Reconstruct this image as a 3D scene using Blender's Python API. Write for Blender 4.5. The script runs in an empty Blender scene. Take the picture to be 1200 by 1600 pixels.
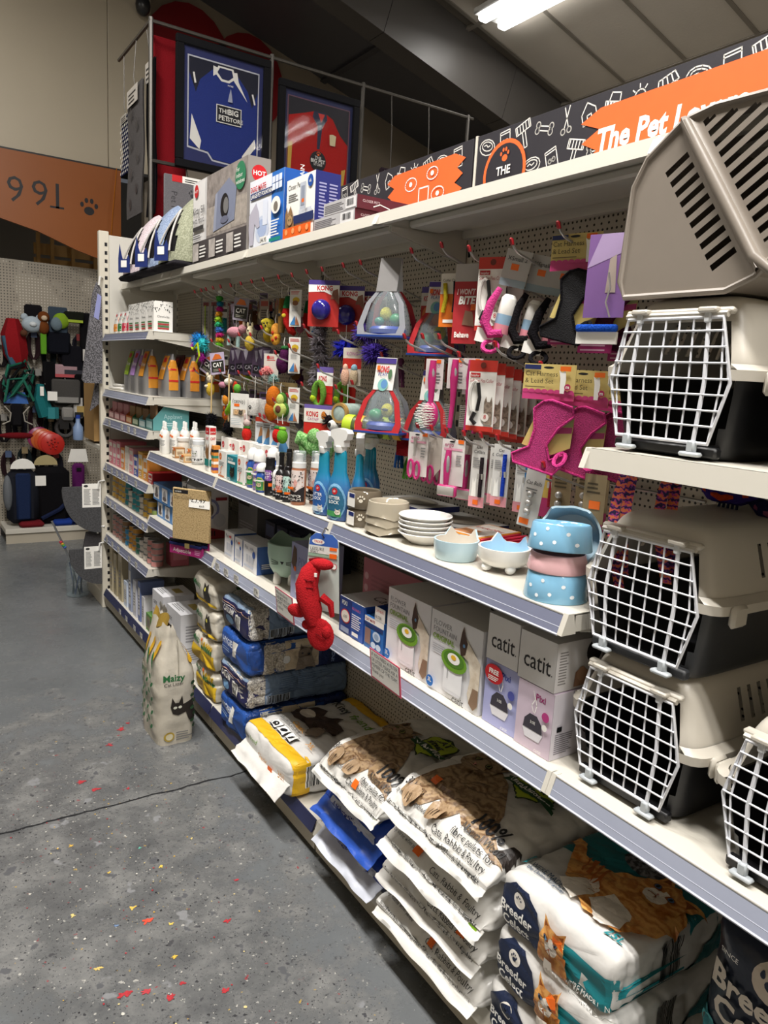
import bpy, bmesh, math, random
from mathutils import Vector as V, Matrix, noise
from mathutils.bvhtree import BVHTree
from mathutils.geometry import tessellate_polygon
random.seed(7)
S = bpy.context.scene
COL = S.collection
PI = math.pi
# ---------------------------------------------------------------- camera
cam_d = bpy.data.cameras.new('camera'); cam = bpy.data.objects.new('camera', cam_d); COL.objects.link(cam)
cam_d.sensor_fit = 'VERTICAL'; cam_d.sensor_height = 36.0; cam_d.lens = 1165.84 / 1600 * 36.0
cam_d.clip_start = .02; cam_d.clip_end = 100
r_ = V((.8370574, -.54415613, .05682451)); u_ = V((.04989891, .17935904, .9825174)); f_ = V((.54483485, .81958797, -.17728661))
cm = Matrix.Identity(4)
for i in range(3):
    cm[i][0] = r_[i]; cm[i][1] = u_[i]; cm[i][2] = -f_[i]
cm[0][3], cm[1][3], cm[2][3] = -1.1353, -1.0095, 1.63
cam.matrix_world = cm
S.camera = cam
# ---------------------------------------------------------------- world, exposure
W = bpy.data.worlds.new('world'); S.world = W; W.use_nodes = True
W.node_tree.nodes['Background'].inputs[0].default_value = (.75, .8, .9, 1)
W.node_tree.nodes['Background'].inputs[1].default_value = .12
S.view_settings.view_transform = 'Standard'; S.view_settings.look = 'None'
S.view_settings.exposure = -0.12; S.view_settings.gamma = 1.0; S.view_settings.use_curve_mapping = False
LAMPS = [  # x, y, z, watts of the twin-tube ceiling lamps (the row hangs over the aisle)
    (-.95, -2.6, 4.9, 150), (-.95, -.4, 4.9, 180), (-.95, 1.8, 4.9, 165), (3.05, 3.42, 4.47, 22), (3.0, .4, 4.42, 22), (-1.6, 4.9, 4.9, 22)]  # last entry is an added fill lamp that brightens the far floor
# ---------------------------------------------------------------- materials
def lin(c): return c / 12.92 if c <= .04045 else ((c + .055) / 1.055) ** 2.4
def hx(s):
    s = s.lstrip('#')
    if len(s) == 3: s = ''.join(c * 2 for c in s)
    return tuple(lin(int(s[i:i + 2], 16) / 255) for i in (0, 2, 4)) + (1.0,)
MC = {}
def newmat(name):
    m = bpy.data.materials.new(name); m.use_nodes = True
    nt = m.node_tree; return m, nt, nt.nodes['Principled BSDF']
FIN = {  # finish: roughness, noise variation, noise scale, bump strength, bump scale, specular
    'card': (.5, .05, 14, .02, 60, .4), 'print': (.45, .03, 25, 0, 50, .4), 'plastic': (.32, .04, 9, .03, 30, .5), 'gloss': (.1, .03, 8, .0, 30, .55),
    'film': (.3, .06, 11, .45, 16, .5), 'fabric': (.95, .16, 160, .5, 240, .1), 'fluff': (.95, .25, 90, .9, 110, .05), 'paint': (.42, .05, 5, .02, 25, .45),
    'matte': (.85, .06, 20, .1, 60, .2), 'rubber': (.6, .06, 20, .15, 60, .35), 'wood': (.6, .16, 8, .1, 30, .3)}
def C(col, fin='card', **k):
    key = (col, fin, tuple(sorted(k.items())))
    if key in MC: return MC[key]
    m, nt, b = newmat(fin + '_' + col.strip('#'))
    ro, va, sc, bu, bs, sp = FIN[fin]
    va = k.get('var', va); c = hx(col)
    tc = nt.nodes.new('ShaderNodeTexCoord'); nz = nt.nodes.new('ShaderNodeTexNoise'); nz.inputs['Scale'].default_value = k.get('scale', sc); nz.inputs['Detail'].default_value = 4
    nt.links.new(tc.outputs['Object'], nz.inputs['Vector'])
    mx = nt.nodes.new('ShaderNodeMix'); mx.data_type = 'RGBA'
    mx.inputs[6].default_value = tuple(max(0, x * (1 - 1.6 * va)) for x in c[:3]) + (1,); mx.inputs[7].default_value = tuple(min(1, x * (1 + 1.6 * va)) for x in c[:3]) + (1,)
    nt.links.new(nz.outputs['Fac'], mx.inputs[0]); nt.links.new(mx.outputs[2], b.inputs['Base Color'])
    b.inputs['Roughness'].default_value = k.get('rough', ro); b.inputs['Specular IOR Level'].default_value = sp; b.inputs['Metallic'].default_value = k.get('metal', 0)
    bu = k.get('bump', bu)
    if bu:
        n2 = nt.nodes.new('ShaderNodeTexNoise'); n2.inputs['Scale'].default_value = k.get('bscale', bs); n2.inputs['Detail'].default_value = 3
        nt.links.new(tc.outputs['Object'], n2.inputs['Vector'])
        bp = nt.nodes.new('ShaderNodeBump'); bp.inputs['Strength'].default_value = bu; bp.inputs['Distance'].default_value = k.get('dist', .01)
        nt.links.new(n2.outputs['Fac'], bp.inputs['Height']); nt.links.new(bp.outputs[0], b.inputs['Normal'])
    if k.get('clear'):
        b.inputs['Alpha'].default_value = k['clear']
    MC[key] = m; return m
def ramp(nt, fac, stops):
    r = nt.nodes.new('ShaderNodeValToRGB'); e = r.color_ramp.elements
    while len(e) < len(stops): e.new(.5)
    for i, (p, c) in enumerate(stops): e[i].position = p; e[i].color = hx(c) if isinstance(c, str) else c
    nt.links.new(fac, r.inputs[0]); return r
def mathn(nt, op, a, b=None, c=None):
    n = nt.nodes.new('ShaderNodeMath'); n.operation = op
    for i, x in enumerate((a, b, c)):
        if x is None: continue
        if isinstance(x, (int, float)): n.inputs[i].default_value = x
        else: nt.links.new(x, n.inputs[i])
    return n.outputs[0]
def mixc(nt, fac, a, b):
    n = nt.nodes.new('ShaderNodeMix'); n.data_type = 'RGBA'
    for i, x in ((0, fac), (6, a), (7, b)):
        if isinstance(x, (int, float)): n.inputs[i].default_value = x
        elif isinstance(x, str): n.inputs[i].default_value = hx(x)
        elif isinstance(x, tuple): n.inputs[i].default_value = x
        else: nt.links.new(x, n.inputs[i])
    return n.outputs[2]
def noisen(nt, vec, sc, det=4, rough=.5):
    n = nt.nodes.new('ShaderNodeTexNoise'); n.inputs['Scale'].default_value = sc; n.inputs['Detail'].default_value = det; n.inputs['Roughness'].default_value = rough
    nt.links.new(vec, n.inputs['Vector']); return n.outputs['Fac']
def m_fur(name, c1, c2, sc=30, stripes=True):
    if name in MC: return MC[name]
    m, nt, b = newmat(name); tc = nt.nodes.new('ShaderNodeTexCoord').outputs['Object']
    n1 = noisen(nt, tc, sc, 6, .65)
    if stripes:
        w = nt.nodes.new('ShaderNodeTexWave'); w.inputs['Scale'].default_value = sc * .45; w.inputs['Distortion'].default_value = 14; w.inputs['Detail'].default_value = 4; w.inputs['Detail Scale'].default_value = 2
        nt.links.new(tc, w.inputs['Vector']); n1 = mathn(nt, 'ADD', mathn(nt, 'MULTIPLY', n1, .68), mathn(nt, 'MULTIPLY', w.outputs['Fac'], .32))
    r = ramp(nt, n1, [(.3, c1), (.65, c2)]); nt.links.new(r.outputs[0], b.inputs['Base Color']); b.inputs['Roughness'].default_value = .4
    MC[name] = m; return m
def m_speck(name, base, spots, sc=120, thr=.55, rough=.9, bump=.4):
    if name in MC: return MC[name]
    m, nt, b = newmat(name); tc = nt.nodes.new('ShaderNodeTexCoord').outputs['Object']
    n = noisen(nt, tc, sc, 3); r = ramp(nt, n, [(thr - .08, base), (thr + .08, spots)])
    nt.links.new(r.outputs[0], b.inputs['Base Color']); b.inputs['Roughness'].default_value = rough
    bp = nt.nodes.new('ShaderNodeBump'); bp.inputs['Strength'].default_value = bump; bp.inputs['Distance'].default_value = .004; nt.links.new(n, bp.inputs['Height']); nt.links.new(bp.outputs[0], b.inputs['Normal'])
    MC[name] = m; return m
# ---------------------------------------------------------------- mesh builder
class MB:
    def __init__(s): s.v = []; s.f = []; s.mi = []; s.ms = []; s.M = None
    def mid(s, m):
        if m not in s.ms: s.ms.append(m)
        return s.ms.index(m)
    def add(s, vs, fs, m):
        o = len(s.v); k = s.mid(m)
        if s.M is not None: vs = [s.M @ V(p) for p in vs]
        s.v += [tuple(p) for p in vs]; s.f += [tuple(i + o for i in f) for f in fs]; s.mi += [k] * len(fs); return s
    def box(s, x0, y0, z0, x1, y1, z1, m, bev=0):
        lo, hi = (x0, y0, z0), (x1, y1, z1)
        if not bev:
            vs = [(a, b, c) for a in (x0, x1) for b in (y0, y1) for c in (z0, z1)]
            return s.add(vs, [(0, 1, 3, 2), (4, 6, 7, 5), (0, 4, 5, 1), (2, 3, 7, 6), (0, 2, 6, 4), (1, 5, 7, 3)], m)
        b = min(bev, .49 * min(hi[i] - lo[i] for i in range(3)))
        vs = []; idx = {}
        for sx in (0, 1):
            for sy in (0, 1):
                for sz in (0, 1):
                    sg = (sx, sy, sz)
                    for ax in range(3):
                        p = [(hi if sg[i] else lo)[i] + (0 if i == ax else (-b if sg[i] else b)) for i in range(3)]
                        idx[sg + (ax,)] = len(vs); vs.append(p)
        fs = []
        for ax in range(3):
            o1, o2 = [(1, 2), (2, 0), (0, 1)][ax]
            for sd in (0, 1):
                q = []
                for a, c in ((0, 0), (1, 0), (1, 1), (0, 1)):
                    g = [0, 0, 0]; g[ax] = sd; g[o1] = a; g[o2] = c; q.append(idx[tuple(g) + (ax,)])
                fs.append(tuple(q) if sd else tuple(q[::-1]))
            # edges parallel to ax, between faces o1 and o2
            for a in (0, 1):
                for c in (0, 1):
                    g0 = [0, 0, 0]; g0[o1] = a; g0[o2] = c; g1 = list(g0); g1[ax] = 1
                    q = [idx[tuple(g0) + (o1,)], idx[tuple(g1) + (o1,)], idx[tuple(g1) + (o2,)], idx[tuple(g0) + (o2,)]]
                    fs.append(tuple(q) if (a != c) else tuple(q[::-1]))
        for sx in (0, 1):
            for sy in (0, 1):
                for sz in (0, 1):
                    t = [idx[(sx, sy, sz, i)] for i in range(3)]
                    fs.append(tuple(t) if (sx + sy + sz) % 2 else tuple(t[::-1]))
        return s.add(vs, fs, m)
    def lathe(s, prof, seg, m, c=(0, 0, 0), cap=True, sx=1, sy=1, ax='z'):
        vs = []; n = len(prof)
        for r, z in prof:
            for k in range(seg):
                a = 2 * PI * k / seg; p = (r * sx * math.cos(a), r * sy * math.sin(a), z)
                if ax == 'x': p = (p[2], p[0], p[1])
                elif ax == 'y': p = (p[1], p[2], p[0])
                vs.append((p[0] + c[0], p[1] + c[1], p[2] + c[2]))
        mm = m if isinstance(m, list) else [m] * (n - 1)
        o = len(s.v)
        for i in range(n - 1):
            s.mid(mm[i])
        s.add(vs, [], mm[0])
        for i in range(n - 1):
            k = s.mid(mm[i])
            for j in range(seg):
                j2 = (j + 1) % seg
                s.f.append((o + i * seg + j, o + i * seg + j2, o + (i + 1) * seg + j2, o + (i + 1) * seg + j)); s.mi.append(k)
        if cap:
            s.f.append(tuple(o + j for j in range(seg))[::-1]); s.mi.append(s.mid(mm[0]))
            s.f.append(tuple(o + (n - 1) * seg + j for j in range(seg))); s.mi.append(s.mid(mm[-1]))
        return s
    def ball(s, c, r, m, seg=12, rings=8):
        r3 = r if isinstance(r, tuple) else (r, r, r)
        pr = [(max(1e-4, math.sin(PI * i / rings)), -math.cos(PI * i / rings)) for i in range(rings + 1)]
        vs = []
        for a, z in pr:
            for k in range(seg):
                t = 2 * PI * k / seg; vs.append((c[0] + r3[0] * a * math.cos(t), c[1] + r3[1] * a * math.sin(t), c[2] + r3[2] * z))
        fs = [(i * seg + j, i * seg + (j + 1) % seg, (i + 1) * seg + (j + 1) % seg, (i + 1) * seg + j) for i in range(rings) for j in range(seg)]
        return s.add(vs, fs, m)
    def tube(s, pts, r, m, seg=6, closed=False, cap=True):
        pts = [V(p) for p in pts]; n = len(pts); vs = []; up = None
        rr = r if isinstance(r, list) else [r] * n
        for i, p in enumerate(pts):
            a = pts[(i - 1) % n] if (closed or i > 0) else p; b = pts[(i + 1) % n] if (closed or i < n - 1) else p
            t = (b - a).normalized() if (b - a).length > 1e-9 else V((0, 0, 1))
            if up is None: up = t.orthogonal().normalized()
            up = (up - t * up.dot(t));
            up = up.normalized() if up.length > 1e-6 else t.orthogonal().normalized()
            w = t.cross(up)
            for k in range(seg):
                q = 2 * PI * k / seg; vs.append(p + (up * math.cos(q) + w * math.sin(q)) * rr[i])
        fs = []
        for i in range(n if closed else n - 1):
            i2 = (i + 1) % n
            for k in range(seg):
                k2 = (k + 1) % seg; fs.append((i * seg + k, i * seg + k2, i2 * seg + k2, i2 * seg + k))
        if cap and not closed:
            fs.append(tuple(range(seg))[::-1]); fs.append(tuple((n - 1) * seg + k for k in range(seg)))
        return s.add(vs, fs, m)
    def prism(s, poly, o, ux, uy, n, m, side=None):
        """2D polygon in frame (o,ux,uy) extruded by vector n"""
        o, ux, uy, n = V(o), V(ux), V(uy), V(n); P = [o + ux * a + uy * b for a, b in poly]; k = len(P)
        tri = tessellate_polygon([[V((a, b, 0)) for a, b in poly]])
        fl = n.dot(ux.cross(uy)) > 0
        vs = P + [p + n for p in P]; fs = []
        ar = sum(poly[i][0] * poly[(i + 1) % k][1] - poly[(i + 1) % k][0] * poly[i][1] for i in range(k)) > 0
        for t in tri:
            a, b, c = t; cr = (poly[b][0] - poly[a][0]) * (poly[c][1] - poly[a][1]) - (poly[c][0] - poly[a][0]) * (poly[b][1] - poly[a][1])
            t = (a, b, c) if cr > 0 else (a, c, b)
            if fl: fs += [t[::-1], tuple(i + k for i in t)]
            else: fs += [t, tuple(i + k for i in t[::-1])]
        s.add(vs, fs, m)
        fs = []
        for i in range(k):
            j = (i + 1) % k; q = (i, j, j + k, i + k)
            fs.append(q if (ar == fl) else q[::-1])
        o2 = len(s.v) - 2 * k; kk = s.mid(side or m)
        for q in fs: s.f.append(tuple(i + o2 for i in q)); s.mi.append(kk)
        return s
    def surf(s, fn, nu, nv, m, cu=False):
        vs = [fn(i / (nu if cu else nu - 1), j / (nv - 1)) for j in range(nv) for i in range(nu)]
        fs = [(j * nu + i, j * nu + (i + 1) % nu, (j + 1) * nu + (i + 1) % nu, (j + 1) * nu + i) for j in range(nv - 1) for i in range(nu if cu else nu - 1)]
        return s.add(vs, fs, m)
    def mesh(s, name, smooth=.7):
        me = bpy.data.meshes.new(name); me.from_pydata(s.v, [], s.f)
        for m in s.ms: me.materials.append(m)
        me.polygons.foreach_set('material_index', s.mi)
        if smooth:
            me.polygons.foreach_set('use_smooth', [True] * len(s.f)); me.set_sharp_from_angle(angle=smooth)
        me.update(); return me
    def build(s, name, parent=None, loc=(0, 0, 0), rz=0, smooth=.7):
        o = bpy.data.objects.new(name, s.mesh(name, smooth)); COL.objects.link(o); o.location = loc; o.rotation_euler = (0, 0, rz)
        if parent: o.parent = parent
        return o
def thing(name, label, cat, loc=(0, 0, 0), rz=0, group=None):
    o = bpy.data.objects.new(name, None); COL.objects.link(o); o.location = loc; o.rotation_euler = (0, 0, rz); o.empty_display_size = .05
    return tag(o, label, cat, group)
def tag(o, label, cat, group=None):
    o['label'] = label; o['category'] = cat
    if group: o['group'] = group
    return o
def struct(o, label=None, cat=None):
    o['kind'] = 'structure'
    if label: o['label'] = label
    if cat: o['category'] = cat
    return o
def dup(root, loc, rz=None, label=None, rot=None):
    r = root.copy(); COL.objects.link(r); r.location = loc
    if rz is not None: r.rotation_euler = (0, 0, rz)
    if rot is not None: r.rotation_euler = rot
    if label: r['label'] = label
    for ch in list(root.children):
        c = ch.copy(); COL.objects.link(c); c.parent = r
        for g in list(ch.children):
            d = g.copy(); COL.objects.link(d); d.parent = c
    return r
# ---------------------------------------------------------------- print (flat lettering and pictures laid on surfaces)
TXT = {}
def text2d(s, bold=0, shear=0):
    key = (s, bold, shear)
    if key in TXT: return TXT[key]
    cu = bpy.data.curves.new('lettering', 'FONT'); cu.body = s; cu.size = 1; cu.resolution_u = 2; cu.offset = bold; cu.shear = shear; cu.space_line = .95
    ob = bpy.data.objects.new('lettering', cu); me = bpy.data.meshes.new_from_object(ob)
    vs = [(v.co.x, v.co.y) for v in me.vertices]; fs = [tuple(p.vertices) for p in me.polygons]
    bpy.data.objects.remove(ob); bpy.data.meshes.remove(me); bpy.data.curves.remove(cu)
    x0 = min([v[0] for v in vs] or [0]); x1 = max([v[0] for v in vs] or [1])
    TXT[key] = ([(x - x0, y) for x, y in vs], fs, x1 - x0); return TXT[key]
class Print(MB):
    """coordinates are 0..1 over the face (u right, v up as one reads it); each layer lies a hair above the last"""
    def __init__(s): super().__init__(); s.lay = 0; s.bvh = None; s.eps = .0005; s.seg = None; s.big = False
    def face(s, o, ux, uy, w, h, bvh=None, seg=.03):
        s.o, s.ux, s.uy, s.w, s.h = V(o), V(ux).normalized(), V(uy).normalized(), w, h; s.n = s.ux.cross(s.uy); s.lay = 0; s.bvh = bvh; s.seg = seg; s.big = bvh is not None and max(w, h) > .15; return s
    def carton(s, x0, y0, z0, x1, y1, z1, side):
        if side == 'f': return s.face((x0, y1, z0), (0, -1, 0), (0, 0, 1), y1 - y0, z1 - z0)   # toward the aisle
        if side == 's': return s.face((x0, y0, z0), (1, 0, 0), (0, 0, 1), x1 - x0, z1 - z0)    # side end
        return s.face((x0, y1, z1), (0, -1, 0), (1, 0, 0), y1 - y0, x1 - x0)                   # top
    def put(s, P, F, m):
        s.lay += 1; e = s.eps * s.lay + (.0019 if s.bvh is not None and s.big else 0)
        if s.bvh is None:
            s.add([s.o + s.ux * a + s.uy * b + s.n * e for a, b in P], F, m); return s
        bm = bmesh.new(); vv = [bm.verts.new((a, b, 0)) for a, b in P]
        for f in F:
            try: bm.faces.new([vv[i] for i in f])
            except ValueError: pass
        for _ in range(6):
            L = [ed for ed in bm.edges if ed.calc_length() > s.seg]
            if not L: break
            bmesh.ops.subdivide_edges(bm, edges=L, cuts=1); bmesh.ops.triangulate(bm, faces=bm.faces[:])
        bm.verts.index_update(); out = []; ok = []
        for v in bm.verts:
            q = s.o + s.ux * v.co.x + s.uy * v.co.y
            h, nn, _, _ = s.bvh.ray_cast(q + s.n * .3, -s.n, .8)
            if h is None: out.append(q); ok.append(False)
            else: out.append(h + nn * e * (1 if nn.dot(s.n) > 0 else -1)); ok.append(True)
        s.add(out, [tuple(v.index for v in f.verts) for f in bm.faces if all(ok[v.index] for v in f.verts)], m); bm.free(); return s
    def poly(s, pts, m):
        P = [(a * s.w, b * s.h) for a, b in pts]; k = len(P); T = []
        for t in tessellate_polygon([[V((a, b, 0)) for a, b in P]]):
            a, b, c = t; cr = (P[b][0] - P[a][0]) * (P[c][1] - P[a][1]) - (P[c][0] - P[a][0]) * (P[b][1] - P[a][1])
            T.append((a, b, c) if cr > 0 else (a, c, b))
        return s.put(P, T, m)
    def rect(s, u0, v0, u1, v1, m): return s.put([(u0 * s.w, v0 * s.h), (u1 * s.w, v0 * s.h), (u1 * s.w, v1 * s.h), (u0 * s.w, v1 * s.h)], [(0, 1, 2, 3)], m)
    def ell(s, cu, cv, ru, rv, m, rot=0, n=18):
        """rv None: a true circle of radius ru (of the width)"""
        a, b = ru * s.w, (ru * s.w if rv is None else rv * s.h); P = []
        for i in range(n):
            t = 2 * PI * i / n; x, y = a * math.cos(t), b * math.sin(t); P.append((cu * s.w + x * math.cos(rot) - y * math.sin(rot), cv * s.h + x * math.sin(rot) + y * math.cos(rot)))
        return s.put(P, [tuple(range(n))], m)
    def line(s, pts, wd, m):
        P = [V((a * s.w, b * s.h)) for a, b in pts]; vs = []; fs = []
        for i in range(len(P) - 1):
            d = P[i + 1] - P[i]
            if d.length < 1e-6: continue
            d.normalize(); q = V((-d.y, d.x)) * wd / 2; e = d * wd * .3; k = len(vs)
            vs += [tuple(P[i] - e - q), tuple(P[i + 1] + e - q), tuple(P[i + 1] + e + q), tuple(P[i] - e + q)]; fs.append((k, k + 1, k + 2, k + 3))
        return s.put(vs, fs, m)
    def lines(s, u0, v0, u1, v1, n, m, fill=.45):
        vs = []; fs = []; dv = (v1 - v0) / n
        for i in range(n):
            k = len(vs); a, b = v0 + i * dv, v0 + (i + fill) * dv; e = u1 - (u1 - u0) * random.uniform(0, .3)
            vs += [(u0 * s.w, a * s.h), (e * s.w, a * s.h), (e * s.w, b * s.h), (u0 * s.w, b * s.h)]; fs.append((k, k + 1, k + 2, k + 3))
        return s.put(vs, fs, m)
    def bars(s, u0, v0, u1, v1, m, n=18, white=None):
        if white: s.rect(u0 - .01, v0 - .01, u1 + .01, v1 + .01, white)
        vs = []; fs = []; du = (u1 - u0) / n
        for i in range(n):
            k = len(vs); a = u0 + i * du; b = a + du * random.choice((.3, .5, .75))
            vs += [(a * s.w, v0 * s.h), (b * s.w, v0 * s.h), (b * s.w, v1 * s.h), (a * s.w, v1 * s.h)]; fs.append((k, k + 1, k + 2, k + 3))
        return s.put(vs, fs, m)
    def text(s, t, u, v, h, m, al='L', bold=.0, shear=0, maxw=None, rot=0):
        P, F, w = text2d(t, bold, shear); k = h * s.h / .72
        sx = k
        if maxw and w * k > maxw * s.w: sx = maxw * s.w / w
        dx = {'L': 0, 'C': -w / 2, 'R': -w}[al]; ca, sa = math.cos(rot), math.sin(rot); Q = []
        for a, b in P:
            x, y = (a + dx) * sx, b * k; Q.append((u * s.w + x * ca - y * sa, v * s.h + x * sa + y * ca))
        return s.put(Q, F, m)
    def cat(s, cu, cv, r, fur, dark, face=None, eye=None, tilt=0):
        """a printed cat's head, radius r of the width"""
        R = r * s.w; fw = R / s.w; fh = R / s.h; ca, sa = math.cos(tilt), math.sin(tilt)
        def q(pts): return [(cu + (a * ca - b * sa) * fw, cv + (a * sa + b * ca) * fh) for a, b in pts]
        def e(a, b, ra, rb, m): return s.poly(q([(a + ra * math.cos(t * PI / 7), b + rb * math.sin(t * PI / 7)) for t in range(14)]), m)
        for g in (-1, 1): s.poly(q([(g * .9, .15), (g * .95, 1.25), (g * .25, .75)]), fur); s.poly(q([(g * .78, .4), (g * .82, 1.0), (g * .42, .75)]), dark)
        e(0, 0, 1, .88, fur)
        if face: e(0, -.3, .5, .5, face); s.poly(q([(-.1, .3), (.1, .3), (.16, -.2), (-.16, -.2)]), face)
        for g in (-1, 1): e(g * .42, .12, .2, .17, dark); e(g * .42, .12, .14, .13, eye or C('#8aa06a', 'print')); e(g * .42, .12, .06, .11, C('#101010', 'print'))
        s.poly(q([(-.1, -.2), (.1, -.2), (0, -.34)]), C('#c98880', 'print')); s.line(q([(0, -.34), (-.2, -.48)]), R * .05, dark); s.line(q([(0, -.34), (.2, -.48)]), R * .05, dark)
        return s
    def paw(s, cu, cv, r, m):
        k = s.w / s.h
        s.ell(cu, cv - r * .35 * k, r * .55, r * .45 * k, m, n=12)
        for a, b in ((-.75, .25), (-.28, .72), (.28, .72), (.75, .25)): s.ell(cu + a * r, cv + b * r * k, r * .2, r * .28 * k, m, n=10)
        return s
    def done(s, parent, name='print'):
        o = s.build(name, parent, smooth=0); return o
def sweep_rect(b, w, m, **k): pass
W_, BK, RD, OR = C('#f2f0ea', 'print'), C('#16161a', 'print'), C('#c32027', 'print'), C('#e8641f', 'print')
STK = C('#e86a1c', 'print')
# ================================================================ THE ROOM
def m_floor():
    m, nt, b = newmat('painted_concrete'); tc = nt.nodes.new('ShaderNodeTexCoord').outputs['Object']
    sep = nt.nodes.new('ShaderNodeSeparateXYZ'); nt.links.new(tc, sep.inputs[0]); X, Y = sep.outputs[0], sep.outputs[1]
    big = noisen(nt, tc, 1.6, 5, .6); mid = noisen(nt, tc, 7, 6, .65); fine = noisen(nt, tc, 55, 4, .6)
    # the walkway's middle is worn: a broken band with a ragged edge
    dx = mathn(nt, 'ABSOLUTE', mathn(nt, 'ADD', X, .62)); band = mathn(nt, 'SUBTRACT', 1.0, mathn(nt, 'DIVIDE', dx, .62))
    ny = mathn(nt, 'SUBTRACT', 1.0, mathn(nt, 'DIVIDE', mathn(nt, 'SUBTRACT', Y, .9), 1.9))
    wear = mathn(nt, 'ADD', mathn(nt, 'MULTIPLY', mathn(nt, 'MINIMUM', band, ny), .42), mathn(nt, 'SUBTRACT', mid, .42))
    wear = mathn(nt, 'ADD', wear, mathn(nt, 'MULTIPLY', mathn(nt, 'SUBTRACT', big, .5), .5))
    base = ramp(nt, big, [(.3, '#606365'), (.7, '#727577')]).outputs[0]
    worn = ramp(nt, mid, [(.3, '#505153'), (.5, '#666767'), (.72, '#828280')]).outputs[0]
    col = mixc(nt, ramp(nt, wear, [(.08, '#000000'), (.24, '#ffffff')]).outputs[0], base, worn)
    wf = ramp(nt, wear, [(.02, '#000000'), (.2, '#ffffff')]).outputs[0]
    for sc, lo, colr, w in ((85, .66, '#37373a', 1), (58, .69, '#a8a6a0', 1), (40, .735, '#b0944e', 1), (31, .73, '#8a4044', 1), (130, .74, '#b9b6b0', 0), (23, .70, '#47474a', 1), (150, .66, '#3a3a3d', 1), (9, .69, '#828385', 1), (14, .68, '#56575a', 1)):
        n = noisen(nt, tc, sc, 3, .55); k = ramp(nt, n, [(lo - .03, '#000000'), (lo, '#ffffff')]).outputs[0]
        if w: k = mathn(nt, 'MULTIPLY', k, wf)
        col = mixc(nt, k, col, colr)
    nt.links.new(col, b.inputs['Base Color'])
    nt.links.new(ramp(nt, mid, [(.3, '#707070'), (.7, '#a8a8a8')]).outputs[0], b.inputs['Roughness']); b.inputs['Specular IOR Level'].default_value = .4
    bp = nt.nodes.new('ShaderNodeBump'); bp.inputs['Strength'].default_value = .35; bp.inputs['Distance'].default_value = .004
    nt.links.new(mathn(nt, 'ADD', mid, mathn(nt, 'MULTIPLY', fine, .4)), bp.inputs['Height']); nt.links.new(bp.outputs[0], b.inputs['Normal'])
    return m
fl = MB(); FM = m_floor()
fl.box(-5, -4.5, -.1, 4.5, 10, 0, FM); FLOOR = struct(fl.build('floor', smooth=0), 'worn grey painted concrete floor with paint flecks', 'floor')
# slab joint (a ragged dark crack) and flakes of old paint
cr = MB(); pts = []; n = 90
for i in range(n + 1):
    x = -1.9 + 2.0 * i / n; y = 1.632 + .012 * noise.noise(V((x * 9, 0, 0))) + .006 * noise.noise(V((x * 40, 3, 0))); w = .0035 + .004 * abs(noise.noise(V((x * 25, 7, 0))))
    pts.append((x, y - w, y + w))
cr.add([(a, b, .0012) for a, b, c in pts] + [(a, c, .0012) for a, b, c in pts], [(i, i + 1, i + n + 2, i + n + 1) for i in range(n)], C('#232325', 'matte'))
cr.build('slab_crack', FLOOR, smooth=0)
for i, (x, y, s, c) in enumerate([(-.34, 2.22, .035, '#a5343a'), (-.30, 2.27, .02, '#a5343a'), (-.42, 2.1, .03, '#a03a40'), (-.58, 1.85, .03, '#a8363c'), (-.55, 1.77, .028, '#a8363c'), (-.44, 1.72, .02, '#a03a40'), (-.577, .974, .024, '#d8503c'),
        (-.6, 1.05, .02, '#d9b85a'), (-.70, 1.45, .018, '#c9a552'), (-.52, .93, .015, '#e0c05e'), (-.70, .74, .03, '#a8343a'), (-.6, .67, .028, '#a8343a'), (-.65, .72, .022, '#b04046'), (-.56, .70, .02, '#a8343a'), (-.76, 1.1, .018, '#d6c27c'), (-.47, 1.2, .016, '#d8bb58'),
        (-.28, 1.02, .018, '#b03840'), (-.37, .86, .02, '#a8343a'), (-.50, 1.33, .015, '#5fae9a'), (-.62, 1.25, .014, '#d3b255'), (-.74, .86, .02, '#cdb46a'), (-.47, .62, .02, '#a8343a'), (-.55, .8, .016, '#d6b04a'), (-.33, 1.3, .012, '#d8c27a'), (-.66, 1.0, .014, '#6f86a8')]):
    k = 26; vs = [(x, y, .0015)]; ph = i * 3.1
    for j in range(k):
        a = 2 * PI * j / k; r = s * .6 * (.55 + .75 * noise.noise(V((math.cos(a) * 1.4 + ph, math.sin(a) * 1.4, ph))) + .35 * noise.noise(V((math.cos(a) * 4 + ph, math.sin(a) * 4, 1))))
        r = max(r, s * .15); vs.append((x + r * math.cos(a) * 1.3, y + r * math.sin(a), .0015))
    MB().add(vs, [(0, j + 1, (j + 1) % k + 1) for j in range(k)], C(c, 'matte', var=.2, scale=120)).build('paint_fleck', FLOOR, smooth=0)
fk = MB(); rn = random.Random(5)
for i in range(240):
    x, y = rn.gauss(-.6, .17), rn.uniform(.45, 1.75); s = rn.uniform(.001, .0034) * (1.5 if rn.random() < .15 else 1); k = 6; c = rn.choice(('#d6c48a', '#a83a40', '#c9c6bd', '#b9b5ad', '#28282c', '#d0a844', '#26262a', '#9a3036', '#cfccc4'))
    fk.add([(x + s * rn.uniform(.5, 1.3) * math.cos(2 * PI * j / k), y + s * rn.uniform(.5, 1.3) * math.sin(2 * PI * j / k), .0018) for j in range(k)], [tuple(range(k))], C(c, 'matte'))
fk.build('paint_specks', FLOOR, smooth=0)['kind'] = 'stuff'
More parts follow.
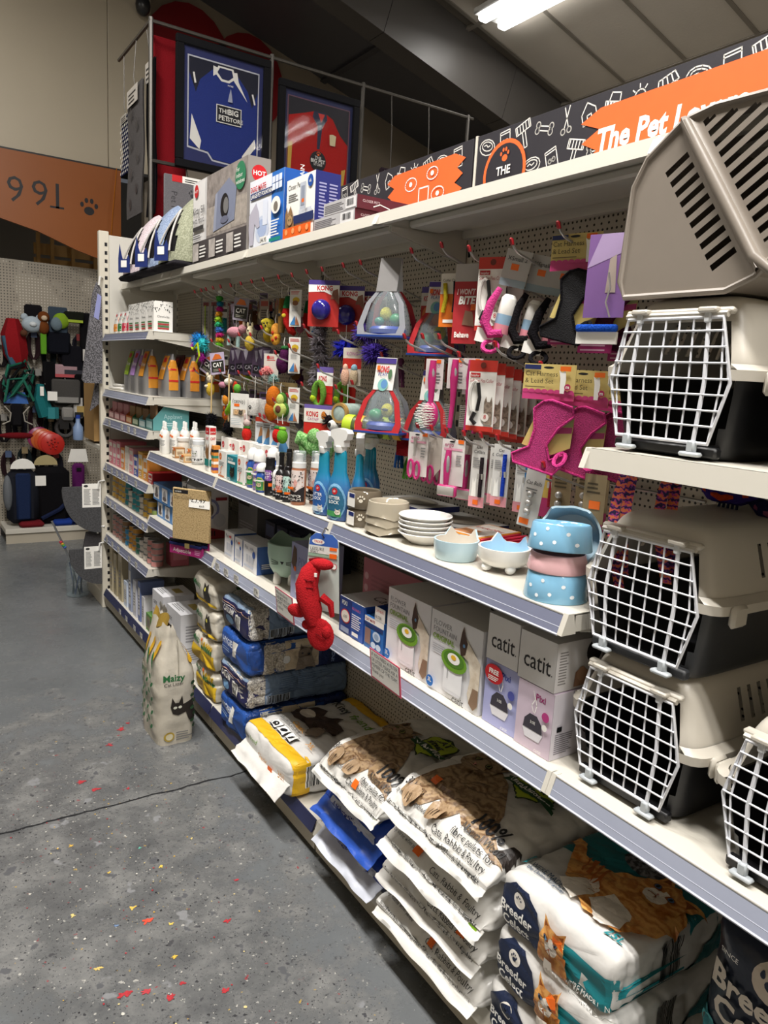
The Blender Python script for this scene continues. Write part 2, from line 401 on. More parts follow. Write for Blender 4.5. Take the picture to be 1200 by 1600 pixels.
# walls
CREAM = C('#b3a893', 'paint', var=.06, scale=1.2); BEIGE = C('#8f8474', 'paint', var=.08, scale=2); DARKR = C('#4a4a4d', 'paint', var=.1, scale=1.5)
struct(MB().box(4.42, -4.5, 0, 4.5, 6.6, 6, BEIGE).build('wall_right'), 'beige side wall under the eaves', 'wall')
struct(MB().box(-5.1, -4.5, 0, -5, 10, 6.2, C('#a9a090', 'paint', scale=1.5)).build('wall_left'), 'cream side wall', 'wall')
struct(MB().box(-5, -4.6, 0, 4.5, -4.5, 6.2, C('#b0a694', 'paint', scale=1.5)).build('wall_front'), 'cream wall behind the shopper', 'wall')
struct(MB().box(-5, 9.9, 0, 4.5, 10, 4, C('#938b7f', 'paint', scale=1.5)).build('wall_rear'), 'far grey wall of the back room', 'wall')
wb = struct(MB().box(.95, 6.5, 0, 4.5, 6.6, 6, BEIGE).build('wall_back'), 'dim beige gable wall behind the framed shirts', 'wall')
wu = thing('wall_upper', 'cream panelled wall above the orange fascia', 'wall'); wu['kind'] = 'structure'
for a, b in ((-5, -3.6), (-3.597, -2.2), (-2.197, -.8), (-.797, .578), (.581, .95)):
    MB().box(a, 6.3, 3.32, b, 6.5, 6.2, CREAM, .004).build('wall_panel', wu)
MB().box(-5, 6.27, 3.295, .95, 6.5, 3.32, C('#1b1a1a', 'paint')).build('edge_trim', wu)
rc = struct(MB().box(-5, 6.5, 3.55, .95, 10, 3.65, C('#8d867a', 'paint')).build('ceiling_back_room'), 'low ceiling of the back room', 'ceiling')
# sloping tiled ceiling
TH = math.radians(15.48); CT, ST = math.cos(TH), math.sin(TH); EX, EZ = 4.265, 4.222
def onroof(s, d=0): return (EX - s * CT + d * ST, EZ + s * ST + d * CT)   # s up the slope, d above it
ce = MB(); GB = C('#6e685f', 'paint')
a, b = onroof(-.2, .05), onroof(6.4, .05)
ce.prism([onroof(-.2, .03), onroof(6.4, .03), onroof(6.4, .13), onroof(-.2, .13)], (0, -4.5, 0), (1, 0, 0), (0, 0, 1), (0, 9.1, 0), GB)
CEIL = struct(ce.build('ceiling', smooth=0), 'sloping ceiling of large grey-white panels in a grid', 'ceiling')
gb = MB(); 
for j in range(15):
    y = 4.37 - .6 * j - .017
    gb.prism([onroof(-.2, .0), onroof(6.4, .0), onroof(6.4, .03), onroof(-.2, .03)], (0, y, 0), (1, 0, 0), (0, 0, 1), (0, .034, 0), C('#7d776d', 'paint'))
for i in range(6):
    s = i * 1.22; gb.prism([onroof(s - .017, -.001), onroof(s + .017, -.001), onroof(s + .017, .03), onroof(s - .017, .03)], (0, -4.5, 0), (1, 0, 0), (0, 0, 1), (0, 9, 0), C('#7d776d', 'paint'))
gb.build('ceiling_grid', CEIL, smooth=0)
tm = MB().box(-.592, -.283, 0, .592, .283, .012, C('#c2bbaf', 'matte', var=.05, scale=3), .002).mesh('ceiling_tile')
for i in range(5):
    for j in range(14):
        x, z = onroof(i * 1.22 + .61, .006); o = bpy.data.objects.new('ceiling_tile', tm); COL.objects.link(o); o.parent = CEIL; o.location = (x, 4.37 - .6 * j - .3, z); o.rotation_euler = (0, TH, 0)
struct(MB().box(-5, -4.5, 5.93, -1.85, 10, 6.05, C('#9a9387', 'paint')).build('ceiling_upper'), 'flat upper ceiling', 'ceiling')
# dark unlit roof past the beam
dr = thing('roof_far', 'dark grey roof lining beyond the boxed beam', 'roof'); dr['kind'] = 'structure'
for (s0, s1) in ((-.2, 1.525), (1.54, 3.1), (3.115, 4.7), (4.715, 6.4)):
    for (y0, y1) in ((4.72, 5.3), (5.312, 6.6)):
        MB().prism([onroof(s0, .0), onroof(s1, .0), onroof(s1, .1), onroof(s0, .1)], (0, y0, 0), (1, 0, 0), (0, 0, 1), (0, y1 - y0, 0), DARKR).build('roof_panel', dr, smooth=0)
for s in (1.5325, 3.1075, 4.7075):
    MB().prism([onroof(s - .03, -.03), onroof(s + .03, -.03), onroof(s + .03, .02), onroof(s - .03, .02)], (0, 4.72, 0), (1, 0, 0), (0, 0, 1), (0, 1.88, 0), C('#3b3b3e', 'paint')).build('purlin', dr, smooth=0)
bm_ = thing('trim_1', 'dark boxed rafter beam crossing the ceiling', 'beam'); bm_['kind'] = 'structure'
for s0, s1 in ((-.2, .62), (.625, 1.95), (1.955, 3.4), (3.405, 6.4)):
    MB().prism([onroof(s0, -.45), onroof(s1, -.45), onroof(s1, .1), onroof(s0, .1)], (0, 4.5, 0), (1, 0, 0), (0, 0, 1), (0, .22, 0), C('#45423f', 'paint', var=.08, scale=2), ).build('beam_panel', bm_, smooth=0)
# red painted shapes high on the gable wall
for k, (cx, cz, r) in enumerate(((1.35, 4.45, .42), (1.95, 4.4, .38))):
    MB().prism([(r * math.cos(t * PI / 10), r * 1.15 * math.sin(t * PI / 10)) for t in range(20)], (cx, 6.5, cz), (1, 0, 0), (0, 0, 1), (0, -.02, 0), C('#7d161b', 'paint')).build('red_lobe', wb, smooth=0)
# ================================================================ LAMPS
def lamp(x, y, z, w, i):
    t = thing('ceiling_light', ['twin-tube light hanging over the entrance end of the aisle', 'twin-tube light hanging over the pet carriers and aisle', 'twin-tube light hanging over the aisle by the floor-standing litter sack', 'lit twin-tube lamp on the sloping ceiling beside the dark beam', 'twin-tube lamp on the sloping ceiling over the header boards', 'twin-tube light hanging at the far end of the aisle'][i], 'light', (x, y, z), 0, 'ceiling lights')
    b = MB(); b.box(-.17, -.75, .03, .17, .75, .08, C('#c9c9c6', 'paint'), .01); b.build('lamp_body', t)
    e, nt, p = newmat('lit_tube'); p.inputs['Emission Color'].default_value = (1, .97, .93, 1); p.inputs['Emission Strength'].default_value = 9; p.inputs['Base Color'].default_value = (.9, .9, .9, 1)
    for sx in (-.1, .1):
        MB().box(sx - .045, -.72, -.02, sx + .045, .72, .03, e, .015).build('tube_diffuser', t)
        L = bpy.data.lights.new('tube_light', 'AREA'); L.shape = 'RECTANGLE'; L.size = .09; L.size_y = 1.44; L.energy = w / 2; L.color = (1, .965, .92)
        lo = bpy.data.objects.new('tube_light', L); COL.objects.link(lo); lo.parent = t; lo.location = (sx, 0, -.035)
    for sy in (-.6, .6): MB().tube([(0, sy, .09), (0, sy, .35)], .006, C('#8a8a8a', 'paint')).build('hanger', t)
for i, q in enumerate(LAMPS): lamp(*q, i)
# ================================================================ SHELVING
SHW = C('#c9c5ba', 'paint', var=.03, scale=3); SHD = C('#cdc8bc', 'paint', var=.04, scale=6, rough=.35)
STR = C('#6f7387', 'plastic', var=.06, scale=4, rough=.22); STRB = C('#8f94a4', 'plastic', var=.07, scale=4, rough=.2); STRN = C('#2c3050', 'plastic', var=.06, scale=4, rough=.25)
def m_peg():
    m, nt, b = newmat('perforated_panel'); tc = nt.nodes.new('ShaderNodeTexCoord').outputs['Object']
    sep = nt.nodes.new('ShaderNodeSeparateXYZ'); nt.links.new(tc, sep.inputs[0]); Y, Z = sep.outputs[1], sep.outputs[2]
    def grid(py, pz, oz):
        fy = mathn(nt, 'SUBTRACT', mathn(nt, 'FRACT', mathn(nt, 'DIVIDE', Y, py)), .5); fz = mathn(nt, 'SUBTRACT', mathn(nt, 'FRACT', mathn(nt, 'DIVIDE', mathn(nt, 'ADD', Z, oz), pz)), .5)
        a = mathn(nt, 'MULTIPLY', fy, py); c = mathn(nt, 'MULTIPLY', fz, pz)
        return mathn(nt, 'LESS_THAN', mathn(nt, 'ADD', mathn(nt, 'MULTIPLY', a, a), mathn(nt, 'MULTIPLY', c, c)), .0034 ** 2)
    h = mathn(nt, 'MAXIMUM', grid(.025, .032, 0), grid(.0157, .032, .016))
    col = mixc(nt, h, mixc(nt, noisen(nt, tc, 3, 3), '#aaa395', '#bab2a2'), '#17130f')
    nt.links.new(col, b.inputs['Base Color']); b.inputs['Roughness'].default_value = .45
    bp = nt.nodes.new('ShaderNodeBump'); bp.inputs['Strength'].default_value = .6; bp.inputs['Distance'].default_value = .003; bp.invert = True
    nt.links.new(h, bp.inputs['Height']); nt.links.new(bp.outputs[0], b.inputs['Normal']); return m
PEG = m_peg()
BX = .47
def ticket(par, x, y, z, h=.03, w=.05, tilt=.0):
    p = Print(); p.face((x, y + w / 2, z), (0, -1, 0), (.0, 0, 1), w, h); p.rect(0, 0, 1, 1, W_); p.text('£', .08, .3, .4, BK); p.text('%d.%02d' % (random.randint(2, 29), random.choice((49, 99))), .25, .3, .4, BK, maxw=.65); p.lines(.1, .72, .9, .95, 2, BK); p.bars(.1, .06, .6, .22, BK, 10)
    return p.build('price_ticket', par, smooth=0)
def shelf(bay, y0, y1, z, xf=0, strip=None, tick=(), lip=.04, name='shelf', th=.03, bar=True):
    b = MB()
    b.box(xf + .004, y0, z - .004, BX - .01, y1, z, SHD)                                              # deck
    b.box(xf + .012, y0, z - lip, xf + .026, y1, z - .004, SHW)                                       # front lip
    b.box(BX - .03, y0, z - lip, BX - .01, y1, z - .004, SHW)
    if bar: b.box(xf + .11, y0 + .01, z - .028, xf + .23, y1 - .01, z - .004, SHW, .006)              # stiffening channel
    for yy in (y0, y1 - .004): b.box(xf + .004, yy, z - lip, BX - .01, yy + .004, z - .002, SHW)      # folded ends
    o = b.build(name, bay, smooth=0)
    zt, zb = z - .002, z - lip - .004
    if strip:
        s = MB(); s.prism([(xf + .006, zt), (xf + .010, zt), (xf - .006, zb), (xf - .012, zb)], (0, y0 + .012, 0), (1, 0, 0), (0, 0, 1), (0, y1 - y0 - .024, 0), strip)
        s.tube([(xf + .006, y0 + .012, zt), (xf + .006, y1 - .012, zt)], .0025, C('#e8e6e0', 'plastic')); s.tube([(xf - .011, y0 + .012, zb), (xf - .011, y1 - .012, zb)], .003, C('#c6c9d4', 'plastic')); s.tube([(xf - .005, y0 + .012, zb + .015), (xf - .005, y1 - .012, zb + .015)], .0012, C('#a9adbb', 'plastic'))
        s.build('price_strip', o, smooth=0)
    else:
        MB().prism([(xf + .002, zt + .002), (xf + .012, zt + .002), (xf + .012, zb), (xf - .004, zb)], (0, y0 + .004, 0), (1, 0, 0), (0, 0, 1), (0, y1 - y0 - .008, 0), SHW).build('front_edge', o, smooth=0)
    for e in (y0, y1 - .012):
        MB().prism([(xf + .02, zt + .003), (xf + .004, zt + .003), (xf - .012, zb), (xf + .03, zb)], (0, e - .0008, 0), (1, 0, 0), (0, 0, 1), (0, .0136, 0), SHW).build('end_cap', o, smooth=0)
    for ty in tick: ticket(o, xf - .0135, ty, zb + .008, h=.031)
    for e in (y0 + .004, y1 - .008):                                                                   # bracket
        MB().prism([(xf + .05, z - .03), (BX - .012, z - .03), (BX - .012, z - .115), (BX - .05, z - .1), (xf + .05, z - .045)], (0, e, 0), (1, 0, 0), (0, 0, 1), (0, .004, 0), SHW).build('shelf_bracket', o, smooth=0)
    return o
def post(bay, x, y, z1=2.42, w=.03, d=.05, front='-y', m=None):
    b = MB(); m = m or C('#cdc7b8', 'paint'); b.box(x - d / 2, y - w / 2, 0, x + d / 2, y + w / 2, z1, m, .003); o = b.build('upright_post', bay, smooth=0)
    s = MB(); n = int((z1 - .1) / .05)
    if front == '-y':
        sm = MB().box(0, -.0008, 0, .016, 0, .022, BK).mesh('slot', 0)
        for i in range(n):
            q = bpy.data.objects.new('slot', sm); COL.objects.link(q); q.parent = o; q.location = (x + .004, y - w / 2, .08 + i * .05)
        return o
    for i in range(n):
        z = .08 + i * .05
        if front == '-x': s.box(x - d / 2 - .0008, y - .006, z, x - d / 2, y + .006, z + .022, BK)
        else: s.box(x + .0, y - w / 2 - .0008, z, x + .016, y - w / 2, z + .022, BK)
    s.build('slots', o, smooth=0)['kind'] = 'stuff'; return o
def bay(y0, label, kickm=SHW):
    t = thing('shelving_bay', label, 'shelving unit', (0, 0, 0)); y1 = y0 + 1
    MB().box(BX - .004, y0 + .001, .1, BX + .02, y1 - .032, 2.112, PEG).build('back_panel', t, smooth=0)
    post(t, BX + .02, y1 - .0165, z1=2.112, front='-x', w=.03)
    k = MB(); k.box(.03, y0, .0, .05, y1, .1, C('#b9b09c', 'paint', var=.1, scale=6)); k.build('kick_plate', t, smooth=0)
    return t
def base(t, y0, strip=None, tick=()):
    y1 = y0 + 1; b = MB(); b.box(.0, y0 + .003, .1, BX - .01, y1 - .003, .137, SHD, .004); o = b.build('base_shelf', t, smooth=0)
    s = MB()
    if strip: s.prism([(.0, .139), (.004, .139), (-.011, .097), (-.017, .097)], (0, y0 + .006, 0), (1, 0, 0), (0, 0, 1), (0, .988, 0), strip)
    else: s.prism([(.0, .14), (.012, .14), (.004, .097), (-.017, .097)], (0, y0 + .006, 0), (1, 0, 0), (0, 0, 1), (0, .988, 0), SHW)
    s.build('price_strip' if strip else 'riser', o, smooth=0)
    for ty in tick: ticket(o, -.0185, ty, .1, h=.03)
    MB().box(-.002, y0 + .006, .03, .03, y0 + .994, .096, C('#b3a994', 'paint', var=.1, scale=6)).build('plinth', o, smooth=0)
    return o
bay_n = bay(-1, 'cream shelving bay stacked with pet carriers'); bay_a = bay(0, 'cream shelving bay with bowls over white cat fountain boxes'); bay_b = bay(1, 'cream shelving bay with blue spray bottles and the red lobster toy')
bay_c = bay(2, 'cream shelving bay with white pump bottles and rows of cat toys'); bay_d = bay(3, 'cream shelving bay of tinned cat food at the end post')
shelf(bay_n, -1, 0, .822, strip=STRB); shelf(bay_n, -1, 0, 1.517, lip=.035); base(bay_n, -1)
shelf(bay_a, 0, 1, 1.173, strip=STR); shelf(bay_a, 0, 1, .822, strip=STRB); shelf(bay_a, 0, 1, 2.114, xf=.114, lip=.03); base(bay_a, 0)
shelf(bay_b, 1, 2, 1.173, strip=STR); shelf(bay_b, 1, 2, .822, strip=STRB, tick=(1.93, 1.83, 1.72, 1.52, 1.24)); shelf(bay_b, 1, 2, 2.114, xf=.114, lip=.03); base(bay_b, 1, strip=STRN)
shelf(bay_c, 2, 3, 1.173, strip=STR); shelf(bay_c, 2, 3, .822, strip=STR); shelf(bay_c, 2, 3, 2.114, xf=.114, lip=.03); base(bay_c, 2, strip=STRN)
for z, st, tk in ((1.799, STR, ()), (1.459, STRB, ()), (1.277, STR, (3.8, 3.5, 3.35, 3.22)), (.987, STR, (3.9, 3.75, 3.62, 3.5, 3.4, 3.2)), (.771, STR, (3.92, 3.8, 3.68, 3.3, 3.17, 3.06)), (.518, STR, (3.9, 3.75, 3.6, 3.35, 3.2))):
    shelf(bay_d, 3.0, 4.0, z, strip=st, tick=tk, bar=False)
shelf(bay_d, 3, 4, 2.114, xf=.114, lip=.03); base(bay_d, 3, strip=STRN, tick=(3.55, 3.4, 3.22, 3.08))
shelf(bay_n, -1, 0, 2.114, xf=.114, lip=.03)
# crossbars that carry the peg hooks
for t, ys, zs in ((bay_a, 0, (1.905, 1.60, 1.385)), (bay_b, 1, (1.905, 1.69, 1.50, 1.375)), (bay_c, 2, (1.905, 1.69, 1.50, 1.385))):
    for z in zs: MB().tube([(BX - .016, ys + .02, z), (BX - .016, ys + .98, z)], .004, C('#8d8a84', 'plastic', metal=.8)).build('hook_rail', t)
# end unit standing across the run
eu = thing('end_unit', 'white-backed shelving end unit with slotted corner post', 'shelving unit')
post(eu, .012, 4.035, 2.42, w=.04, d=.06)
MB().box(.042, 4.02, .1, 1.0, 4.05, 2.40, C('#c9c6bd', 'paint', var=.03, scale=2), .003).build('back_panel', eu, smooth=0)
MB().box(-.015, 4.02, .0, .035, 4.52, .1, C('#c2bbab', 'paint'), .004).build('foot', eu, smooth=0)
shp = MB().box(.04, 4.055, 1.06, 1.0, 4.5, 1.10, SHW, .003).box(-.012, 4.06, 1.06, .04, 4.5, 1.085, SHW); shp.build('shelf', eu, smooth=0)
MB().box(.04, 4.055, .1, 1.0, 4.5, .14, SHW, .003).build('shelf', eu, smooth=0)
# ================================================================ GENERIC PRODUCT BUILDERS
class BoxPrint(Print):
    def dims(s,dx,dy,dz): s.D = (dx,dy,dz); return s
    def side(s,k): dx,dy,dz = s.D; return s.carton(-dx / 2,-dy / 2,0,dx / 2,dy / 2,dz,k)
def carton(name,label,cat,x0,y0,z0,dx,dy,dz,m,pf=None,group=None,rz=0,bev=.0012):
    """closed cardboard box: x0 its aisle side, y0 its near end"""
    o = MB().box(-dx / 2,-dy / 2,0,dx / 2,dy / 2,dz,m,bev).build(name,None,(x0 + dx / 2,y0 + dy / 2,z0 + .0005),rz,smooth=0); tag(o,label,cat,group)
    if pf:
        p = BoxPrint().dims(dx,dy,dz); pf(p); p.done(o)
    return o
def P(col,fin='print',**k): return C(col,fin,**k)
# ================================================================ ABOVE THE TOP SHELF: header boards
WL = P('#d9d6d0')
def icon(p,k,cx,cy,s,rot=0):
    ca,sa = math.cos(rot),math.sin(rot)
    def L(pts,w=.0032): p.line([((cx + (a * ca - b * sa) * s) / p.w,(cy + (a * sa + b * ca) * s) / p.h) for a,b in pts],w,WL); p.lay -= 1
    def ring(a,b,r,r2=None,n=12): L([(a + r * math.cos(2 * PI * i / n),b + (r2 or r) * math.sin(2 * PI * i / n)) for i in range(n + 1)])
    if k == 'scissors': L([(-.1,-.3),(.25,.6)]); L([(.15,-.3),(-.05,.6)]); ring(-.18,-.42,.13); ring(.2,-.42,.13)
    elif k == 'brush': L([(-.5,.2),(.5,.2),(.5,.6),(-.5,.6),(-.5,.2)]); [L([(-.4 + i * .2,.25),(-.4 + i * .2,.55)]) for i in range(5)]; L([(-.1,.2),(-.1,-.6),(.1,-.6),(.1,.2)])
    elif k == 'basket': L([(-.5,.15),(.5,.15),(.4,-.5),(-.4,-.5),(-.5,.15)]); L([(-.3,.15),(-.25,.5),(.25,.5),(.3,.15)]); [L([(-.35 + i * .175,.1),(-.32 + i * .16,-.45)],.007) for i in range(5)]
    elif k == 'bowl': ring(0,0,.6,.38); ring(0,.05,.42,.22); L([(-.25,.05),(-.1,.12),(.05,.02),(.2,.1)])
    elif k == 'bone': L([(-.35,.1),(.35,.1)]); L([(-.35,-.1),(.35,-.1)]); [ring(a,b,.14) for a in (-.45,.45) for b in (-.13,.13)]
    elif k == 'shop': L([(-.4,.05),(-.4,-.5),(.4,-.5),(.4,.05)]); L([(-.5,.05),(-.38,.45),(.38,.45),(.5,.05),(-.5,.05)]); [L([(-.25 + i * .25,.05),(-.2 + i * .2,.45)]) for i in range(3)]; L([(-.1,-.5),(-.1,-.15),(.12,-.15),(.12,-.5)])
    elif k == 'bag': L([(-.35,-.5),(.35,-.5),(.35,.5),(-.35,.5),(-.35,-.5)]); ring(-.12,0,.1); ring(.12,0,.1); L([(-.1,.05),(.1,.05)]); L([(-.35,.38),(.35,.38)])
    elif k == 'house': L([(-.4,-.4),(-.4,.1),(0,.5),(.4,.1),(.4,-.4),(-.4,-.4)]); L([(-.12,-.4),(-.12,-.05),(.12,-.05),(.12,-.4)])
    elif k == 'sun': ring(0,0,.28); [L([(.35 * math.cos(i * PI / 4),.35 * math.sin(i * PI / 4)),(.5 * math.cos(i * PI / 4),.5 * math.sin(i * PI / 4))]) for i in range(8)]
def brush_stroke(p,u0,u1,v0,v1,m):
    random.seed(11); T = []; Bt = []; n = 7
    L = [(u0 + (.09 if i % 2 else 0) * (u1 - u0) + random.uniform(-.02,.02) * (u1 - u0),v0 + (v1 - v0) * i / n) for i in range(n + 1)]
    Rr = [(u1 - (.1 if i % 2 else 0) * (u1 - u0) + random.uniform(-.02,.02) * (u1 - u0),v0 + (v1 - v0) * i / n + .02) for i in range(n + 1)]
    p.poly(L[::-1] + Rr,m)
def header(y0,y1,label,big):
    t = tag(MB().box(.45,y0,2.116,.458,y1,2.39,P('#26242a','card'),.001).build('header_board',None,smooth=0),label,'sign',None)
    p = Print(); p.face((.45,y1,2.116),(0,-1,0),(0,0,1),y1 - y0,.274)
    ks = ['bowl','brush','scissors','basket','shop','bag','bone','house','sun']; k = 0; L = y1 - y0
    for row in range(3):
        x = .05 + .04 * row
        while x < L - .04:
            icon(p,ks[(k * 5 + row) % 9],x,.232 - row * .092,.06,(-.25,.1,.3)[k % 3]); k += 1; x += .082
    OM = P('#e8632e')
    if big:
        p.lay = 3; brush_stroke(p,(y1 - .52) / L,(y1 + .10) / L,.2,.86,OM)
        p.text('The Pet Lovers',(y1 - .465) / L,.47,.20,W_,bold=.035,shear=.12,maxw=.42 / L); p.text('family store',(y1 - .42) / L,.28,.12,W_,shear=.15)
        c = (y1 - .825) / L; p.ell(c,.52,.095 / L,.095 / .274,OM,n=28); p.ell(c,.52,.083 / L,.083 / .274,P('#26242a'),n=28); p.paw(c,.70,.022 / L,OM); p.text('THE',c,.5,.09,W_,'C',.02); p.text('BIG PET',c,.33,.12,W_,'C',.03); p.text('STORE',c,.2,.09,W_,'C',.02)
    else:
        p.lay = 3; brush_stroke(p,(y1 - 1.47) / L,(y1 - 1.02) / L,.3,.88,OM)
        q = p.lay; c = (y1 - 1.24) / L; p.line([(c - .03,.3),(c - .03,.62),(c + .03,.62),(c + .03,.3)],.005,W_)
        for a,b,r in ((-.085,.7,.022),(.05,.76,.02),(.09,.5,.022)): p.line([(c + a + r / L * 1.6 * math.cos(i * PI / 8),b + r / .274 * math.sin(i * PI / 8)) for i in range(17)],.004,W_); p.ell(c + a,b,.01,.03,W_)
        p.text('Follow us',c - .12,.36,.1,W_)
    p.done(t)
    MB().box(.447,y1 - .003,2.116,.46,y1 + .006,2.392,SHW).build('edge_strip',t,smooth=0)
header(-1.0,.965,'long black icon header board with orange brushstroke and white script lettering',True)
header(.985,1.93,'black icon header board with orange brushstroke of social media symbols',False)
# ================================================================ TOP SHELF GOODS
ZT = 2.114
def pf(p):
    p.side('f'); p.rect(0,0,1,1,P('#d9d7d6')); p.rect(.28,.12,1,1,P('#8d8580','print',var=.5,scale=30)); p.rect(.28,.30,1,.62,P('#a59c93','print',var=.4,scale=40)); p.rect(0,0,1,.27,P('#4a4546')); p.rect(.02,.27,.26,.98,P('#e4e2e0'))
    p.poly([(.42,.32),(.80,.38),(.83,.72),(.70,.86),(.46,.74)],P('#7f869c')); p.poly([(.42,.32),(.46,.74),(.5,.76),(.47,.33)],P('#9aa0b4')); p.ell(.63,.57,.075,.14,BK); p.ell(.655,.57,.045,.09,P('#777')); p.ell(.63,.42,.07,.04,P('#6c7084'))
    p.ell(.9,.82,.085,.15,P('#2a7a55')); p.text('For\nindoor\nwindows',.9,.87,.05,W_,'C'); p.ell(.09,.88,.04,.08,RD); p.text('HOT',.09,.86,.035,W_,'C')
    p.text('Kitty Sill',.03,.60,.09,BK,maxw=.23); p.text('with Hood',.03,.49,.075,BK,maxw=.22); p.rect(.03,.40,.25,.45,P('#3a3a3a')); p.lines(.03,.3,.24,.38,3,P('#555'))
    for i in range(3): p.rect(.04 + .33 * i,.03,.16 + .33 * i,.24,P('#b9b2ac','print',var=.4)); p.lines(.18 + .33 * i,.06,.31 + .33 * i,.22,4,W_)
    p.side('s'); p.rect(0,0,1,1,P('#8e8883')); p.ell(.5,.83,.34,.09,RD); p.text('HOT',.5,.81,.05,W_,'C',.02); p.text('Kitty Sill with Hood',.66,.17,.055,W_,rot=PI / 2); p.rect(.3,.02,.75,.14,W_); p.lines(.34,.04,.7,.12,4,BK)
carton('boxed_cat_sill','large grey carton printed with a hooded window sill bed','box',.13,2.04,ZT,.1,.665,.375,C('#9a948f','card'),pf)
def pf(p):
    p.side('f'); p.rect(0,0,.66,1,P('#e6e9f1')); p.rect(.66,0,1,1,P('#2d6fc0')); p.ell(.4,.25,.2,.2,P('#c9d3e6')); p.ell(.4,.27,.14,.13,P('#a8b9da')); p.rect(.42,.3,.56,.66,P('#dfe5f2')); p.poly([(.0,.5),(.22,.66),(.3,.52),(.34,.3),(.26,.28),(.18,.36),(.14,.05),(.03,.05),(0,.3)],P('#b9b6c4'))
    p.text('DOG MATE',.04,.83,.08,RD,bold=.02,maxw=.5); p.rect(.04,.72,.72,.81,P('#20356e')); p.text('LARGE PET FOUNTAIN',.06,.735,.06,W_,bold=.02,maxw=.64)
    for i in range(3):
        for j in range(2): p.rect(.7 + .1 * i,.74 + .1 * j,.78 + .1 * i,.83 + .1 * j,P('#dfe6f2'))
    p.ell(.83,.52,.13,.12,W_); p.ell(.83,.5,.06,.07,P('#7d756c')); p.lines(.7,.1,.96,.34,6,W_); p.rect(.4,.03,.62,.13,W_); p.text('£46.95',.41,.05,.06,BK,maxw=.2); p.rect(.68,.02,1,.07,P('#1c8a7c'))
    p.side('s'); p.rect(0,0,1,1,P('#1f56a8')); p.text('LARGE PET FOUNTAIN',.8,.1,.07,W_,rot=PI / 2); p.lines(.1,.1,.4,.7,10,P('#86a8dc'))
carton('boxed_dog_fountain','white and blue carton for a large pet fountain','box',.13,1.69,ZT,.1,.322,.262,C('#dfe3ee','card'),pf)
def pf(p):
    p.side('f'); p.rect(0,0,1,1,W_); p.text('Closer Pets',.06,.82,.09,BK,maxw=.5); p.lines(.08,.62,.45,.76,4,P('#777')); p.rect(.5,.42,.7,.88,P('#b9bfca')); p.rect(.54,.5,.66,.82,P('#8e96a6')); p.rect(.48,.3,.92,.44,P('#d0d4dc')); p.ell(.86,.86,.09,.1,P('#1d4fa0')); p.text('ok',.86,.83,.06,W_,'C')
    p.rect(.3,.22,1,.36,P('#23315f')); p.poly([(0,.1),(0,.42),(.06,.55),(.1,.42),(.2,.55),(.28,.4),(.36,.1)],P('#8a6a48','print',var=.4)); p.cat(.2,.3,.09,P('#b59368'),P('#4a3424')); p.rect(0,.0,1,.17,OR); [p.ell(.13 + .25 * i,.1,.05,.05,P('#f4a064')) for i in range(4)]; p.rect(.68,.52,.76,.58,STK)
    p.side('s'); p.rect(0,0,1,1,P('#2a3580')); p.lines(.15,.2,.45,.85,12,P('#a8b0dc')); p.lines(.55,.2,.9,.85,12,P('#a8b0dc')); p.rect(.15,.03,.4,.12,W_)
carton('boxed_pet_feeder','white carton with navy side and orange icon strip','box',.13,1.44,ZT,.1,.225,.207,C('#e8e8ea','card'),pf)
for k,(z,y0,dy,dx) in enumerate(((ZT,1.16,.285,.215),(ZT + .0415,1.15,.22,.205))):
    def pf(p,k=k):
        p.side('f'); p.rect(0,0,1,1,P('#b9b7b8')); p.lines(.04,.15,.62,.85,5,P('#6e6c70')); p.rect(.68,.1,.98,.9,P('#e4e2e2')); p.bars(.72,.3,.92,.8,BK)
        p.side('s'); p.rect(0,0,1,1,P('#5a222d')); p.text('CLOSER PETS',.1,.5,.2,P('#d8c4c8')); p.line([(.3,.25),(.42,.5),(.6,.3)],.003,W_)
    carton('flat_carton',['slim maroon and grey carton, lower of the flat pair','slim maroon and grey carton, upper of the flat pair'][k],'box',.13,y0,z,dx,dy,.04,C('#6a2a35','card'),pf,'flat cartons on the top shelf')
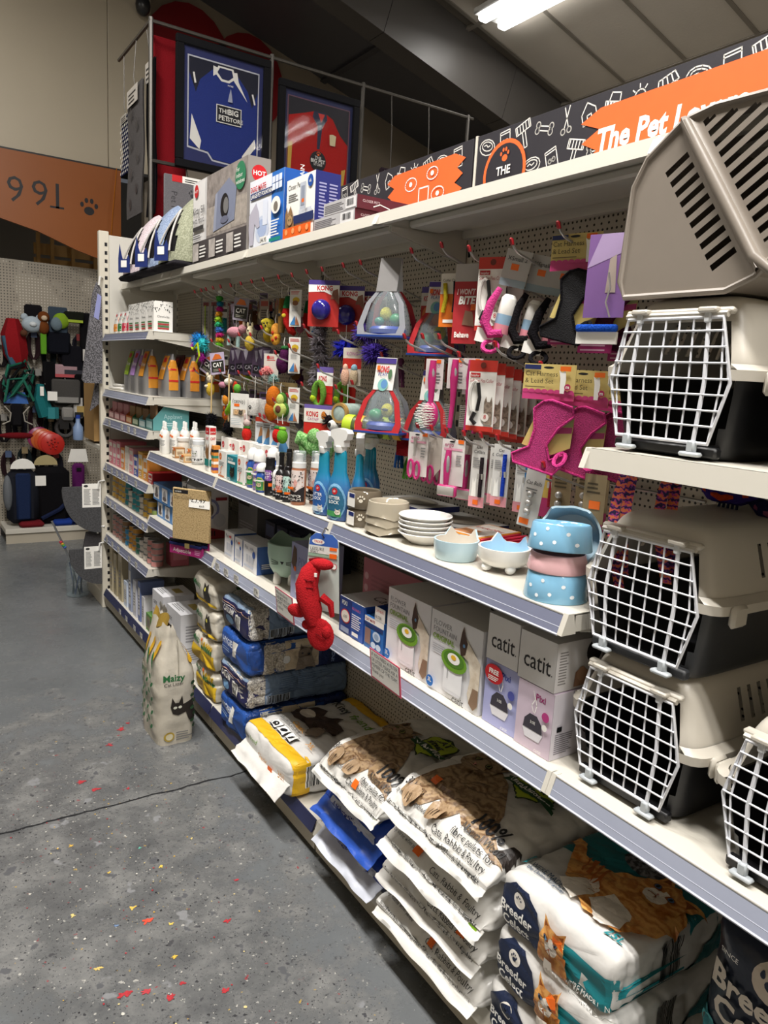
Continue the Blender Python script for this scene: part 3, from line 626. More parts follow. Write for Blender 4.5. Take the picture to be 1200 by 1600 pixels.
# ---- felt cat caves
def cave(y,col,tagcol,label,seat):
    t = thing('cat_cave',label,'pet bed',(.222,y,ZT)); m = m_speck('felt_' + col,col,seat,140,.52); h = .39; b = MB(); nu,nv = 56,24
    def fn(a,v,k=1.0):
        ang = 2 * PI * a; r = .178 * k * (1 - v ** 1.9) ** .75; c,s = math.cos(ang),math.sin(ang); q = (abs(c) ** 3.2 + abs(s) ** 3.2) ** (-1 / 3.2); z = .028 + (h - .028) * v * (k if v > .5 else 1)
        return (r * c * q * .93 + .03 * v,r * s * q,z)
    vs = [fn(i / nu,j / (nv - 1)) for j in range(nv) for i in range(nu)]; fs = []
    for j in range(nv - 1):
        for i in range(nu):
            q = (j * nu + i,j * nu + (i + 1) % nu,(j + 1) * nu + (i + 1) % nu,(j + 1) * nu + i); c = sum((V(vs[k]) for k in q),V()) / 4
            if c.x < -.02 and .07 < c.z < .30 and abs(c.y) < .135 * (1 - (c.z - .07) / .25) ** .7 and c.x < -.5 * abs(c.y): continue
            fs.append(q)
    b.add(vs,fs,m); b.build('felt_shell',t)
    i2 = MB(); i2.surf(lambda a,v: fn(a,v * .97,.95),nu,14,C('#1c1a1c','fabric'),cu=True); i2.build('shade_shell',t)  # inner shell coloured near black: the opening's shade is in its colour
    MB().box(-.165,-.176,0,.165,.176,.03,C('#242226','fabric'),.012).build('base_cushion',t)
    op = []; 
    for k in range(25):
        f = k / 24; yy = -.135 + .27 * f; zz = .075 + .225 * (1 - abs(2 * f - 1) ** 1.2); v = (zz - .028) / (h - .028); r = .178 * (1 - v ** 1.9) ** .75; op.append((-r * .94 + .03 * v - .003,yy * .8,zz))
    MB().tube(op,.005,C('#c9c5c0','fabric'),6).build('piping',t)
    g = MB(); g.prism([(-.045,0),(.045,0),(.045,.07),(.035,.10),(.02,.075),(-.01,.075),(-.02,.10),(-.035,.16),(-.045,.08)],(-.185,-.05,.03),(.5,-.85,0),(.0,0,1),(-.002,-.001,0),P('#1f2f6b','card')); g.prism([(-.022,.03),(.022,.03),(.022,.068),(-.022,.068)],(-.188,-.052,.03),(.5,-.85,0),(0,0,1),(-.001,-.0006,0),W_); g.build('hang_tag',t,smooth=0)
cave(2.96,'#7d8069','','moss green felt cat cave with dark triangular opening','#9a9c86'); cave(3.32,'#70809c','','denim blue felt cat cave between two others','#8e9cb4'); cave(3.68,'#b8a8ad','','pale pink felt cat cave nearest the end post','#cfc2c6')
# ================================================================ SHIRTS AND MATS HUNG ABOVE THE END UNIT
CHR = C('#55524e','plastic',metal=.6,rough=.4)
rl = thing('hanging_rail','grey metal rail frame carrying framed shirts and mats','rail',(0,0,0))
for z in (3.74,2.92): MB().tube([(.33,4.16,z),(2.95,4.16,z - .0)],.012,CHR).build('crossbar',rl)
for x in (.34,1.165,1.9,2.9): MB().tube([(x,4.16,2.40),(x,4.16,3.76)],.014,CHR).build('rail_post',rl)
MB().tube([(.34,4.16,3.74),(.34,4.95,3.74)],.012,CHR).build('side_bar',rl); pass
tag(MB().box(.40,4.3,2.6,.62,4.33,3.72,C('#7a141c','fabric'),.004).build('red_banner'),'dark red cloth banner hanging behind the blue shirt frame','banner')
def framed(x0,z0,w,h,label,blue):
    t = thing('framed_shirt',label,'framed shirt',(x0,4.13,z0)); fw = .05; FR = C('#07070b','matte'); f = MB()
    for a in ((0,0,w,fw),(0,h - fw,w,h),(0,fw,fw,h - fw),(w - fw,fw,w,h - fw)): f.box(a[0],-.035,a[1],a[2],0,a[3],FR,.004)
    f.build('frame',t,smooth=0)
    MB().box(fw * .5,-.012,fw * .5,w - fw * .5,-.002,h - fw * .5,P('#242c62' if blue else '#232a55','card')).build('mount_board',t,smooth=0)
    p = Print(); iw,ih = w - 2 * fw,h - 2 * fw; p.face((fw,-.0125,fw),(1,0,0),(0,0,1),iw,ih); p.eps = .0008
    if blue:
        p.poly([(.05,.12),(.3,.1),(.36,.04),(.95,.02),(.95,.93),(.05,.93)],P('#c9cbd4')); p.poly([(.065,.135),(.31,.115),(.37,.055),(.935,.035),(.935,.917),(.065,.917)],P('#111528'))
        p.poly([(.07,.14),(.31,.12),(.37,.06),(.93,.04),(.93,.75),(.86,.60),(.80,.74),(.66,.86),(.36,.86),(.2,.74),(.15,.62),(.07,.78)],P('#2b3b86','fabric')); p.poly([(.2,.72),(.40,.82),(.42,.88),(.36,.89),(.36,.8)],W_); p.poly([(.80,.64),(.62,.80),(.60,.87),(.66,.88),(.68,.8)],W_)
        p.poly([(.38,.83),(.42,.90),(.61,.90),(.64,.82),(.56,.77),(.46,.77)],W_); p.poly([(.41,.84),(.44,.885),(.59,.885),(.61,.83),(.55,.79),(.47,.79)],P('#1a2452')); p.poly([(.08,.2),(.2,.12),(.22,.2),(.1,.42)],W_); p.poly([(.92,.25),(.78,.1),(.74,.08),(.74,.14),(.9,.32)],W_); p.line([(.12,.78),(.14,.7)],.012,W_); p.line([(.86,.72),(.89,.64)],.012,W_)
        p.rect(.40,.40,.72,.56,W_); p.rect(.41,.408,.71,.552,P('#17171c')); p.text('THE',.43,.49,.04,W_,bold=.02); p.text('BIG',.55,.487,.05,W_,bold=.03); p.text('PET',.43,.425,.045,W_,bold=.02); p.text('STORE',.54,.425,.038,W_,bold=.02)
        p.poly([(.54,.60),(.6,.60),(.59,.66),(.575,.72),(.555,.66)],P('#a9aec4')); p.text('MITRE',.57,.735,.015,W_,'C')
    else:
        p.poly([(.04,.04),(.96,.04),(.96,.95),(.04,.95)],P('#6f4a58')); p.rect(.055,.055,.945,.94,P('#15131c'))
        p.poly([(.06,.06),(.94,.06),(.94,.60),(.82,.68),(.70,.82),(.58,.86),(.44,.86),(.3,.82),(.06,.76)],P('#b3261f','fabric')); p.poly([(.42,.86),(.60,.86),(.62,.8),(.55,.72),(.52,.5),(.48,.5),(.48,.72),(.4,.8)],P('#1d1f3c')); p.poly([(.48,.845),(.58,.845),(.53,.76)],P('#c9352c')); p.poly([(.06,.5),(.12,.52),(.1,.06),(.06,.06)],P('#c9a13e')); p.poly([(.84,.06),(.88,.06),(.92,.36),(.86,.34)],P('#c9a13e'))
        p.ell(.5,.38,.12,.1,P('#101014')); p.text('THE',.5,.40,.03,W_,'C'); p.text('BIG PET',.5,.365,.035,W_,'C',.02); p.text('STORE',.5,.335,.025,W_,'C'); p.paw(.5,.45,.03,OR); p.poly([(.66,.56),(.74,.56),(.75,.66),(.7,.67),(.65,.66)],P('#d8c9a0')); p.text('GRAY',.3,.62,.03,W_); [p.rect(.1,.13 + .025 * i,.85,.135 + .025 * i,P('#5e1714')) for i in range(4)]
    p.done(t,'shirt')
    gm,nt,b = newmat('frame_glass'); b.inputs['Base Color'].default_value = (.02,.02,.03,1); b.inputs['Roughness'].default_value = .03; b.inputs['Alpha'].default_value = .12
    MB().box(fw - .004,-.031,fw - .004,w - fw + .004,-.027,h - fw + .004,gm).build('glass_pane',t,smooth=0)
framed(.485,2.905,.65,.79,'blue and white team shirt in a black glazed frame',True); framed(1.2,2.82,.645,.79,'red team shirt with navy collar in a black glazed frame',False)
def rug(x,y0,y1,z0,z1,m,label,dots=None,paws=None):
    b = MB(); n = 10
    b.surf(lambda a,v: (x + .012 * math.sin(v * 7 + x * 50) * (1 - v),y0 + (y1 - y0) * a,z0 + (z1 - z0) * v),8,n,m); b.surf(lambda a,v: (x + .008 + .012 * math.sin(v * 7 + x * 50) * (1 - v),y1 - (y1 - y0) * a,z0 + (z1 - z0) * v),8,n,m)
    t = tag(b.build('hanging_mat',smooth=1.2),label,'mat','mats on the side bar')
    p = Print(); p.face((x - .014,y1,z0),(0,-1,0),(0,0,1),y1 - y0,z1 - z0)
    if dots:
        for i in range(5):
            for j in range(14): p.ell(.1 + .2 * i + (.1 if j % 2 else 0),.04 + .07 * j,.045,None,dots,n=8); p.lay = 0
    if paws:
        for i,(u,v) in enumerate(((.3,.1),(.7,.2),(.35,.34),(.75,.45),(.3,.58),(.7,.7),(.35,.8))): p.paw(u,v,.1,paws); p.lay = 0
    p.rect(.1,.86,.8,.99,P('#c9c3bb')); p.lines(.2,.88,.7,.97,3,BK); p.done(t)
    MB().tube([(x,(y0 + y1) / 2,z1),(x - .01,(y0 + y1) / 2,z1 + .05),(.34,(y0 + y1) / 2,3.755)],.003,CHR).build('clip',t)
rug(.33,4.3,4.68,2.62,3.45,C('#5f5c5c','fabric'),'grey mat with dark paw prints hanging from the side bar',paws=P('#3b393c')); rug(.37,4.17,4.36,2.60,3.55,C('#121116','fabric'),'plain black mat hanging beside the paw print mat'); rug(.35,4.70,4.92,2.95,3.35,C('#1b2144','fabric'),'navy mat with white dots hanging from the side bar',dots=W_)
# mat roll hanging under the blue shirt frame, and a dark bag past the red shirt
b = MB().box(.40,4.07,2.43,.74,4.085,2.84,C('#6e6c70','fabric'),.006); t = tag(b.build('door_mat'),'grey paw print mat below the blue shirt','mat'); p = Print(); p.face((.40,4.07,2.43),(1,0,0),(0,0,1),.34,.41)
for u,v in ((.55,.75),(.8,.62),(.45,.4),(.75,.3)): p.paw(u,v,.08,P('#39383c')); p.lay = 0
p.text('Pet Rebel',.14,.75,.1,P('#39383c'),rot=-PI / 2); p.rect(.15,.9,1,1,W_); p.rect(.15,.9,.35,1,RD); p.lines(.4,.92,.9,.98,2,BK); p.done(t)
MB().tube([(.57,4.085,2.83),(.57,4.12,2.86),(.57,4.16,2.935)],.004,CHR).build('hook',t)
b = MB().box(2.05,4.1,2.72,2.62,4.14,3.2,C('#241a20','fabric'),.03); t = tag(b.build('boot_liner'),'dark boot liner pack with white label','bag'); p = Print(); p.face((2.05,4.1,2.72),(1,0,0),(0,0,1),.57,.48); p.poly([(.28,.62),(.30,.9),(.62,.95),(.95,.8),(.93,.55),(.6,.48)],P('#c9c4bc')); p.text('BOOT MATE',.33,.66,.1,BK,maxw=.55); p.rect(.06,.68,.22,.95,P('#8a8a92')); p.done(t)
for x in (2.15,2.5): MB().tube([(x,4.12,3.19),(x,4.13,3.5),(x,4.16,3.755)],.004,CHR).build('hanger',t)
# ================================================================ COUNTER SHELF GOODS (height ZA)
ZA = 1.1735
def bottle(name,label,cat,x,y,z,prof,mats,pf=None,group=None,rz=0,seg=16,cap=None,sx=1,sy=1):
    """prof: outline (r,z) of the bottle body; cap: outline of its top as a part"""
    o = MB().lathe(prof,seg,mats,sx=sx,sy=sy).build(name,None,(x,y,z),rz); tag(o,label,cat,group)
    if cap: MB().lathe(cap[0],seg,cap[1],sx=sx if cap[2] else 1,sy=sy if cap[2] else 1).build(cap[3],o)
    if pf:
        p = Print(); bm = bmesh.new(); bm.from_mesh(o.data); p._b = BVHTree.FromBMesh(bm); bm.free(); pf(p); p.done(o)
    return o
def wrap(p,w,z0,z1,d=(-.80,-.6)):
    """lay the next print on the bottle's side that faces the shopper"""
    d = V((d[0],d[1],0)).normalized(); ux = V((0,0,1)).cross(d); p.face(d * .1 - ux * w / 2 + V((0,0,z0)),ux,(0,0,1),w,z1 - z0,p._b,.012); p.eps = .0006; return p
WP = C('#e6e5e1','plastic'); BKP = C('#141316','plastic'); CLR = C('#d8e0e4','gloss',clear=.28)
def pump(h0): return ([(.011,h0),(.011,h0 + .012),(.0075,h0 + .013),(.0075,h0 + .04),(.006,h0 + .043)],WP,False,'pump_top')
# eight white pump bottles in two rows
def pf(p): wrap(p,.036,.035,.10); p.rect(.05,0,.95,1,P('#eceae6')); p.rect(.1,.75,.5,.92,STK); p.lines(.15,.1,.85,.6,5,P('#9a9a98'))
w0 = None
for j in range(2):
    for i in range(4):
        x,y = .05 + .053 * i + .012 * j,2.87 + .065 * j - .004 * i
        lb = ['white pump bottle in the front row by the brown cartons','white pump bottle in the rear row by the brown cartons'][j]
        if w0 is None: w0 = bottle('pump_bottle',lb,'bottle',x,y,ZA,[(.020,0),(.022,.004),(.022,.095),(.019,.112),(.011,.122)],WP,pf,'white pump bottles',cap=pump(.122))
        else: dup(w0,(x,y,ZA),label=lb)
def pf(p): wrap(p,.05,.02,.06); p.rect(0,0,1,1,P('#e9e3d6')); p.text('salve',.5,.4,.25,P('#7a6a50'),'C'); p.lines(.15,.1,.85,.3,2,P('#999'))
jl = ['white-lidded supplement jar beside the pump bottles','white-lidded supplement jar beside the tall clear jar']
j0 = bottle('supplement_jar',jl[0],'jar',.10,2.735,ZA,[(.028,0),(.03,.004),(.03,.07),(.026,.078)],C('#ddd8cc','plastic'),pf,'supplement jars',cap=([(.031,.078),(.032,.08),(.032,.096),(.029,.099)],WP,False,'lid')); dup(j0,(.165,2.70,ZA),label=jl[1])
bottle('supplement_jar','small clear jar of white tablets behind the others','jar',.235,2.66,ZA,[(.024,0),(.025,.004),(.025,.06),(.021,.07)],CLR,None,'supplement jars',cap=([(.022,.07),(.022,.085),(.02,.087)],WP,False,'lid'))
def pf(p): p.side('f'); p.rect(.08,.08,.92,.92,P('#efe9dc')); p.rect(.2,.3,.8,.75,P('#a9845c')); p.rect(.5,.72,.95,.98,STK); p.side('s'); p.rect(.1,.2,.9,.85,P('#d9c9ad')); p.lines(.2,.3,.8,.7,3,P('#7a5a3a'))
carton('treat_carton','square brown treat carton with cream window panel','box',.035,2.66,ZA,.05,.052,.052,C('#a9794a','card'),pf); carton('treat_carton','brown treat carton behind the square one','box',.09,2.60,ZA,.05,.052,.05,C('#b58552','card'),pf); carton('treat_carton','low brown treat carton at the shelf edge','box',.02,2.48,ZA,.05,.07,.036,C('#c39a68','card'),pf)
def pf(p): wrap(p,.062,.015,.085); p.rect(0,0,1,1,P('#e4e4e2')); p.cat(.5,.55,.22,P('#cfcfcd'),BK); p.text('CATNIP',.5,.08,.16,BK,'C',.02)
bottle('catnip_jar','clear jar with black and white cat label','jar',.07,2.42,ZA,[(.03,0),(.032,.004),(.032,.085),(.027,.095)],CLR,pf,cap=([(.029,.095),(.029,.112),(.026,.115)],C('#cfd2d4','plastic'),False,'lid'))
bottle('catnip_jar','dark-lidded clear catnip jar behind the striped tube carton','jar',.13,2.36,ZA,[(.03,0),(.032,.004),(.032,.085),(.027,.095)],CLR,pf,cap=([(.029,.095),(.029,.112),(.026,.115)],BKP,False,'lid'))
def pf(p):
    for k in 'fs': p.side(k); p.rect(0,0,1,1,W_); p.rect(.05,.82,.95,.97,RD); p.text('paw',.5,.86,.05,W_,'C'); p.text('CAT',.5,.70,.06,RD,'C',.03,maxw=.8); p.poly([(.1,.4),(.35,.62),(.6,.5),(.9,.62),(.9,.3),(.5,.26)],P('#8a6238','print',var=.5,scale=90)); p.rect(0,.12,1,.27,P('#1e7f78')); p.rect(.2,.04,.8,.09,P('#c9c9c7'))
carton('paste_carton','tall white red and teal malt paste carton','box',.03,2.165,ZA,.03,.05,.2,C('#e9e7e2','card'),pf); carton('paste_carton','slim orange striped paste carton beside the tall one','box',.032,2.115,ZA,.03,.028,.12,C('#d98a3a','card'),lambda p: [p.side(k).rect(0,.1 + .22 * i,1,.2 + .22 * i,m) for k in 'fs' for i,m in enumerate((P('#5a3a86'),W_,P('#2a7f6a'),BK))])
def bx(name,label,x,y,dx,dy,dz,c,top,mid): 
    def pf(p):
        for k in 'fs': p.side(k); p.rect(.04,.03,.96,.97,W_ if top else P(c)); p.ell(.3,.78,.18,None,P(mid)); p.text('gel',.3,.74,.07,W_,'C'); p.lines(.15,.45,.85,.62,3,P('#777')); p.line([(.3,.1),(.45,.2),(.4,.35),(.6,.42)],.004,P(mid)); p.rect(.1,.03,.9,.08,P(c))
        p.side('t'); p.rect(.1,.1,.9,.9,P('#ddd9d2')); p.text('care',.5,.4,.3,P(mid),'C')
    return carton(name,label,'box',x,y,ZA,dx,dy,dz,C('#e5e2dc','card'),pf)
bx('medicine_carton','white medicine carton with orange spot by the paste tube',.022,1.95,.045,.082,.113,'#c96a2a',1,'#d9701f')
def pf(p):
    for k in 'fs': p.side(k); p.rect(0,0,1,1,P('#1f7f8c')); p.text('SPOT-ON',.1,.82,.09,W_,bold=.02,maxw=.8); p.rect(.1,.68,.9,.78,W_); p.cat(.62,.35,.24,P('#23211f'),P('#0d0d0d')); p.lines(.1,.05,.6,.16,2,W_)
carton('medicine_carton','teal spot-on carton with a black cat','box',.022,1.832,ZA,.045,.1,.104,C('#1f7f8c','card'),pf)
bx('medicine_carton','white medicine carton with red spot beside the dome bottles',.024,1.755,.045,.072,.114,'#3a9a5a',1,'#d5562a')
for i in range(5):
    bx('tablet_carton',['tall orange-edged tablet carton in the back row by the catnip jars','tall orange-edged tablet carton second in the back row','tall orange-edged tablet carton in the middle of the back row','tall orange-edged tablet carton fourth in the back row','tall orange-edged tablet carton behind the dome bottles'][i],.115 + .012 * i,2.16 - .092 * i,.04,.085,.15 - .004 * (i % 2),'#d98a3a',1,'#c9303a')
# dome-capped bottles
def dome(label,y,h,lab,x=.045,rz=0):
    k = h / .157
    def pf(p):
        wrap(p,.04,.012 * k,.085 * k); p.poly([(.06,0),(.94,0),(.94,.7),(.7,.95),(.3,.95),(.06,.7)],P('#d6c24a')); p.poly([(.13,.04),(.87,.04),(.87,.68),(.66,.89),(.34,.89),(.13,.68)],P(lab)); p.cat(.5,.4,.22,P('#d9c9a8'),P('#6a5238')); p.rect(.13,.68,.87,.78,W_)
    bottle('dome_cap_bottle',label,'bottle',x,y,ZA,[(.022,0),(.025,.004),(.025,.085 * k),(.021,.10 * k),(.017,.108 * k)],C('#27509e','plastic') if lab != '#7a6aa8' else C('#8a7ab4','plastic'),pf,'dome-capped bottles',cap=([(.018,.108 * k),(.024,.112 * k),(.025,.13 * k),(.018,.149 * k),(.006,.157 * k)],WP,False,'dome_cap'))
dome('blue dome-capped bottle beside the white medicine carton',1.715,.157,'#2f8a4a'); dome('lilac dome-capped bottle between two blue ones',1.648,.157,'#7a6aa8',.042); dome('short dome-capped bottle at the shelf edge',1.597,.112,'#4a9a5a',.033); dome('blue dome-capped bottle in the second row',1.66,.165,'#2f8a4a',.105)
# grooming sprays
def spray(label,x,y,h,body,label_c,capm,accent,r=.021,dots=True):
    bh = h - .062
    def pf(p):
        wrap(p,.038,.01,bh * .82); p.rect(0,0,1,1,P(label_c))
        if dots: [p.ell(random.uniform(.1,.9),random.uniform(.62,.95),.05,None,BK,n=6) for _ in range(9)]; p.lay = 3; p.cat(.5,.42,.2,P(accent),BK)
        p.rect(0,.0,1,.24,BK); p.text('SHINE',.5,.1,.07,W_,'C',maxw=.8); p.rect(.55,.24,.95,.34,STK)
    bottle('grooming_spray',label,'bottle',x,y,ZA,[(r - .001,0),(r,.003),(r,bh * .84),(r * .8,bh * .94),(.01,bh)],body,pf,'grooming sprays',cap=([(.011,bh),(.011,bh + .012),(.009,bh + .014),(.0085,bh + .045),(.0105,bh + .05),(.0095,bh + .062)],capm,False,'spray_top'))
def pf(p): wrap(p,.04,.055,.095); p.rect(0,0,1,1,P('#8c5aa8')); p.text('NIGHT\nCAT',.5,.55,.3,W_,'C'); p.rect(.6,-.5,.95,-.2,STK)
bottle('grooming_bottle','black bottle with purple band and screw cap','bottle',.03,1.522,ZA,[(.019,0),(.02,.003),(.02,.1),(.017,.108),(.0165,.112)],BKP,pf,'grooming sprays',cap=([(.017,.112),(.017,.14),(.016,.141)],BKP,False,'cap'))
spray('white-topped spray with black dotted label beside the purple band',.042,1.478,.165,C('#e2e0dc','plastic'),'#e6e3de',WP,'#8ab0a0'); spray('black-topped spray with pink cat label',.033,1.433,.171,C('#1a181a','plastic'),'#e8cfcb',BKP,'#d98a80'); spray('black-topped spray with mint cat label',.036,1.378,.175,C('#1a181a','plastic'),'#bfe0d8',BKP,'#6ab0a0')
spray('black spray in the second row behind the pink label',.095,1.50,.175,C('#1a181a','plastic'),'#cfe0e6',BKP,'#7aa0c0'); spray('white spray in the second row behind the mint label',.10,1.445,.175,C('#dedcd8','plastic'),'#e6e3de',WP,'#b08a9a'); spray('black spray in the third row near the foam bottles',.15,1.40,.18,C('#1a181a','plastic'),'#e0d0e6',BKP,'#9a80b0')
def foam(label,x,y):
    def pf(p): wrap(p,.05,.012,.122); p.rect(0,0,1,1,P('#e6d8d2')); [p.ell(random.uniform(.1,.9),random.uniform(.6,.95),.045,None,BK,n=6) for _ in range(10)]; p.lay = 3; p.poly([(.35,.62),(.5,.72),(.65,.62),(.5,.45)],P('#dba49a')); p.poly([(0,0),(0,.42),(.5,.3),(1,.5),(1,0)],P('#231d1f')); p.cat(.42,.4,.16,P('#7a5a44'),BK); p.text('HYPO',.5,.16,.08,W_,'C'); p.text('FOAM',.5,.05,.08,W_,'C'); p.rect(.12,.40,.5,.48,STK)
    o = bottle('foam_pump_bottle',label,'bottle',x,y,ZA,[(.025,0),(.0265,.004),(.0265,.122),(.024,.13)],C('#a56a4a','plastic'),pf,'foam pump bottles',cap=([(.025,.13),(.025,.148),(.013,.15),(.012,.165),(.014,.168),(.014,.178),(.006,.18)],WP,False,'foam_pump'))
    MB().lathe([(.023,.149),(.023,.186),(.020,.189),(.001,.1895)],16,CLR,cap=False).build('clear_cap',o)
foam('amber foam pump bottle by the mint-label spray',.046,1.318); foam('amber foam pump bottle beside the blue trigger sprays',.115,1.31)
# blue trigger sprays
TM = {}
def m_trig():
    m,nt,b = newmat('teal_blue_bottle'); tc = nt.nodes.new('ShaderNodeTexCoord').outputs['Object']; sp = nt.nodes.new('ShaderNodeSeparateXYZ'); nt.links.new(tc,sp.inputs[0])
    z = mathn(nt,'DIVIDE',mathn(nt,'ADD',sp.outputs[2],mathn(nt,'MULTIPLY',noisen(nt,tc,12),.02)),.2)
    r = ramp(nt,z,[(.05,'#3a5a94'),(.5,'#3d6ea8'),(.75,'#1f7ea4'),(1,'#1a86a0')]); nt.links.new(r.outputs[0],b.inputs['Base Color']); b.inputs['Roughness'].default_value = .18; return m
TB = m_trig()
def trigger(label,x,y,rz,big,lab='#2f62a8'):
    k = 1.06 if big else 1.0; o = MB().lathe([(.030,0),(.034,.004),(.035,.05),(.034,.10),(.027,.125),(.020,.145),(.0185,.19),(.017,.205),(.013,.212)],20,TB,sx=.72,sy=1.28).build('trigger_spray',None,(x,y,ZA),rz); o.scale = (k,k,k); tag(o,label,'spray bottle','blue trigger sprays')
    h = MB(); h.lathe([(.0165,.203),(.0175,.205),(.0175,.222),(.0155,.224)],16,WP)
    h.prism([(-.022,.222),(.016,.222),(.02,.24),(.035,.252),(.034,.268),(.005,.276),(-.03,.272),(-.038,.262),(-.032,.244),(-.022,.24)],(-.013,0,0),(0,1,0),(0,0,1),(.026,0,0),WP); h.build('spray_head',o)
    MB().prism([(.018,.246),(.026,.246),(.03,.225),(.022,.205),(.017,.207),(.022,.226)],(-.006,0,0),(0,1,0),(0,0,1),(.012,0,0),WP).build('trigger',o)
    bm = bmesh.new(); bm.from_mesh(o.data); p = Print(); p._b = BVHTree.FromBMesh(bm); bm.free(); wrap(p,.085,.008,.118,(-1,-.25)); p.ell(.5,.45,.44,.50,P('#7fb4d8')); p.ell(.5,.43,.38,.44,P(lab)); p.ell(.5,.74,.12,None,RD); p.text('dr',.5,.71,.08,W_,'C'); p.text('LITTER',.5,.52,.09,W_,'C',.02); p.text('LOCK',.5,.40,.09,W_,'C',.02); p.rect(.2,.05,.8,.2,P('#4a9a5a' if big else '#cfe0ee')); p.cat(.68,.18,.1,P('#e6ddd0'),P('#6a5a48')); p.done(o)
trigger('blue trigger spray with dark blue label beside the foam bottles',.04,1.128,.1,False); trigger('taller blue trigger spray with green grass label at the shelf joint',.045,1.03,.25,True,'#2f6a8a'); trigger('blue trigger spray with slanted head behind the green label',.125,1.045,-.6,False); trigger('blue trigger spray standing furthest back',.215,1.125,.2,True)
# ---- bowls
CER = C('#e9e7e2','gloss')
def bowlprof(r,h,wall=.006,flare=.9,foot=.75): return [(r * foot,0),(r * foot + .004,.002),(r * (foot + flare) / 2 + .004,h * .45),(r,h - .003),(r,h),(r - wall,h),(r * (foot + flare) / 2 - wall,h * .4),(r * .5,h * .22),(.002,h * .2)]
def bowl(name,label,x,y,z,r,h,m,group,pf=None,rz=0,seg=32,prof=None):
    o = MB().lathe(prof or bowlprof(r,h),seg,m,cap=True).build(name,None,(x,y,z),rz,smooth=.9); tag(o,label,'bowl',group)
    if pf:
        p = Print(); bm = bmesh.new(); bm.from_mesh(o.data); p._b = BVHTree.FromBMesh(bm); bm.free(); pf(p); p.done(o)
    return o
TP = C('#6b6152','gloss'); BEI = C('#a9a08e','gloss')
def band(r,h): return [(r,0),(r + .002,.003),(r + .001,h * .5),(r - .004,h - .003),(r - .007,h),(r - .014,h - .004),(r - .016,h * .35),(.002,h * .32)]
def pf(p): wrap(p,.09,.006,.05,(-.9,-.45)); p.paw(.7,.55,.13,P('#d9d2c2')); p.line([(.25,.35),(.42,.6)],.006,P('#d9d2c2')); [p.ell(a,b,.04,None,P('#d9d2c2')) for a,b in ((.22,.38),(.26,.26),(.41,.68),(.46,.56))]
for k,z in ((0,ZA),(1,ZA + .0565)):
    o = bowl('taupe_bowl',['taupe pet bowl with bone print, lower of two','taupe pet bowl with bone and paw print, upper of two'][k],.083,.935,z,.055,.055,TP,'taupe bowls',pf,prof=band(.055,.055)); d = MB().box(-.062,-.042,.008,-.0615,.0,.05,W_); d.box(-.0625,-.04,.036,-.062,-.01,.048,P('#1d2c6a')); d.M = None; q = d.build('price_card',o,smooth=0)
def scal(r,h):
    b = MB(); n = 48
    b.surf(lambda a,v: ((r + .008 * (1 - v)) * math.cos(2 * PI * a),(r + .008 * (1 - v)) * math.sin(2 * PI * a),(h * .1 + (.012 * abs(math.sin(3 * 2 * PI * a / 2 + .6)) ** .7 if v == 0 else 0)) * (1 - v) + h * v),n,6,BEI,cu=True)
    b.lathe([(r,h),(r - .004,h + .002),(r - .009,h - .002),(r - .014,h * .5),(.002,h * .45)],n,BEI,cap=False); return b
for k in range(3):
    o = scal(.062 - .001 * k,.055).build('beige_bowl',None,(.083,.80,ZA - .004 + .023 * k),.3 * k,smooth=.9); tag(o,['beige bowl with scalloped skirt, bottom of the nested three','beige bowl with scalloped skirt, middle of the nested three','beige bowl with scalloped skirt, top of the nested three'][k],'bowl','beige nested bowls')
pp = [(.04,0),(.043,.002),(.055,.012),(.074,.028),(.077,.031),(.075,.033),(.06,.018),(.04,.009),(.002,.007)]
for k in range(5): tag(MB().lathe(pp,40,CER).build('white_dish',None,(.117 + .002 * (k % 2),.66,ZA + .0122 * k),smooth=.9),['shallow white dish at the bottom of the stack','shallow white dish second from the bottom','shallow white dish in the middle of the stack','shallow white dish second from the top','shallow white dish on top of the stack'][k],'dish','stacked white dishes')
LB,BL,PK = C('#b9d3de','gloss'),C('#7fb4d3','gloss'),C('#e3b5b8','gloss')
def catbowl(name,label,x,y,r,h,mo,mi,rz,feet=False):
    b = MB(); n = 48; pr = [(r * .86,0),(r * .9,.002),(r * .99,h * .6),(r,h),(r - .005,h),(r * .85,h * .35),(r * .5,h * .25),(.002,h * .22)] if not feet else [(r * .6,.012),(r * .85,.02),(r,h * .6),(r * 1.0,h),(r - .006,h),(r * .85,h * .5),(r * .5,h * .35),(.002,h * .3)]
    vs = []
    for i,(q,z) in enumerate(pr):
        for k in range(n):
            a = 2 * PI * k / n; e = 0
            for ea in (.62,-.62):
                d = abs((a - ea + PI) % (2 * PI) - PI); e = max(e,max(0,1 - d / .30))
            up = .026 * e if i in (3,4) else 0; vs.append((q * math.cos(a),q * math.sin(a),z + up))
    fs = [(i * n + k,i * n + (k + 1) % n,(i + 1) * n + (k + 1) % n,(i + 1) * n + k) for i in range(len(pr) - 1) for k in range(n)]; cut = 4 * n
    b.add(vs,fs[:cut],mo); b2 = [tuple(q) for q in fs[cut:]]; o_ = len(b.v) - len(vs); kk = b.mid(mi); b.f += b2; b.mi += [kk] * len(b2)
    b.f.append(tuple(range(n))[::-1]); b.mi.append(0)
    o = b.build(name,None,(x,y,ZA),rz,smooth=.9); tag(o,label,'bowl','cat-ear bowls')
    if feet:
        for a in (2.4,-2.4,.7,-.7): f = MB(); f.ball((r * .68 * math.cos(a),r * .68 * math.sin(a),.012),(.02,.013,.012),C('#e9e9e6','gloss')); f.build('foot',o)
    return o
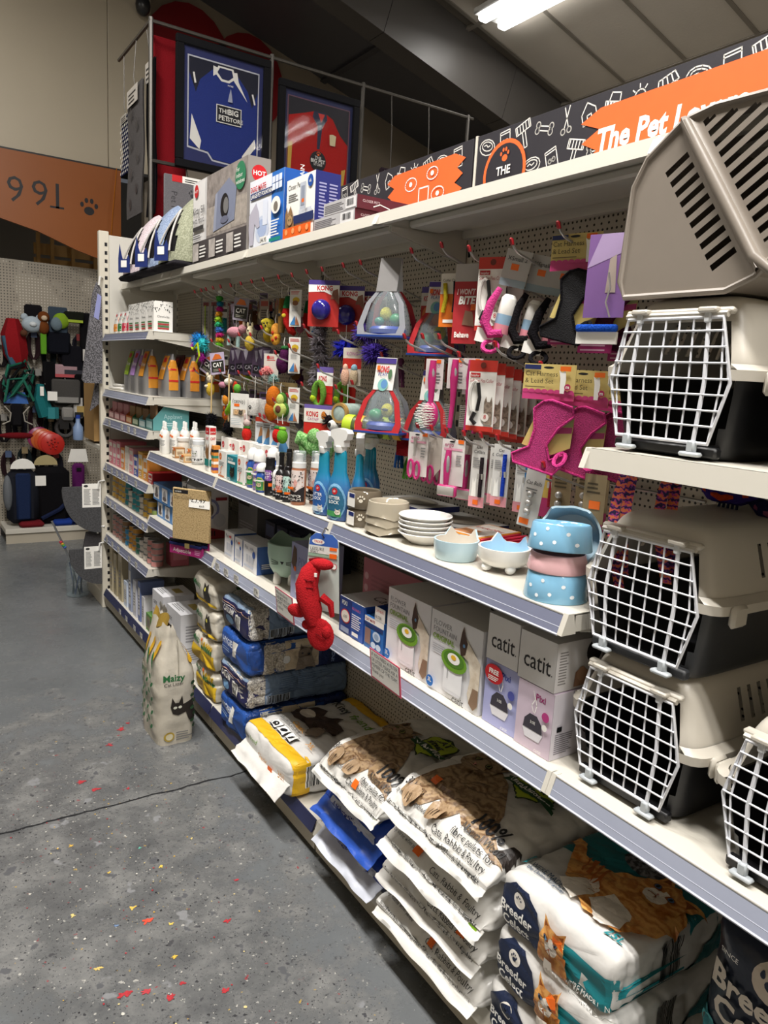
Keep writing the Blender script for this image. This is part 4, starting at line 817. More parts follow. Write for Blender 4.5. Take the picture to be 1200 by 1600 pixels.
catbowl('cat_ear_bowl','pale blue cat-ear bowl with cream inside and white dots',.085,.475,.06,.052,LB,C('#cfc8bc','gloss'),.55); catbowl('cat_ear_bowl','white footed cat-ear bowl with pale blue inside',.125,.335,.066,.06,CER,C('#a9cbe0','gloss'),.5,True)
def dots(p): wrap(p,.13,.004,.058,(-.85,-.5)); [(p.ell(u,v,.032,None,P('#e8eef2'),n=10),setattr(p,'lay',0)) for u,v in ((.16,.5),(.38,.8),(.52,.3),(.72,.65),(.86,.25),(.3,.18))]
hp = lambda r,h: [(r,0),(r + .001,.003),(r - .006,h - .003),(r - .009,h),(r - .014,h - .004),(r - .02,h * .4),(.002,h * .35)]
bowl('dotted_bowl','blue bowl with white dots at the bottom of the crooked stack',.078,.11,ZA,.07,.062,BL,'crooked bowl stack',dots,prof=hp(.07,.062)); bowl('pink_bowl','plain pink bowl squeezed between two blue dotted bowls',.078,.112,ZA + .0625,.066,.04,PK,'crooked bowl stack',None,prof=hp(.066,.04))
o = bowl('dotted_bowl','tilted blue dotted bowl on top of the crooked stack',.078,.111,ZA + .108,.07,.058,BL,'crooked bowl stack',dots,prof=hp(.07,.058)); o.rotation_euler = (-.06,.07,0)
o = catbowl('cat_ear_bowl','grey-blue cat-ear bowl leaning on the back of the crooked stack',.205,.165,.075,.05,C('#a9bfc9','gloss'),C('#9fb6c2','gloss'),0); o.rotation_euler = (0,-1.15,.5); o.location = (.165,.155,ZA + .105)
# ---- at the back of the counter
def pf(p): p.side('f'); p.rect(0,0,1,1,P('#27306c')); p.text('TRIXIE',.7,.4,.3,W_,maxw=.25); p.side('s'); p.rect(0,0,1,1,P('#27306c')); p.side('t'); p.rect(0,0,1,1,P('#b9b6b0')); p.ell(.5,.5,.36,.36,P('#6e675e')); p.ell(.5,.5,.3,.3,P('#8a8274'))
carton('puzzle_carton','flat navy carton with round grey tray pictured, behind the sprays','box',.27,.905,ZA,.17,.25,.045,C('#27306c','card'),pf); carton('puzzle_carton','flat grey puzzle carton on the counter behind the beige bowls','box',.25,.66,ZA,.19,.235,.028,C('#a9a69f','card'),pf)
t = thing('lick_mat_pack','red ridged lick mat in an orange sleeve','lick mat',(.31,.53,ZA),.12)
b = MB(); b.box(-.09,-.13,0,.09,.13,.022,C('#b8273a','rubber'),.006)
for i in range(9): b.box(-.085,-.12 + .027 * i,.022,.085,-.108 + .027 * i,.028,C('#c9304a','rubber'),.002)
b.build('mat',t); MB().box(-.094,.02,-.0,.094,.15,.031,C('#d98a2a','card'),.002).build('sleeve',t); p = Print(); p.face((-.094,.15,.031),(0,-1,0),(1,0,0),.13,.188); p.rect(.05,.05,.95,.95,P('#efe6da')); p.text('LickiMat',.1,.6,.12,RD,maxw=.8); p.rect(.1,.1,.6,.4,P('#c98a5a','print',var=.4)); p.done(t,'sleeve_print')
WD = C('#a97a45','wood'); o = bowl('wooden_bowl','round wooden feeder ring with patterned blue dish inside',.335,.27,ZA,.10,.05,WD,None,None,prof=[(.098,0),(.10,.003),(.10,.045),(.097,.048),(.085,.048),(.084,.01),(.002,.008)]); MB().lathe([(.05,.009),(.07,.03),(.078,.04),(.074,.042),(.05,.018),(.002,.016)],28,C('#8f92a6','gloss')).build('inner_dish',o)
def pf(p): wrap(p,.11,.004,.03); [(p.ell(.08 + .12 * i,.5,.05,.3,P('#3a4a86'),n=8),setattr(p,'lay',0)) for i in range(8)]
bowl('patterned_dish','small white dish with navy wave pattern before the wooden ring',.24,.392,ZA,.05,.034,C('#dfe0e4','gloss'),None,pf)
# ================================================================ SECOND SHELF GOODS (height ZB)
ZB = .8225
def m_photo(c1,c2,n): return m_fur('photo_' + n,c1,c2,60,False)
def pf(p):
    p.side('f'); p.rect(0,0,1,1,P('#4f86c4'))
    for i in range(3): p.rect(.04 + .33 * i,.12,.25 + .33 * i,.9,P('#e6e6e8')); p.ell(.145 + .33 * i,.5,.05,.28,(P('#3a3436'),P('#9a9a9e'),P('#8a6a58'))[i]); p.ell(.145 + .33 * i,.32,.07,.12,P('#6a5f5c'))
    p.side('s'); p.rect(0,0,1,1,P('#dfe3ea')); p.lines(.1,.2,.9,.8,4,P('#8a9ab4'))
carton('grooming_carton','blue carton with three white product photos, lower of the pair','box',.04,2.585,ZB,.14,.39,.088,C('#4f86c4','card'),pf); carton('grooming_carton','blue carton with three white product photos, upper of the pair','box',.03,2.575,ZB + .09,.14,.44,.092,C('#4f86c4','card'),pf)
def pf(p):
    for k in 'fs':
        p.side(k); p.rect(0,0,1,1,P('#e4e2e6')); p.poly([(0,0),(1,0),(1,.12),(0,.3)],P('#9a2f38')); p.ell(.42,.58,.3,.2,P('#8f94c4')); p.ell(.42,.58,.22,.15,P('#e8e8f0')); p.ell(.42,.56,.12,.12,P('#7a6a60')); p.ell(.72,.36,.2,.13,P('#d5d5dd')); p.rect(.6,.74,.95,.8,P('#9a2f38')); p.rect(.1,.86,.45,.93,P('#555')); p.bars(.15,.06,.6,.16,BK,10)
carton('cat_door_carton','white carton with lilac round cat door and red base stripe','box',.035,2.345,ZB,.16,.2,.25,C('#e0dee2','card'),pf)
# sisal board and collar cards hung at the shelf edge
t = thing('scratch_board','tan sisal scratching board with handwritten price card','scratcher',(-.045,2.17,.862),.62)
b = MB(); b.box(-.006,-.1,0,.006,.1,.235,m_speck('sisal','#b39a6e','#8f7850',180,.56),.004); b.build('board',t)
p = Print(); p.face((-.006,.1,0),(0,-1,0),(0,0,1),.2,.235); p.rect(.05,.9,.42,.97,BK); p.text('scratch',.08,.92,.035,W_); p.text('Cat Comb',.05,.80,.07,P('#8a7a5a')); p.done(t)
p = Print(); p.face((-.009,.01,.155),(0,-1,0),(.1,.0,1),.11,.06); p.rect(0,0,1,1,W_); p.text('£3.49',.1,.4,.4,BK,shear=.2,maxw=.8); p.text('each',.5,.1,.18,BK); p.build('price_card',t,smooth=0)
MB().tube([(0,.03,.235),(.004,.03,.26),(.018,.03,.272)],.002,BKP).build('hook',t)
for k in range(2):
    t = thing('collar_card',['magenta Adjustable collar card with navy strap','magenta Adjustable collar card behind the navy strap'][k],'collar card',(-.05 + .02 * k,2.22 - .02 * k,.785 + .006 * k),.5)
    MB().box(-.001,-.1,0,.001,.1,.07,P('#a3246e','card')).build('card',t,smooth=0); p = Print(); p.face((-.001,.1,0),(0,-1,0),(0,0,1),.2,.07); p.text('Adjustable',.1,.14,.26,W_,maxw=.6); p.lines(.75,.15,.95,.5,3,P('#dc9ac4')); p.done(t)
    b = MB(); b.box(-.014,-.095,.042,-.002,.095,.056,C('#20244f','fabric'),.003); b.box(-.014,-.095,.058,-.002,.095,.07,C('#1a1a22','fabric'),.003); b.build('strap',t); MB().box(-.018,-.03,.038,-.013,-.005,.06,C('#b8a46a','plastic',metal=.6)).build('buckle',t)
def pixi(side,tint,big=False):
    def pf(p):
        p.side('f'); p.rect(0,0,1,1,P('#e9e9ee')); p.text('Pixi',.14,.76,.14,P('#8a8a9a'),bold=.01,maxw=.7); [p.rect(.24 + .2 * i,.3,.38 + .2 * i,.58,P('#c9cdd8')) for i in range(3)]; p.ell(.8,.66,.1,None,P('#2a4f9a')); p.rect(.1,.12,.8,.2,P('#b5bccb')); p.rect(.55,.8,.75,.88,P(tint))
        p.side('s'); p.rect(0,0,1,1,P('#3f5f9e')); p.lines(.2,.2,.6,.4,3,W_); p.side('t'); p.rect(0,0,1,1,P('#dcdde4'))
    return pf
carton('filter_carton','white and grey filter carton with red logo, by the collar cards','box',.05,1.905,ZB,.1,.108,.118,C('#e2e3e8','card'),pixi(0,'#c9303a')); carton('filter_carton','white and grey filter carton with orange sticker, in the middle','box',.05,1.815,ZB,.1,.08,.112,C('#e2e3e8','card'),pixi(0,'#e86a1c')); carton('filter_carton','white and grey filter carton with blue side, by the green planter','box',.05,1.665,ZB,.1,.14,.115,C('#e2e3e8','card'),pixi(0,'#b9bcc8'))
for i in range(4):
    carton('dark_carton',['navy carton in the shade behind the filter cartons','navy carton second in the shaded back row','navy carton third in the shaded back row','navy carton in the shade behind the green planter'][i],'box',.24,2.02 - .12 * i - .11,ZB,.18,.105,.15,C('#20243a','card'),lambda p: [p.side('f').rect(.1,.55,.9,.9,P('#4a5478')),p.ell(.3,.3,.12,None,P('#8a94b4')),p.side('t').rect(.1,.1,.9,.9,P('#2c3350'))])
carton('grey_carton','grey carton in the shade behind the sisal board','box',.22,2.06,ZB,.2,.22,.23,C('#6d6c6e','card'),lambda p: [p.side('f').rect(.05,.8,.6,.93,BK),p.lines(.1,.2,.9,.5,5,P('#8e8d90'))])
# mint cat planter bowl
MINT = C('#a3bfae','gloss',rough=.3); o = MB(); n = 48; r = .074; pr = [(.03,.028),(.05,.03),(.066,.06),(r,.11),(r,.15),(r - .005,.152),(r - .008,.11),(.045,.05),(.002,.045)]; vs = []
for i,(q,z) in enumerate(pr):
    for k in range(n):
        a = 2 * PI * k / n; e = 0
        for ea in (.85,-.85): e = max(e,1 - abs((a - ea + PI) % (2 * PI) - PI) / .55)
        vs.append((q * math.cos(a) * 1.05,q * math.sin(a) * 1.05,z + (.03 * max(0,e) if i in (4,5) else 0)))
o.add(vs,[(i * n + k,i * n + (k + 1) % n,(i + 1) * n + (k + 1) % n,(i + 1) * n + k) for i in range(len(pr) - 1) for k in range(n)] + [tuple(range(n))[::-1]],MINT)
o = o.build('cat_planter',None,(.135,1.545,ZB),.75,smooth=.9); o.scale = (1.12,1.12,1.05); tag(o,'mint green cat-face bowl on white feet with whiskers','bowl')
for a in (.5,-.5,2.6,-2.6): MB().lathe([(.012,0),(.015,.004),(.014,.03),(.01,.045)],10,C('#e3e2dd','gloss'),c=(.052 * math.cos(a),.052 * math.sin(a),0)).build('foot',o)
p = Print(); bm = bmesh.new(); bm.from_mesh(o.data); p._b = BVHTree.FromBMesh(bm); bm.free(); wrap(p,.12,.05,.12,(-1,-.0)); p.poly([(.44,.62),(.56,.62),(.5,.44)],BK)
for g in (-1,1):
    for dv in (-.14,0,.14): p.line([(.5 + g * .12,.52 + dv * .4),(.5 + g * .36,.52 + dv)],.0022,BK); p.lay = 1
p.done(o,'face')
def pf(p): p.side('f'); p.rect(0,0,1,1,P('#9a9ec4')); p.text('PIXI',.42,.62,.16,P('#7d82ae'),bold=.02,maxw=.5); p.poly([(.02,.62),(.14,.95),(.3,.9),(.34,.7),(.2,.5)],P('#5a4436')); p.rect(.3,.12,.9,.42,P('#d0d2e4')); p.ell(.6,.42,.3,.06,P('#e2e3ee')); p.rect(.2,.5,.32,.58,STK); p.text('3c',.45,.22,.12,P('#6a70a0'))
carton('bowl_carton','lilac carton with a cat and white bowl beside the mint planter','box',.055,1.235,ZB,.14,.135,.205,C('#a3a7c8','card'),pf)
# handwritten shelf notes
def note(y,z,w,h,edge,label,lines):
    t = tag(MB().box(-.001,-w / 2,0,.001,w / 2,h,P(edge,'card')).build('handwritten_note',None,(-.022,y,z),-.05,smooth=0),label,'sign'); t.rotation_euler = (0,-.12,-.05)
    p = Print(); p.face((-.001,w / 2,0),(0,-1,0),(0,0,1),w,h); p.rect(.04,.06,.96,.97,W_)
    for i,s in enumerate(lines): p.text(s,.07,.80 - i * .72 / len(lines),.5 / len(lines),BK,shear=.15,maxw=.86)
    p.done(t)
note(1.245,.783,.155,.098,'#c2566a','handwritten white note with pink edge beside the lobster toy',['Why be thirsty','THE BEST PETS WILL',"DON'T MIND",'a refund']); note(.605,.782,.165,.09,'#d0526a','handwritten pink-edged note under the cat fountain filters',['IF YOU NEED A FILTER','OR LITTER, PLEASE ASK A','MEMBER OF THE TEAM.','Thank you'])
# lobster toy on its card
t = thing('lobster_toy','red plush lobster cat toy on a grey card','cat toy',(-.052,.945,.905),.62)
b = MB(); b.prism([(-.062,0),(.062,0),(.05,.225),(.03,.245),(-.03,.245),(-.05,.225)],(.004,0,0),(0,-1,0),(0,0,1),(.0015,0,0),P('#b9c1bb','card')); b.build('card',t,smooth=0)
p = Print(); p.face((.004,.062,0),(0,-1,0),(0,0,1),.124,.245); p.poly([(.1,.84),(.9,.84),(.87,.94),(.72,1),(.28,1),(.13,.94)],P('#3a62b4')); p.ell(.35,.89,.17,.035,W_); p.text('TRIXIE',.35,.877,.03,RD,'C',.01); p.rect(.1,.74,.9,.84,P('#d9ddd9')); p.text('LEISURE',.15,.78,.04,P('#555')); p.text('SPIRIT',.15,.745,.03,P('#555')); p.rect(.1,.70,.9,.735,P('#8fb09a')); p.rect(.68,.7,.88,.76,STK); p.rect(.68,.8,.88,.84,STK); p.ell(.82,.6,.08,None,RD); p.ell(.82,.6,.065,None,W_); p.done(t)
RF = C('#ad2026','fabric',var=.12); RF2 = C('#6a1218','fabric')
b = MB(); b.tube([(-.02,.012,.155),(-.035,.022,.13),(-.042,.03,.09),(-.045,.022,.05),(-.048,.005,.01),(-.05,-.006,-.03)],[.02,.03,.035,.036,.032,.018],RF,10); b.build('body',t)
b = MB(); b.ball((-.03,-.012,.158),(.02,.04,.018),RF); b.tube([(-.03,.018,.150),(-.03,.028,.166),(-.028,.0,.172),(-.028,-.03,.168)],.006,RF2); b.build('tail',t)
for k in range(4): MB().tube([(-.066 + .002 * k,.03 - .002 * k,.115 - .022 * k),(-.073,.014,.112 - .022 * k),(-.062,-.004,.11 - .022 * k)],.0022,RF2).build('stripe',t)
b = MB(); b.ball((-.055,-.03,-.055),(.009,.046,.052),RF); b.ball((-.06,-.052,-.042),(.01,.016,.02),RF); b.build('claw',t); MB().tube([(-.068,-.02,-.05),(-.068,-.055,-.062)],.0015,RF2).build('claw_seam',t)
b = MB(); b.ball((-.046,.055,.005),(.01,.036,.022),RF); b.tube([(-.045,.03,.02),(-.046,.075,-.012)],[.014,.004],RF); b.build('fin',t); MB().ball((-.045,.02,-.035),(.012,.02,.016),RF).build('fin',t)
MB().tube([(-.04,-.02,.06),(-.035,-.05,.04),(-.03,-.055,.0)],[.014,.012,.008],RF).build('arm',t); MB().box(-.054,-.008,.122,-.05,.008,.134,W_).build('care_tag',t,smooth=0); MB().tube([(.005,0,.232),(-.012,0,.245),(.01,0,.262),(.03,0,.252)],.0022,CHR).build('hook',t)
# shaded pink carton, filters, cat fountains
def pf(p): p.side('f'); p.rect(0,0,1,1,P('#a9646c')); p.ell(.06,.7,.035,None,P('#c9a0a4')); p.ell(.06,.5,.035,None,P('#c9a0a4')); p.lines(.15,.2,.9,.8,8,P('#995a62')); p.side('t'); p.rect(0,0,1,1,P('#8d8682')); p.text('Catit',.3,.5,.35,P('#3a3434'),maxw=.4); p.side('s'); p.rect(0,0,1,1,P('#9a5a62'))
carton('pink_carton','large dusty pink carton behind the lobster toy','box',.185,.72,ZB,.26,.36,.205,C('#a9646c','card'),pf)
def pf(p):
    p.side('f'); p.rect(0,0,.52,1,P('#253a80')); p.rect(.52,0,1,1,P('#2c56ac')); p.text('PIXI',.1,.8,.12,W_,bold=.02,maxw=.36); p.ell(.27,.5,.2,.2,RD); p.ell(.27,.5,.17,.17,P('#e6ddd0')); p.text('£15',.27,.46,.08,BK,'C'); p.rect(.1,.06,.45,.2,P('#8f98b4')); p.text('REUSABLE',.56,.8,.07,P('#d55a6a'),maxw=.4); p.lines(.56,.3,.95,.72,7,W_); p.rect(.6,.1,.85,.2,W_)
    p.side('s'); p.rect(0,0,1,1,P('#2c56ac')); p.side('t'); p.rect(0,0,1,1,P('#dcdcde')); p.text('Catit',.5,.5,.3,P('#444'))
carton('filter_pack','blue filter carton with round price sticker','box',.035,.828,ZB,.14,.145,.116,C('#2a4790','card'),pf)
def pf(p): p.side('f'); p.rect(0,0,1,1,P('#2b6ab4')); p.rect(0,.82,1,1,W_); p.text('CAT MATE',.05,.87,.08,P('#a02030'),bold=.02,maxw=.9); p.rect(.02,.70,.98,.8,P('#1d2f66')); p.rect(.06,.15,.36,.64,P('#8a6a62')); p.ell(.68,.5,.2,.15,P('#c4d2e4')); p.ell(.68,.5,.12,.09,P('#8fa4c0')); p.ell(.55,.2,.13,.1,P('#c4d2e4')); p.ell(.82,.2,.13,.1,P('#c4d2e4')); p.side('s'); p.rect(0,0,1,1,P('#24579a'))
o = carton('filter_pack','blue and white filter carton with open top card','box',.035,.715,ZB,.12,.105,.098,C('#2b6ab4','card'),pf)
b = MB().box(-.06,-.0525,.098,-.0585,.0,.14,W_); q = b.build('header_card',o,smooth=0); p = Print(); p.face((-.06,0,.098),(0,-1,0),(0,0,1),.0525,.042); p.text('CAT MATE',.08,.65,.2,RD,maxw=.8); p.text('FILTER',.08,.2,.2,BK,maxw=.8); p.done(o)
def fountain(n):
    def pf(p):
        p.side('f'); p.rect(0,0,1,1,P('#e3e3e6')); p.text('FLOWER',.06,.83,.065,P('#8e8f94'),maxw=.42); p.text('FOUNTAIN',.06,.745,.065,P('#8e8f94'),maxw=.46); p.text('ORIGINAL',.06,.655,.065,P('#7fa62a'),bold=.02,maxw=.46); p.lines(.07,.5,.4,.61,4,P('#b5b5ba'))
        p.poly([(.62,.88),(.66,.97),(.70,.84),(.76,.80),(1,.62),(1,.1),(.93,.04),(.84,.1),(.80,.2),(.84,.4),(.78,.58),(.66,.62),(.6,.7)],m_fur('siamese','#c9b8a0','#e6dccb',40,False)); p.poly([(.6,.72),(.63,.88),(.66,.96),(.7,.86),(.75,.78),(.72,.64),(.64,.6)],P('#4a362c')); p.poly([(.84,.1),(.93,.04),(1,.12),(1,.3),(.9,.3)],P('#8a6f58')); p.ell(.69,.74,.022,.022,P('#6a9ac4'))
        p.rect(.34,.12,.70,.44,P('#f0f0f2')); p.poly([(.34,.12),(.4,.08),(.66,.08),(.70,.12)],P('#e2e2e6')); p.line([(.42,.4),(.42,.26)],.0025,P('#999')); p.ell(.53,.5,.25,.135,P('#6a9a28')); p.ell(.53,.52,.2,.095,P('#4c7a20')); p.ell(.53,.53,.12,.065,W_); p.ell(.53,.545,.05,.03,P('#e6b52a')); p.ell(.09,.11,.075,None,P('#1f6fc0')); p.text('3L',.09,.1,.055,W_,'C',.02); p.text('catit',.56,.02,.09,P('#222'),maxw=.36)
        p.side('t'); p.rect(0,0,1,1,P('#e0ddd8')); p.text('Catit',.3,.55,.25,P('#3c3636'),maxw=.55); p.line([(0,.5),(1,.5)],.0015,P('#bbb')); p.side('s'); p.rect(0,0,1,1,P('#dedee2')); p.lines(.1,.2,.9,.7,10,P('#a9a9ae'))
    return pf
carton('fountain_carton','white cat flower fountain carton beside the filter packs','box',.035,.495,ZB,.24,.205,.218,C('#e3e3e6','card'),fountain(0)); carton('fountain_carton','white cat flower fountain carton beside the lilac diffuser carton','box',.032,.281,ZB,.24,.207,.217,C('#e3e3e6','card'),fountain(1))
def diff(c,free):
    def pf(p):
        p.side('f'); p.rect(0,0,1,1,P(c)); p.text('Pixi',.5 if free else .52,.8,.1,P('#9a2a6a') if not free else P('#3a4a9a'),bold=.02,maxw=.42); p.poly([(.3,.18),(.7,.18),(.78,.3),(.74,.46),(.6,.56),(.4,.56),(.26,.46),(.22,.3)],P('#e6e4ea')); p.poly([(.23,.32),(.77,.32),(.74,.46),(.6,.56),(.4,.56),(.26,.46)],P('#3a3640')); p.text('3:0E',.5,.42,.045,W_,'C'); p.line([(.5,.6),(.44,.7),(.52,.8),(.46,.92)],.002,W_); p.line([(.54,.6),(.58,.72),(.52,.84)],.002,W_); p.ell(.84,.62,.1,None,P('#4a4f9a' if free else '#b03a7a')); p.ell(.84,.46,.07,None,W_); p.text('catit',.62,.04,.06,W_,maxw=.3)
        if free: p.ell(.3,.82,.28,.15,RD); p.text('FREE',.3,.82,.075,W_,'C',.03); p.lines(.14,.72,.46,.8,3,W_)
        p.side('s'); p.rect(0,0,1,1,P('#d9d4dc')); p.lines(.08,.08,.45,.4,10,P('#7a767e')); p.poly([(.5,.5),(.7,.85),(.95,.8),(.95,.35),(.7,.3)],P('#5a4a48')); p.rect(.1,.42,.2,.5,BK)
    return pf
carton('diffuser_carton','lilac diffuser carton with round red FREE sticker','box',.035,.152,ZB,.15,.114,.158,C('#9fa2d0','card'),diff('#a9acd8',True)); carton('diffuser_carton','pale pink diffuser carton at the shelf end','box',.03,.037,ZB,.15,.11,.154,C('#cdbccb','card'),diff('#cdbccb',False))
def pf(p):
    p.side('f'); p.rect(0,0,1,1,P('#dedcdb')); p.text('catit',.14,.3,.36,P('#2a2628'),bold=.005,maxw=.74); p.ell(.92,.32,.015,None,BK); p.side('s'); p.rect(0,0,1,1,P('#d9d6d5')); p.lines(.06,.15,.25,.85,12,P('#8a8684')); p.ell(.8,.72,.17,.24,P('#2a2422')); p.poly([(.4,.05),(.42,.35),(.55,.45),(.75,.3),(.8,.05)],P('#9a7258')); p.ell(.55,.3,.1,.15,P('#a98266')); p.side('t'); p.rect(0,0,1,1,P('#c9c6c4'))
carton('white_carton','plain white carton with thin black lettering standing on the lilac FREE carton','box',.033,.16,ZB + .16,.14,.107,.112,C('#d9d7d6','card'),pf,'white cartons on top'); carton('white_carton','plain white carton with thin black lettering standing on the pink diffuser carton','box',.03,.042,ZB + .156,.145,.112,.112,C('#d9d7d6','card'),pf,'white cartons on top')
# ================================================================ BAGS OF LITTER
def bag(name,label,cx,cy,z,L,Wd,T,m,seed=0,pillow=False,wr=.004,rz=0,group=None,cat='litter bag',upright=False,tail=0,tailm=None,nx=54,na=96,sq=9):
    if pillow: sq = 4.5
    """a filled bag: local -X is its aisle end, +Z up"""
    b = MB(); rnd = random.Random(seed); vs = []
    for i in range(nx):
        u = i / (nx - 1); e = 2 * u - 1
        if pillow: t = max(.03,(1 - abs(e) ** 3.2)) ** .62; wy = 1 - .05 * abs(e) ** 6
        else: t = (1 - .16 * max(0,(abs(e) - .88) / .12) ** 2.2); wy = 1 - .07 * max(0,(abs(e) - .88) / .12) ** 2
        for k in range(na):
            a = 2 * PI * k / na; c,s = math.cos(a),math.sin(a); q = (abs(c) ** sq + abs(s) ** sq) ** (-1 / sq)
            x,y,zz = e * L / 2,c * q * Wd / 2 * wy,s * q * T / 2 * t
            if not pillow and (i == 0 or i == nx - 1): y *= .96; zz *= .92
            nv = V((x * 9 + seed * 3.7,y * 9,zz * 9)); d = wr * (noise.noise(nv) * 1.1 + .6 * noise.noise(nv * 2.7) + .3 * noise.noise(nv * 6)) - wr * 1.1 * max(0,.16 - abs(noise.noise(nv * 1.3 + V((7,3,1))))) / .16 - wr * .35 * max(0,.2 - abs(noise.noise(nv * 2.9))) / .2
            if pillow: d += wr * 1.1 * math.sin(y * 90 + 5 * noise.noise(nv)) * max(0,abs(e) - .6) * 2
            n_ = V((0,c,s)); zc = T / 2 * (1 if not pillow else .55 + .45 * t)
            p = V((x + (noise.noise(nv * 1.9) * wr * 2.2 if (i < 4 or i > nx - 5) else 0),y + n_.y * d,zz + n_.z * d + zc))
            if p.z < .001: p.z = .001 + .1 * abs(p.z) * .1
            vs.append(p)
    fs = [(i * na + k,(i + 1) * na + k,(i + 1) * na + (k + 1) % na,i * na + (k + 1) % na) for i in range(nx - 1) for k in range(na)]
    c0 = len(vs); vs.append(V((-L / 2 - (0 if pillow else .006),0,T * (.5 if not pillow else .29)))); c1 = len(vs); vs.append(V((L / 2,0,T * .5 if not pillow else T * .29)))
    fs += [(c0,k,(k + 1) % na) for k in range(na)] + [(c1,(nx - 1) * na + (k + 1) % na,(nx - 1) * na + k) for k in range(na)]
    b.add(vs,fs,m); o = b.build(name,None,(cx,cy,z + .0005),rz,smooth=1.1); tag(o,label,cat,group)
    bm = bmesh.new(); bm.from_mesh(o.data); o_b = BVHTree.FromBMesh(bm); bm.free(); D = (L,Wd,T)
    if tail:
        q = MB(); n = 40; zc = T * .29 if pillow else T * .45
        def tf(a,v): yy = (a - .5) * Wd * .96; w = noise.noise(V((yy * 14,v * 3,seed))); return (-L / 2 + .004 - v * tail * (1 + .25 * w),yy,zc - v * tail * .75 + .004 * v * math.sin(yy * 38 + seed) + .014 * v * w)
        q.surf(tf,n,6,tailm or m); q.surf(lambda a,v: tuple(V(tf(1 - a,v)) + V((.0015,0,-.0012))),n,6,tailm or m); q.build('crimped_end',o,smooth=1.2)
    return o,o_b,D
class BagPrint(Print):
    def on(s,bvh,D,k,seg=.0105):
        L,Wd,T = D; s.eps = .0007
        if k == 'f': s.face((-L / 2,Wd / 2,0),(0,-1,0),(0,0,1),Wd,T,bvh,seg)
        elif k == 's': s.face((-L / 2,-Wd / 2,0),(1,0,0),(0,0,1),L,T,bvh,seg)
        elif k == 't': s.face((-L / 2,Wd / 2,T),(0,-1,0),(1,0,0),Wd,L,bvh,seg)
        elif k == 'd': a = math.radians(50); s.face((-L / 2 - .005,Wd / 2,.01),(0,-1,0),(math.cos(a),0,math.sin(a)),Wd,T * 1.15,bvh,seg)
        return s
GRAN = m_speck('litter_granules','#8d8a85','#c9c6c0',150,.5,.7,.5)
def film(c): return C(c,'film')
TAB,TABD = m_fur('tabby','#6a4e34','#a58a68',26),P('#3a281a'); GING = m_fur('ginger','#b56a26','#dca25a',22); CRM = P('#e6ddd0')
# ---- four maize litter bags in a stack
for k in range(4):
    o,bv,D = bag('maize_litter_bag',['cream maize litter bag with black cat, top of its stack','cream maize litter bag with black cat, second from the top','cream maize litter bag with yellow band, third from the top','cream maize litter bag with yellow band, bottom of its stack'][k],.225 + .006 * (k % 2),2.14 - .012 * (k % 2),.137 + .143 * (3 - k),.44,.26,.14,film('#cfc9bb'),10 + k,group='stacked maize litter bags',tail=.0,wr=.006)
    p = BagPrint().on(bv,D,'f')
    if k < 2: p.rect(.0,.12,.98,.2,P('#d9b52a')); p.text('Maizy',.08,.55,.2,P('#2a6a3c'),bold=.01,maxw=.4); p.poly([(.55,.25),(.56,.8),(.66,.7),(.74,.82),(.78,.6),(.84,.4),(.8,.22)],P('#2f2a26')); p.ell(.64,.6,.035,.06,P('#d9d25a'))
    else:
        p.rect(.0,.08,.98,.55,P('#dcb62c')); p.text('Maizy',.05,.68,.18,P('#2a6a3c'),bold=.01,maxw=.4); p.rect(.42,.78,.5,.88,STK)
        for i in range(6): p.ell(.52 + .075 * i,.74,.026,.12,P('#dcb62c'),rot=-.35); p.ell(.535 + .075 * i,.64,.03,.08,P('#2f6a3a'),rot=.4); p.lay -= 2
    p.on(bv,D,'s'); 
    if k == 0: [(p.ell(.2 + .06 * i,.6 + .1 * (i % 2),.04,.05,P('#3a5a34'),rot=.7 * (-1) ** i),setattr(p,'lay',0)) for i in range(8)]
    p.on(bv,D,'t')
    for i in range(7):
        for j in range(5): p.ell(.12 + .18 * j,.2 + .1 * i,.05,.03,P('#3f4a38'),rot=.8 * (-1) ** (i + j)); p.lay = 0
    p.done(o)
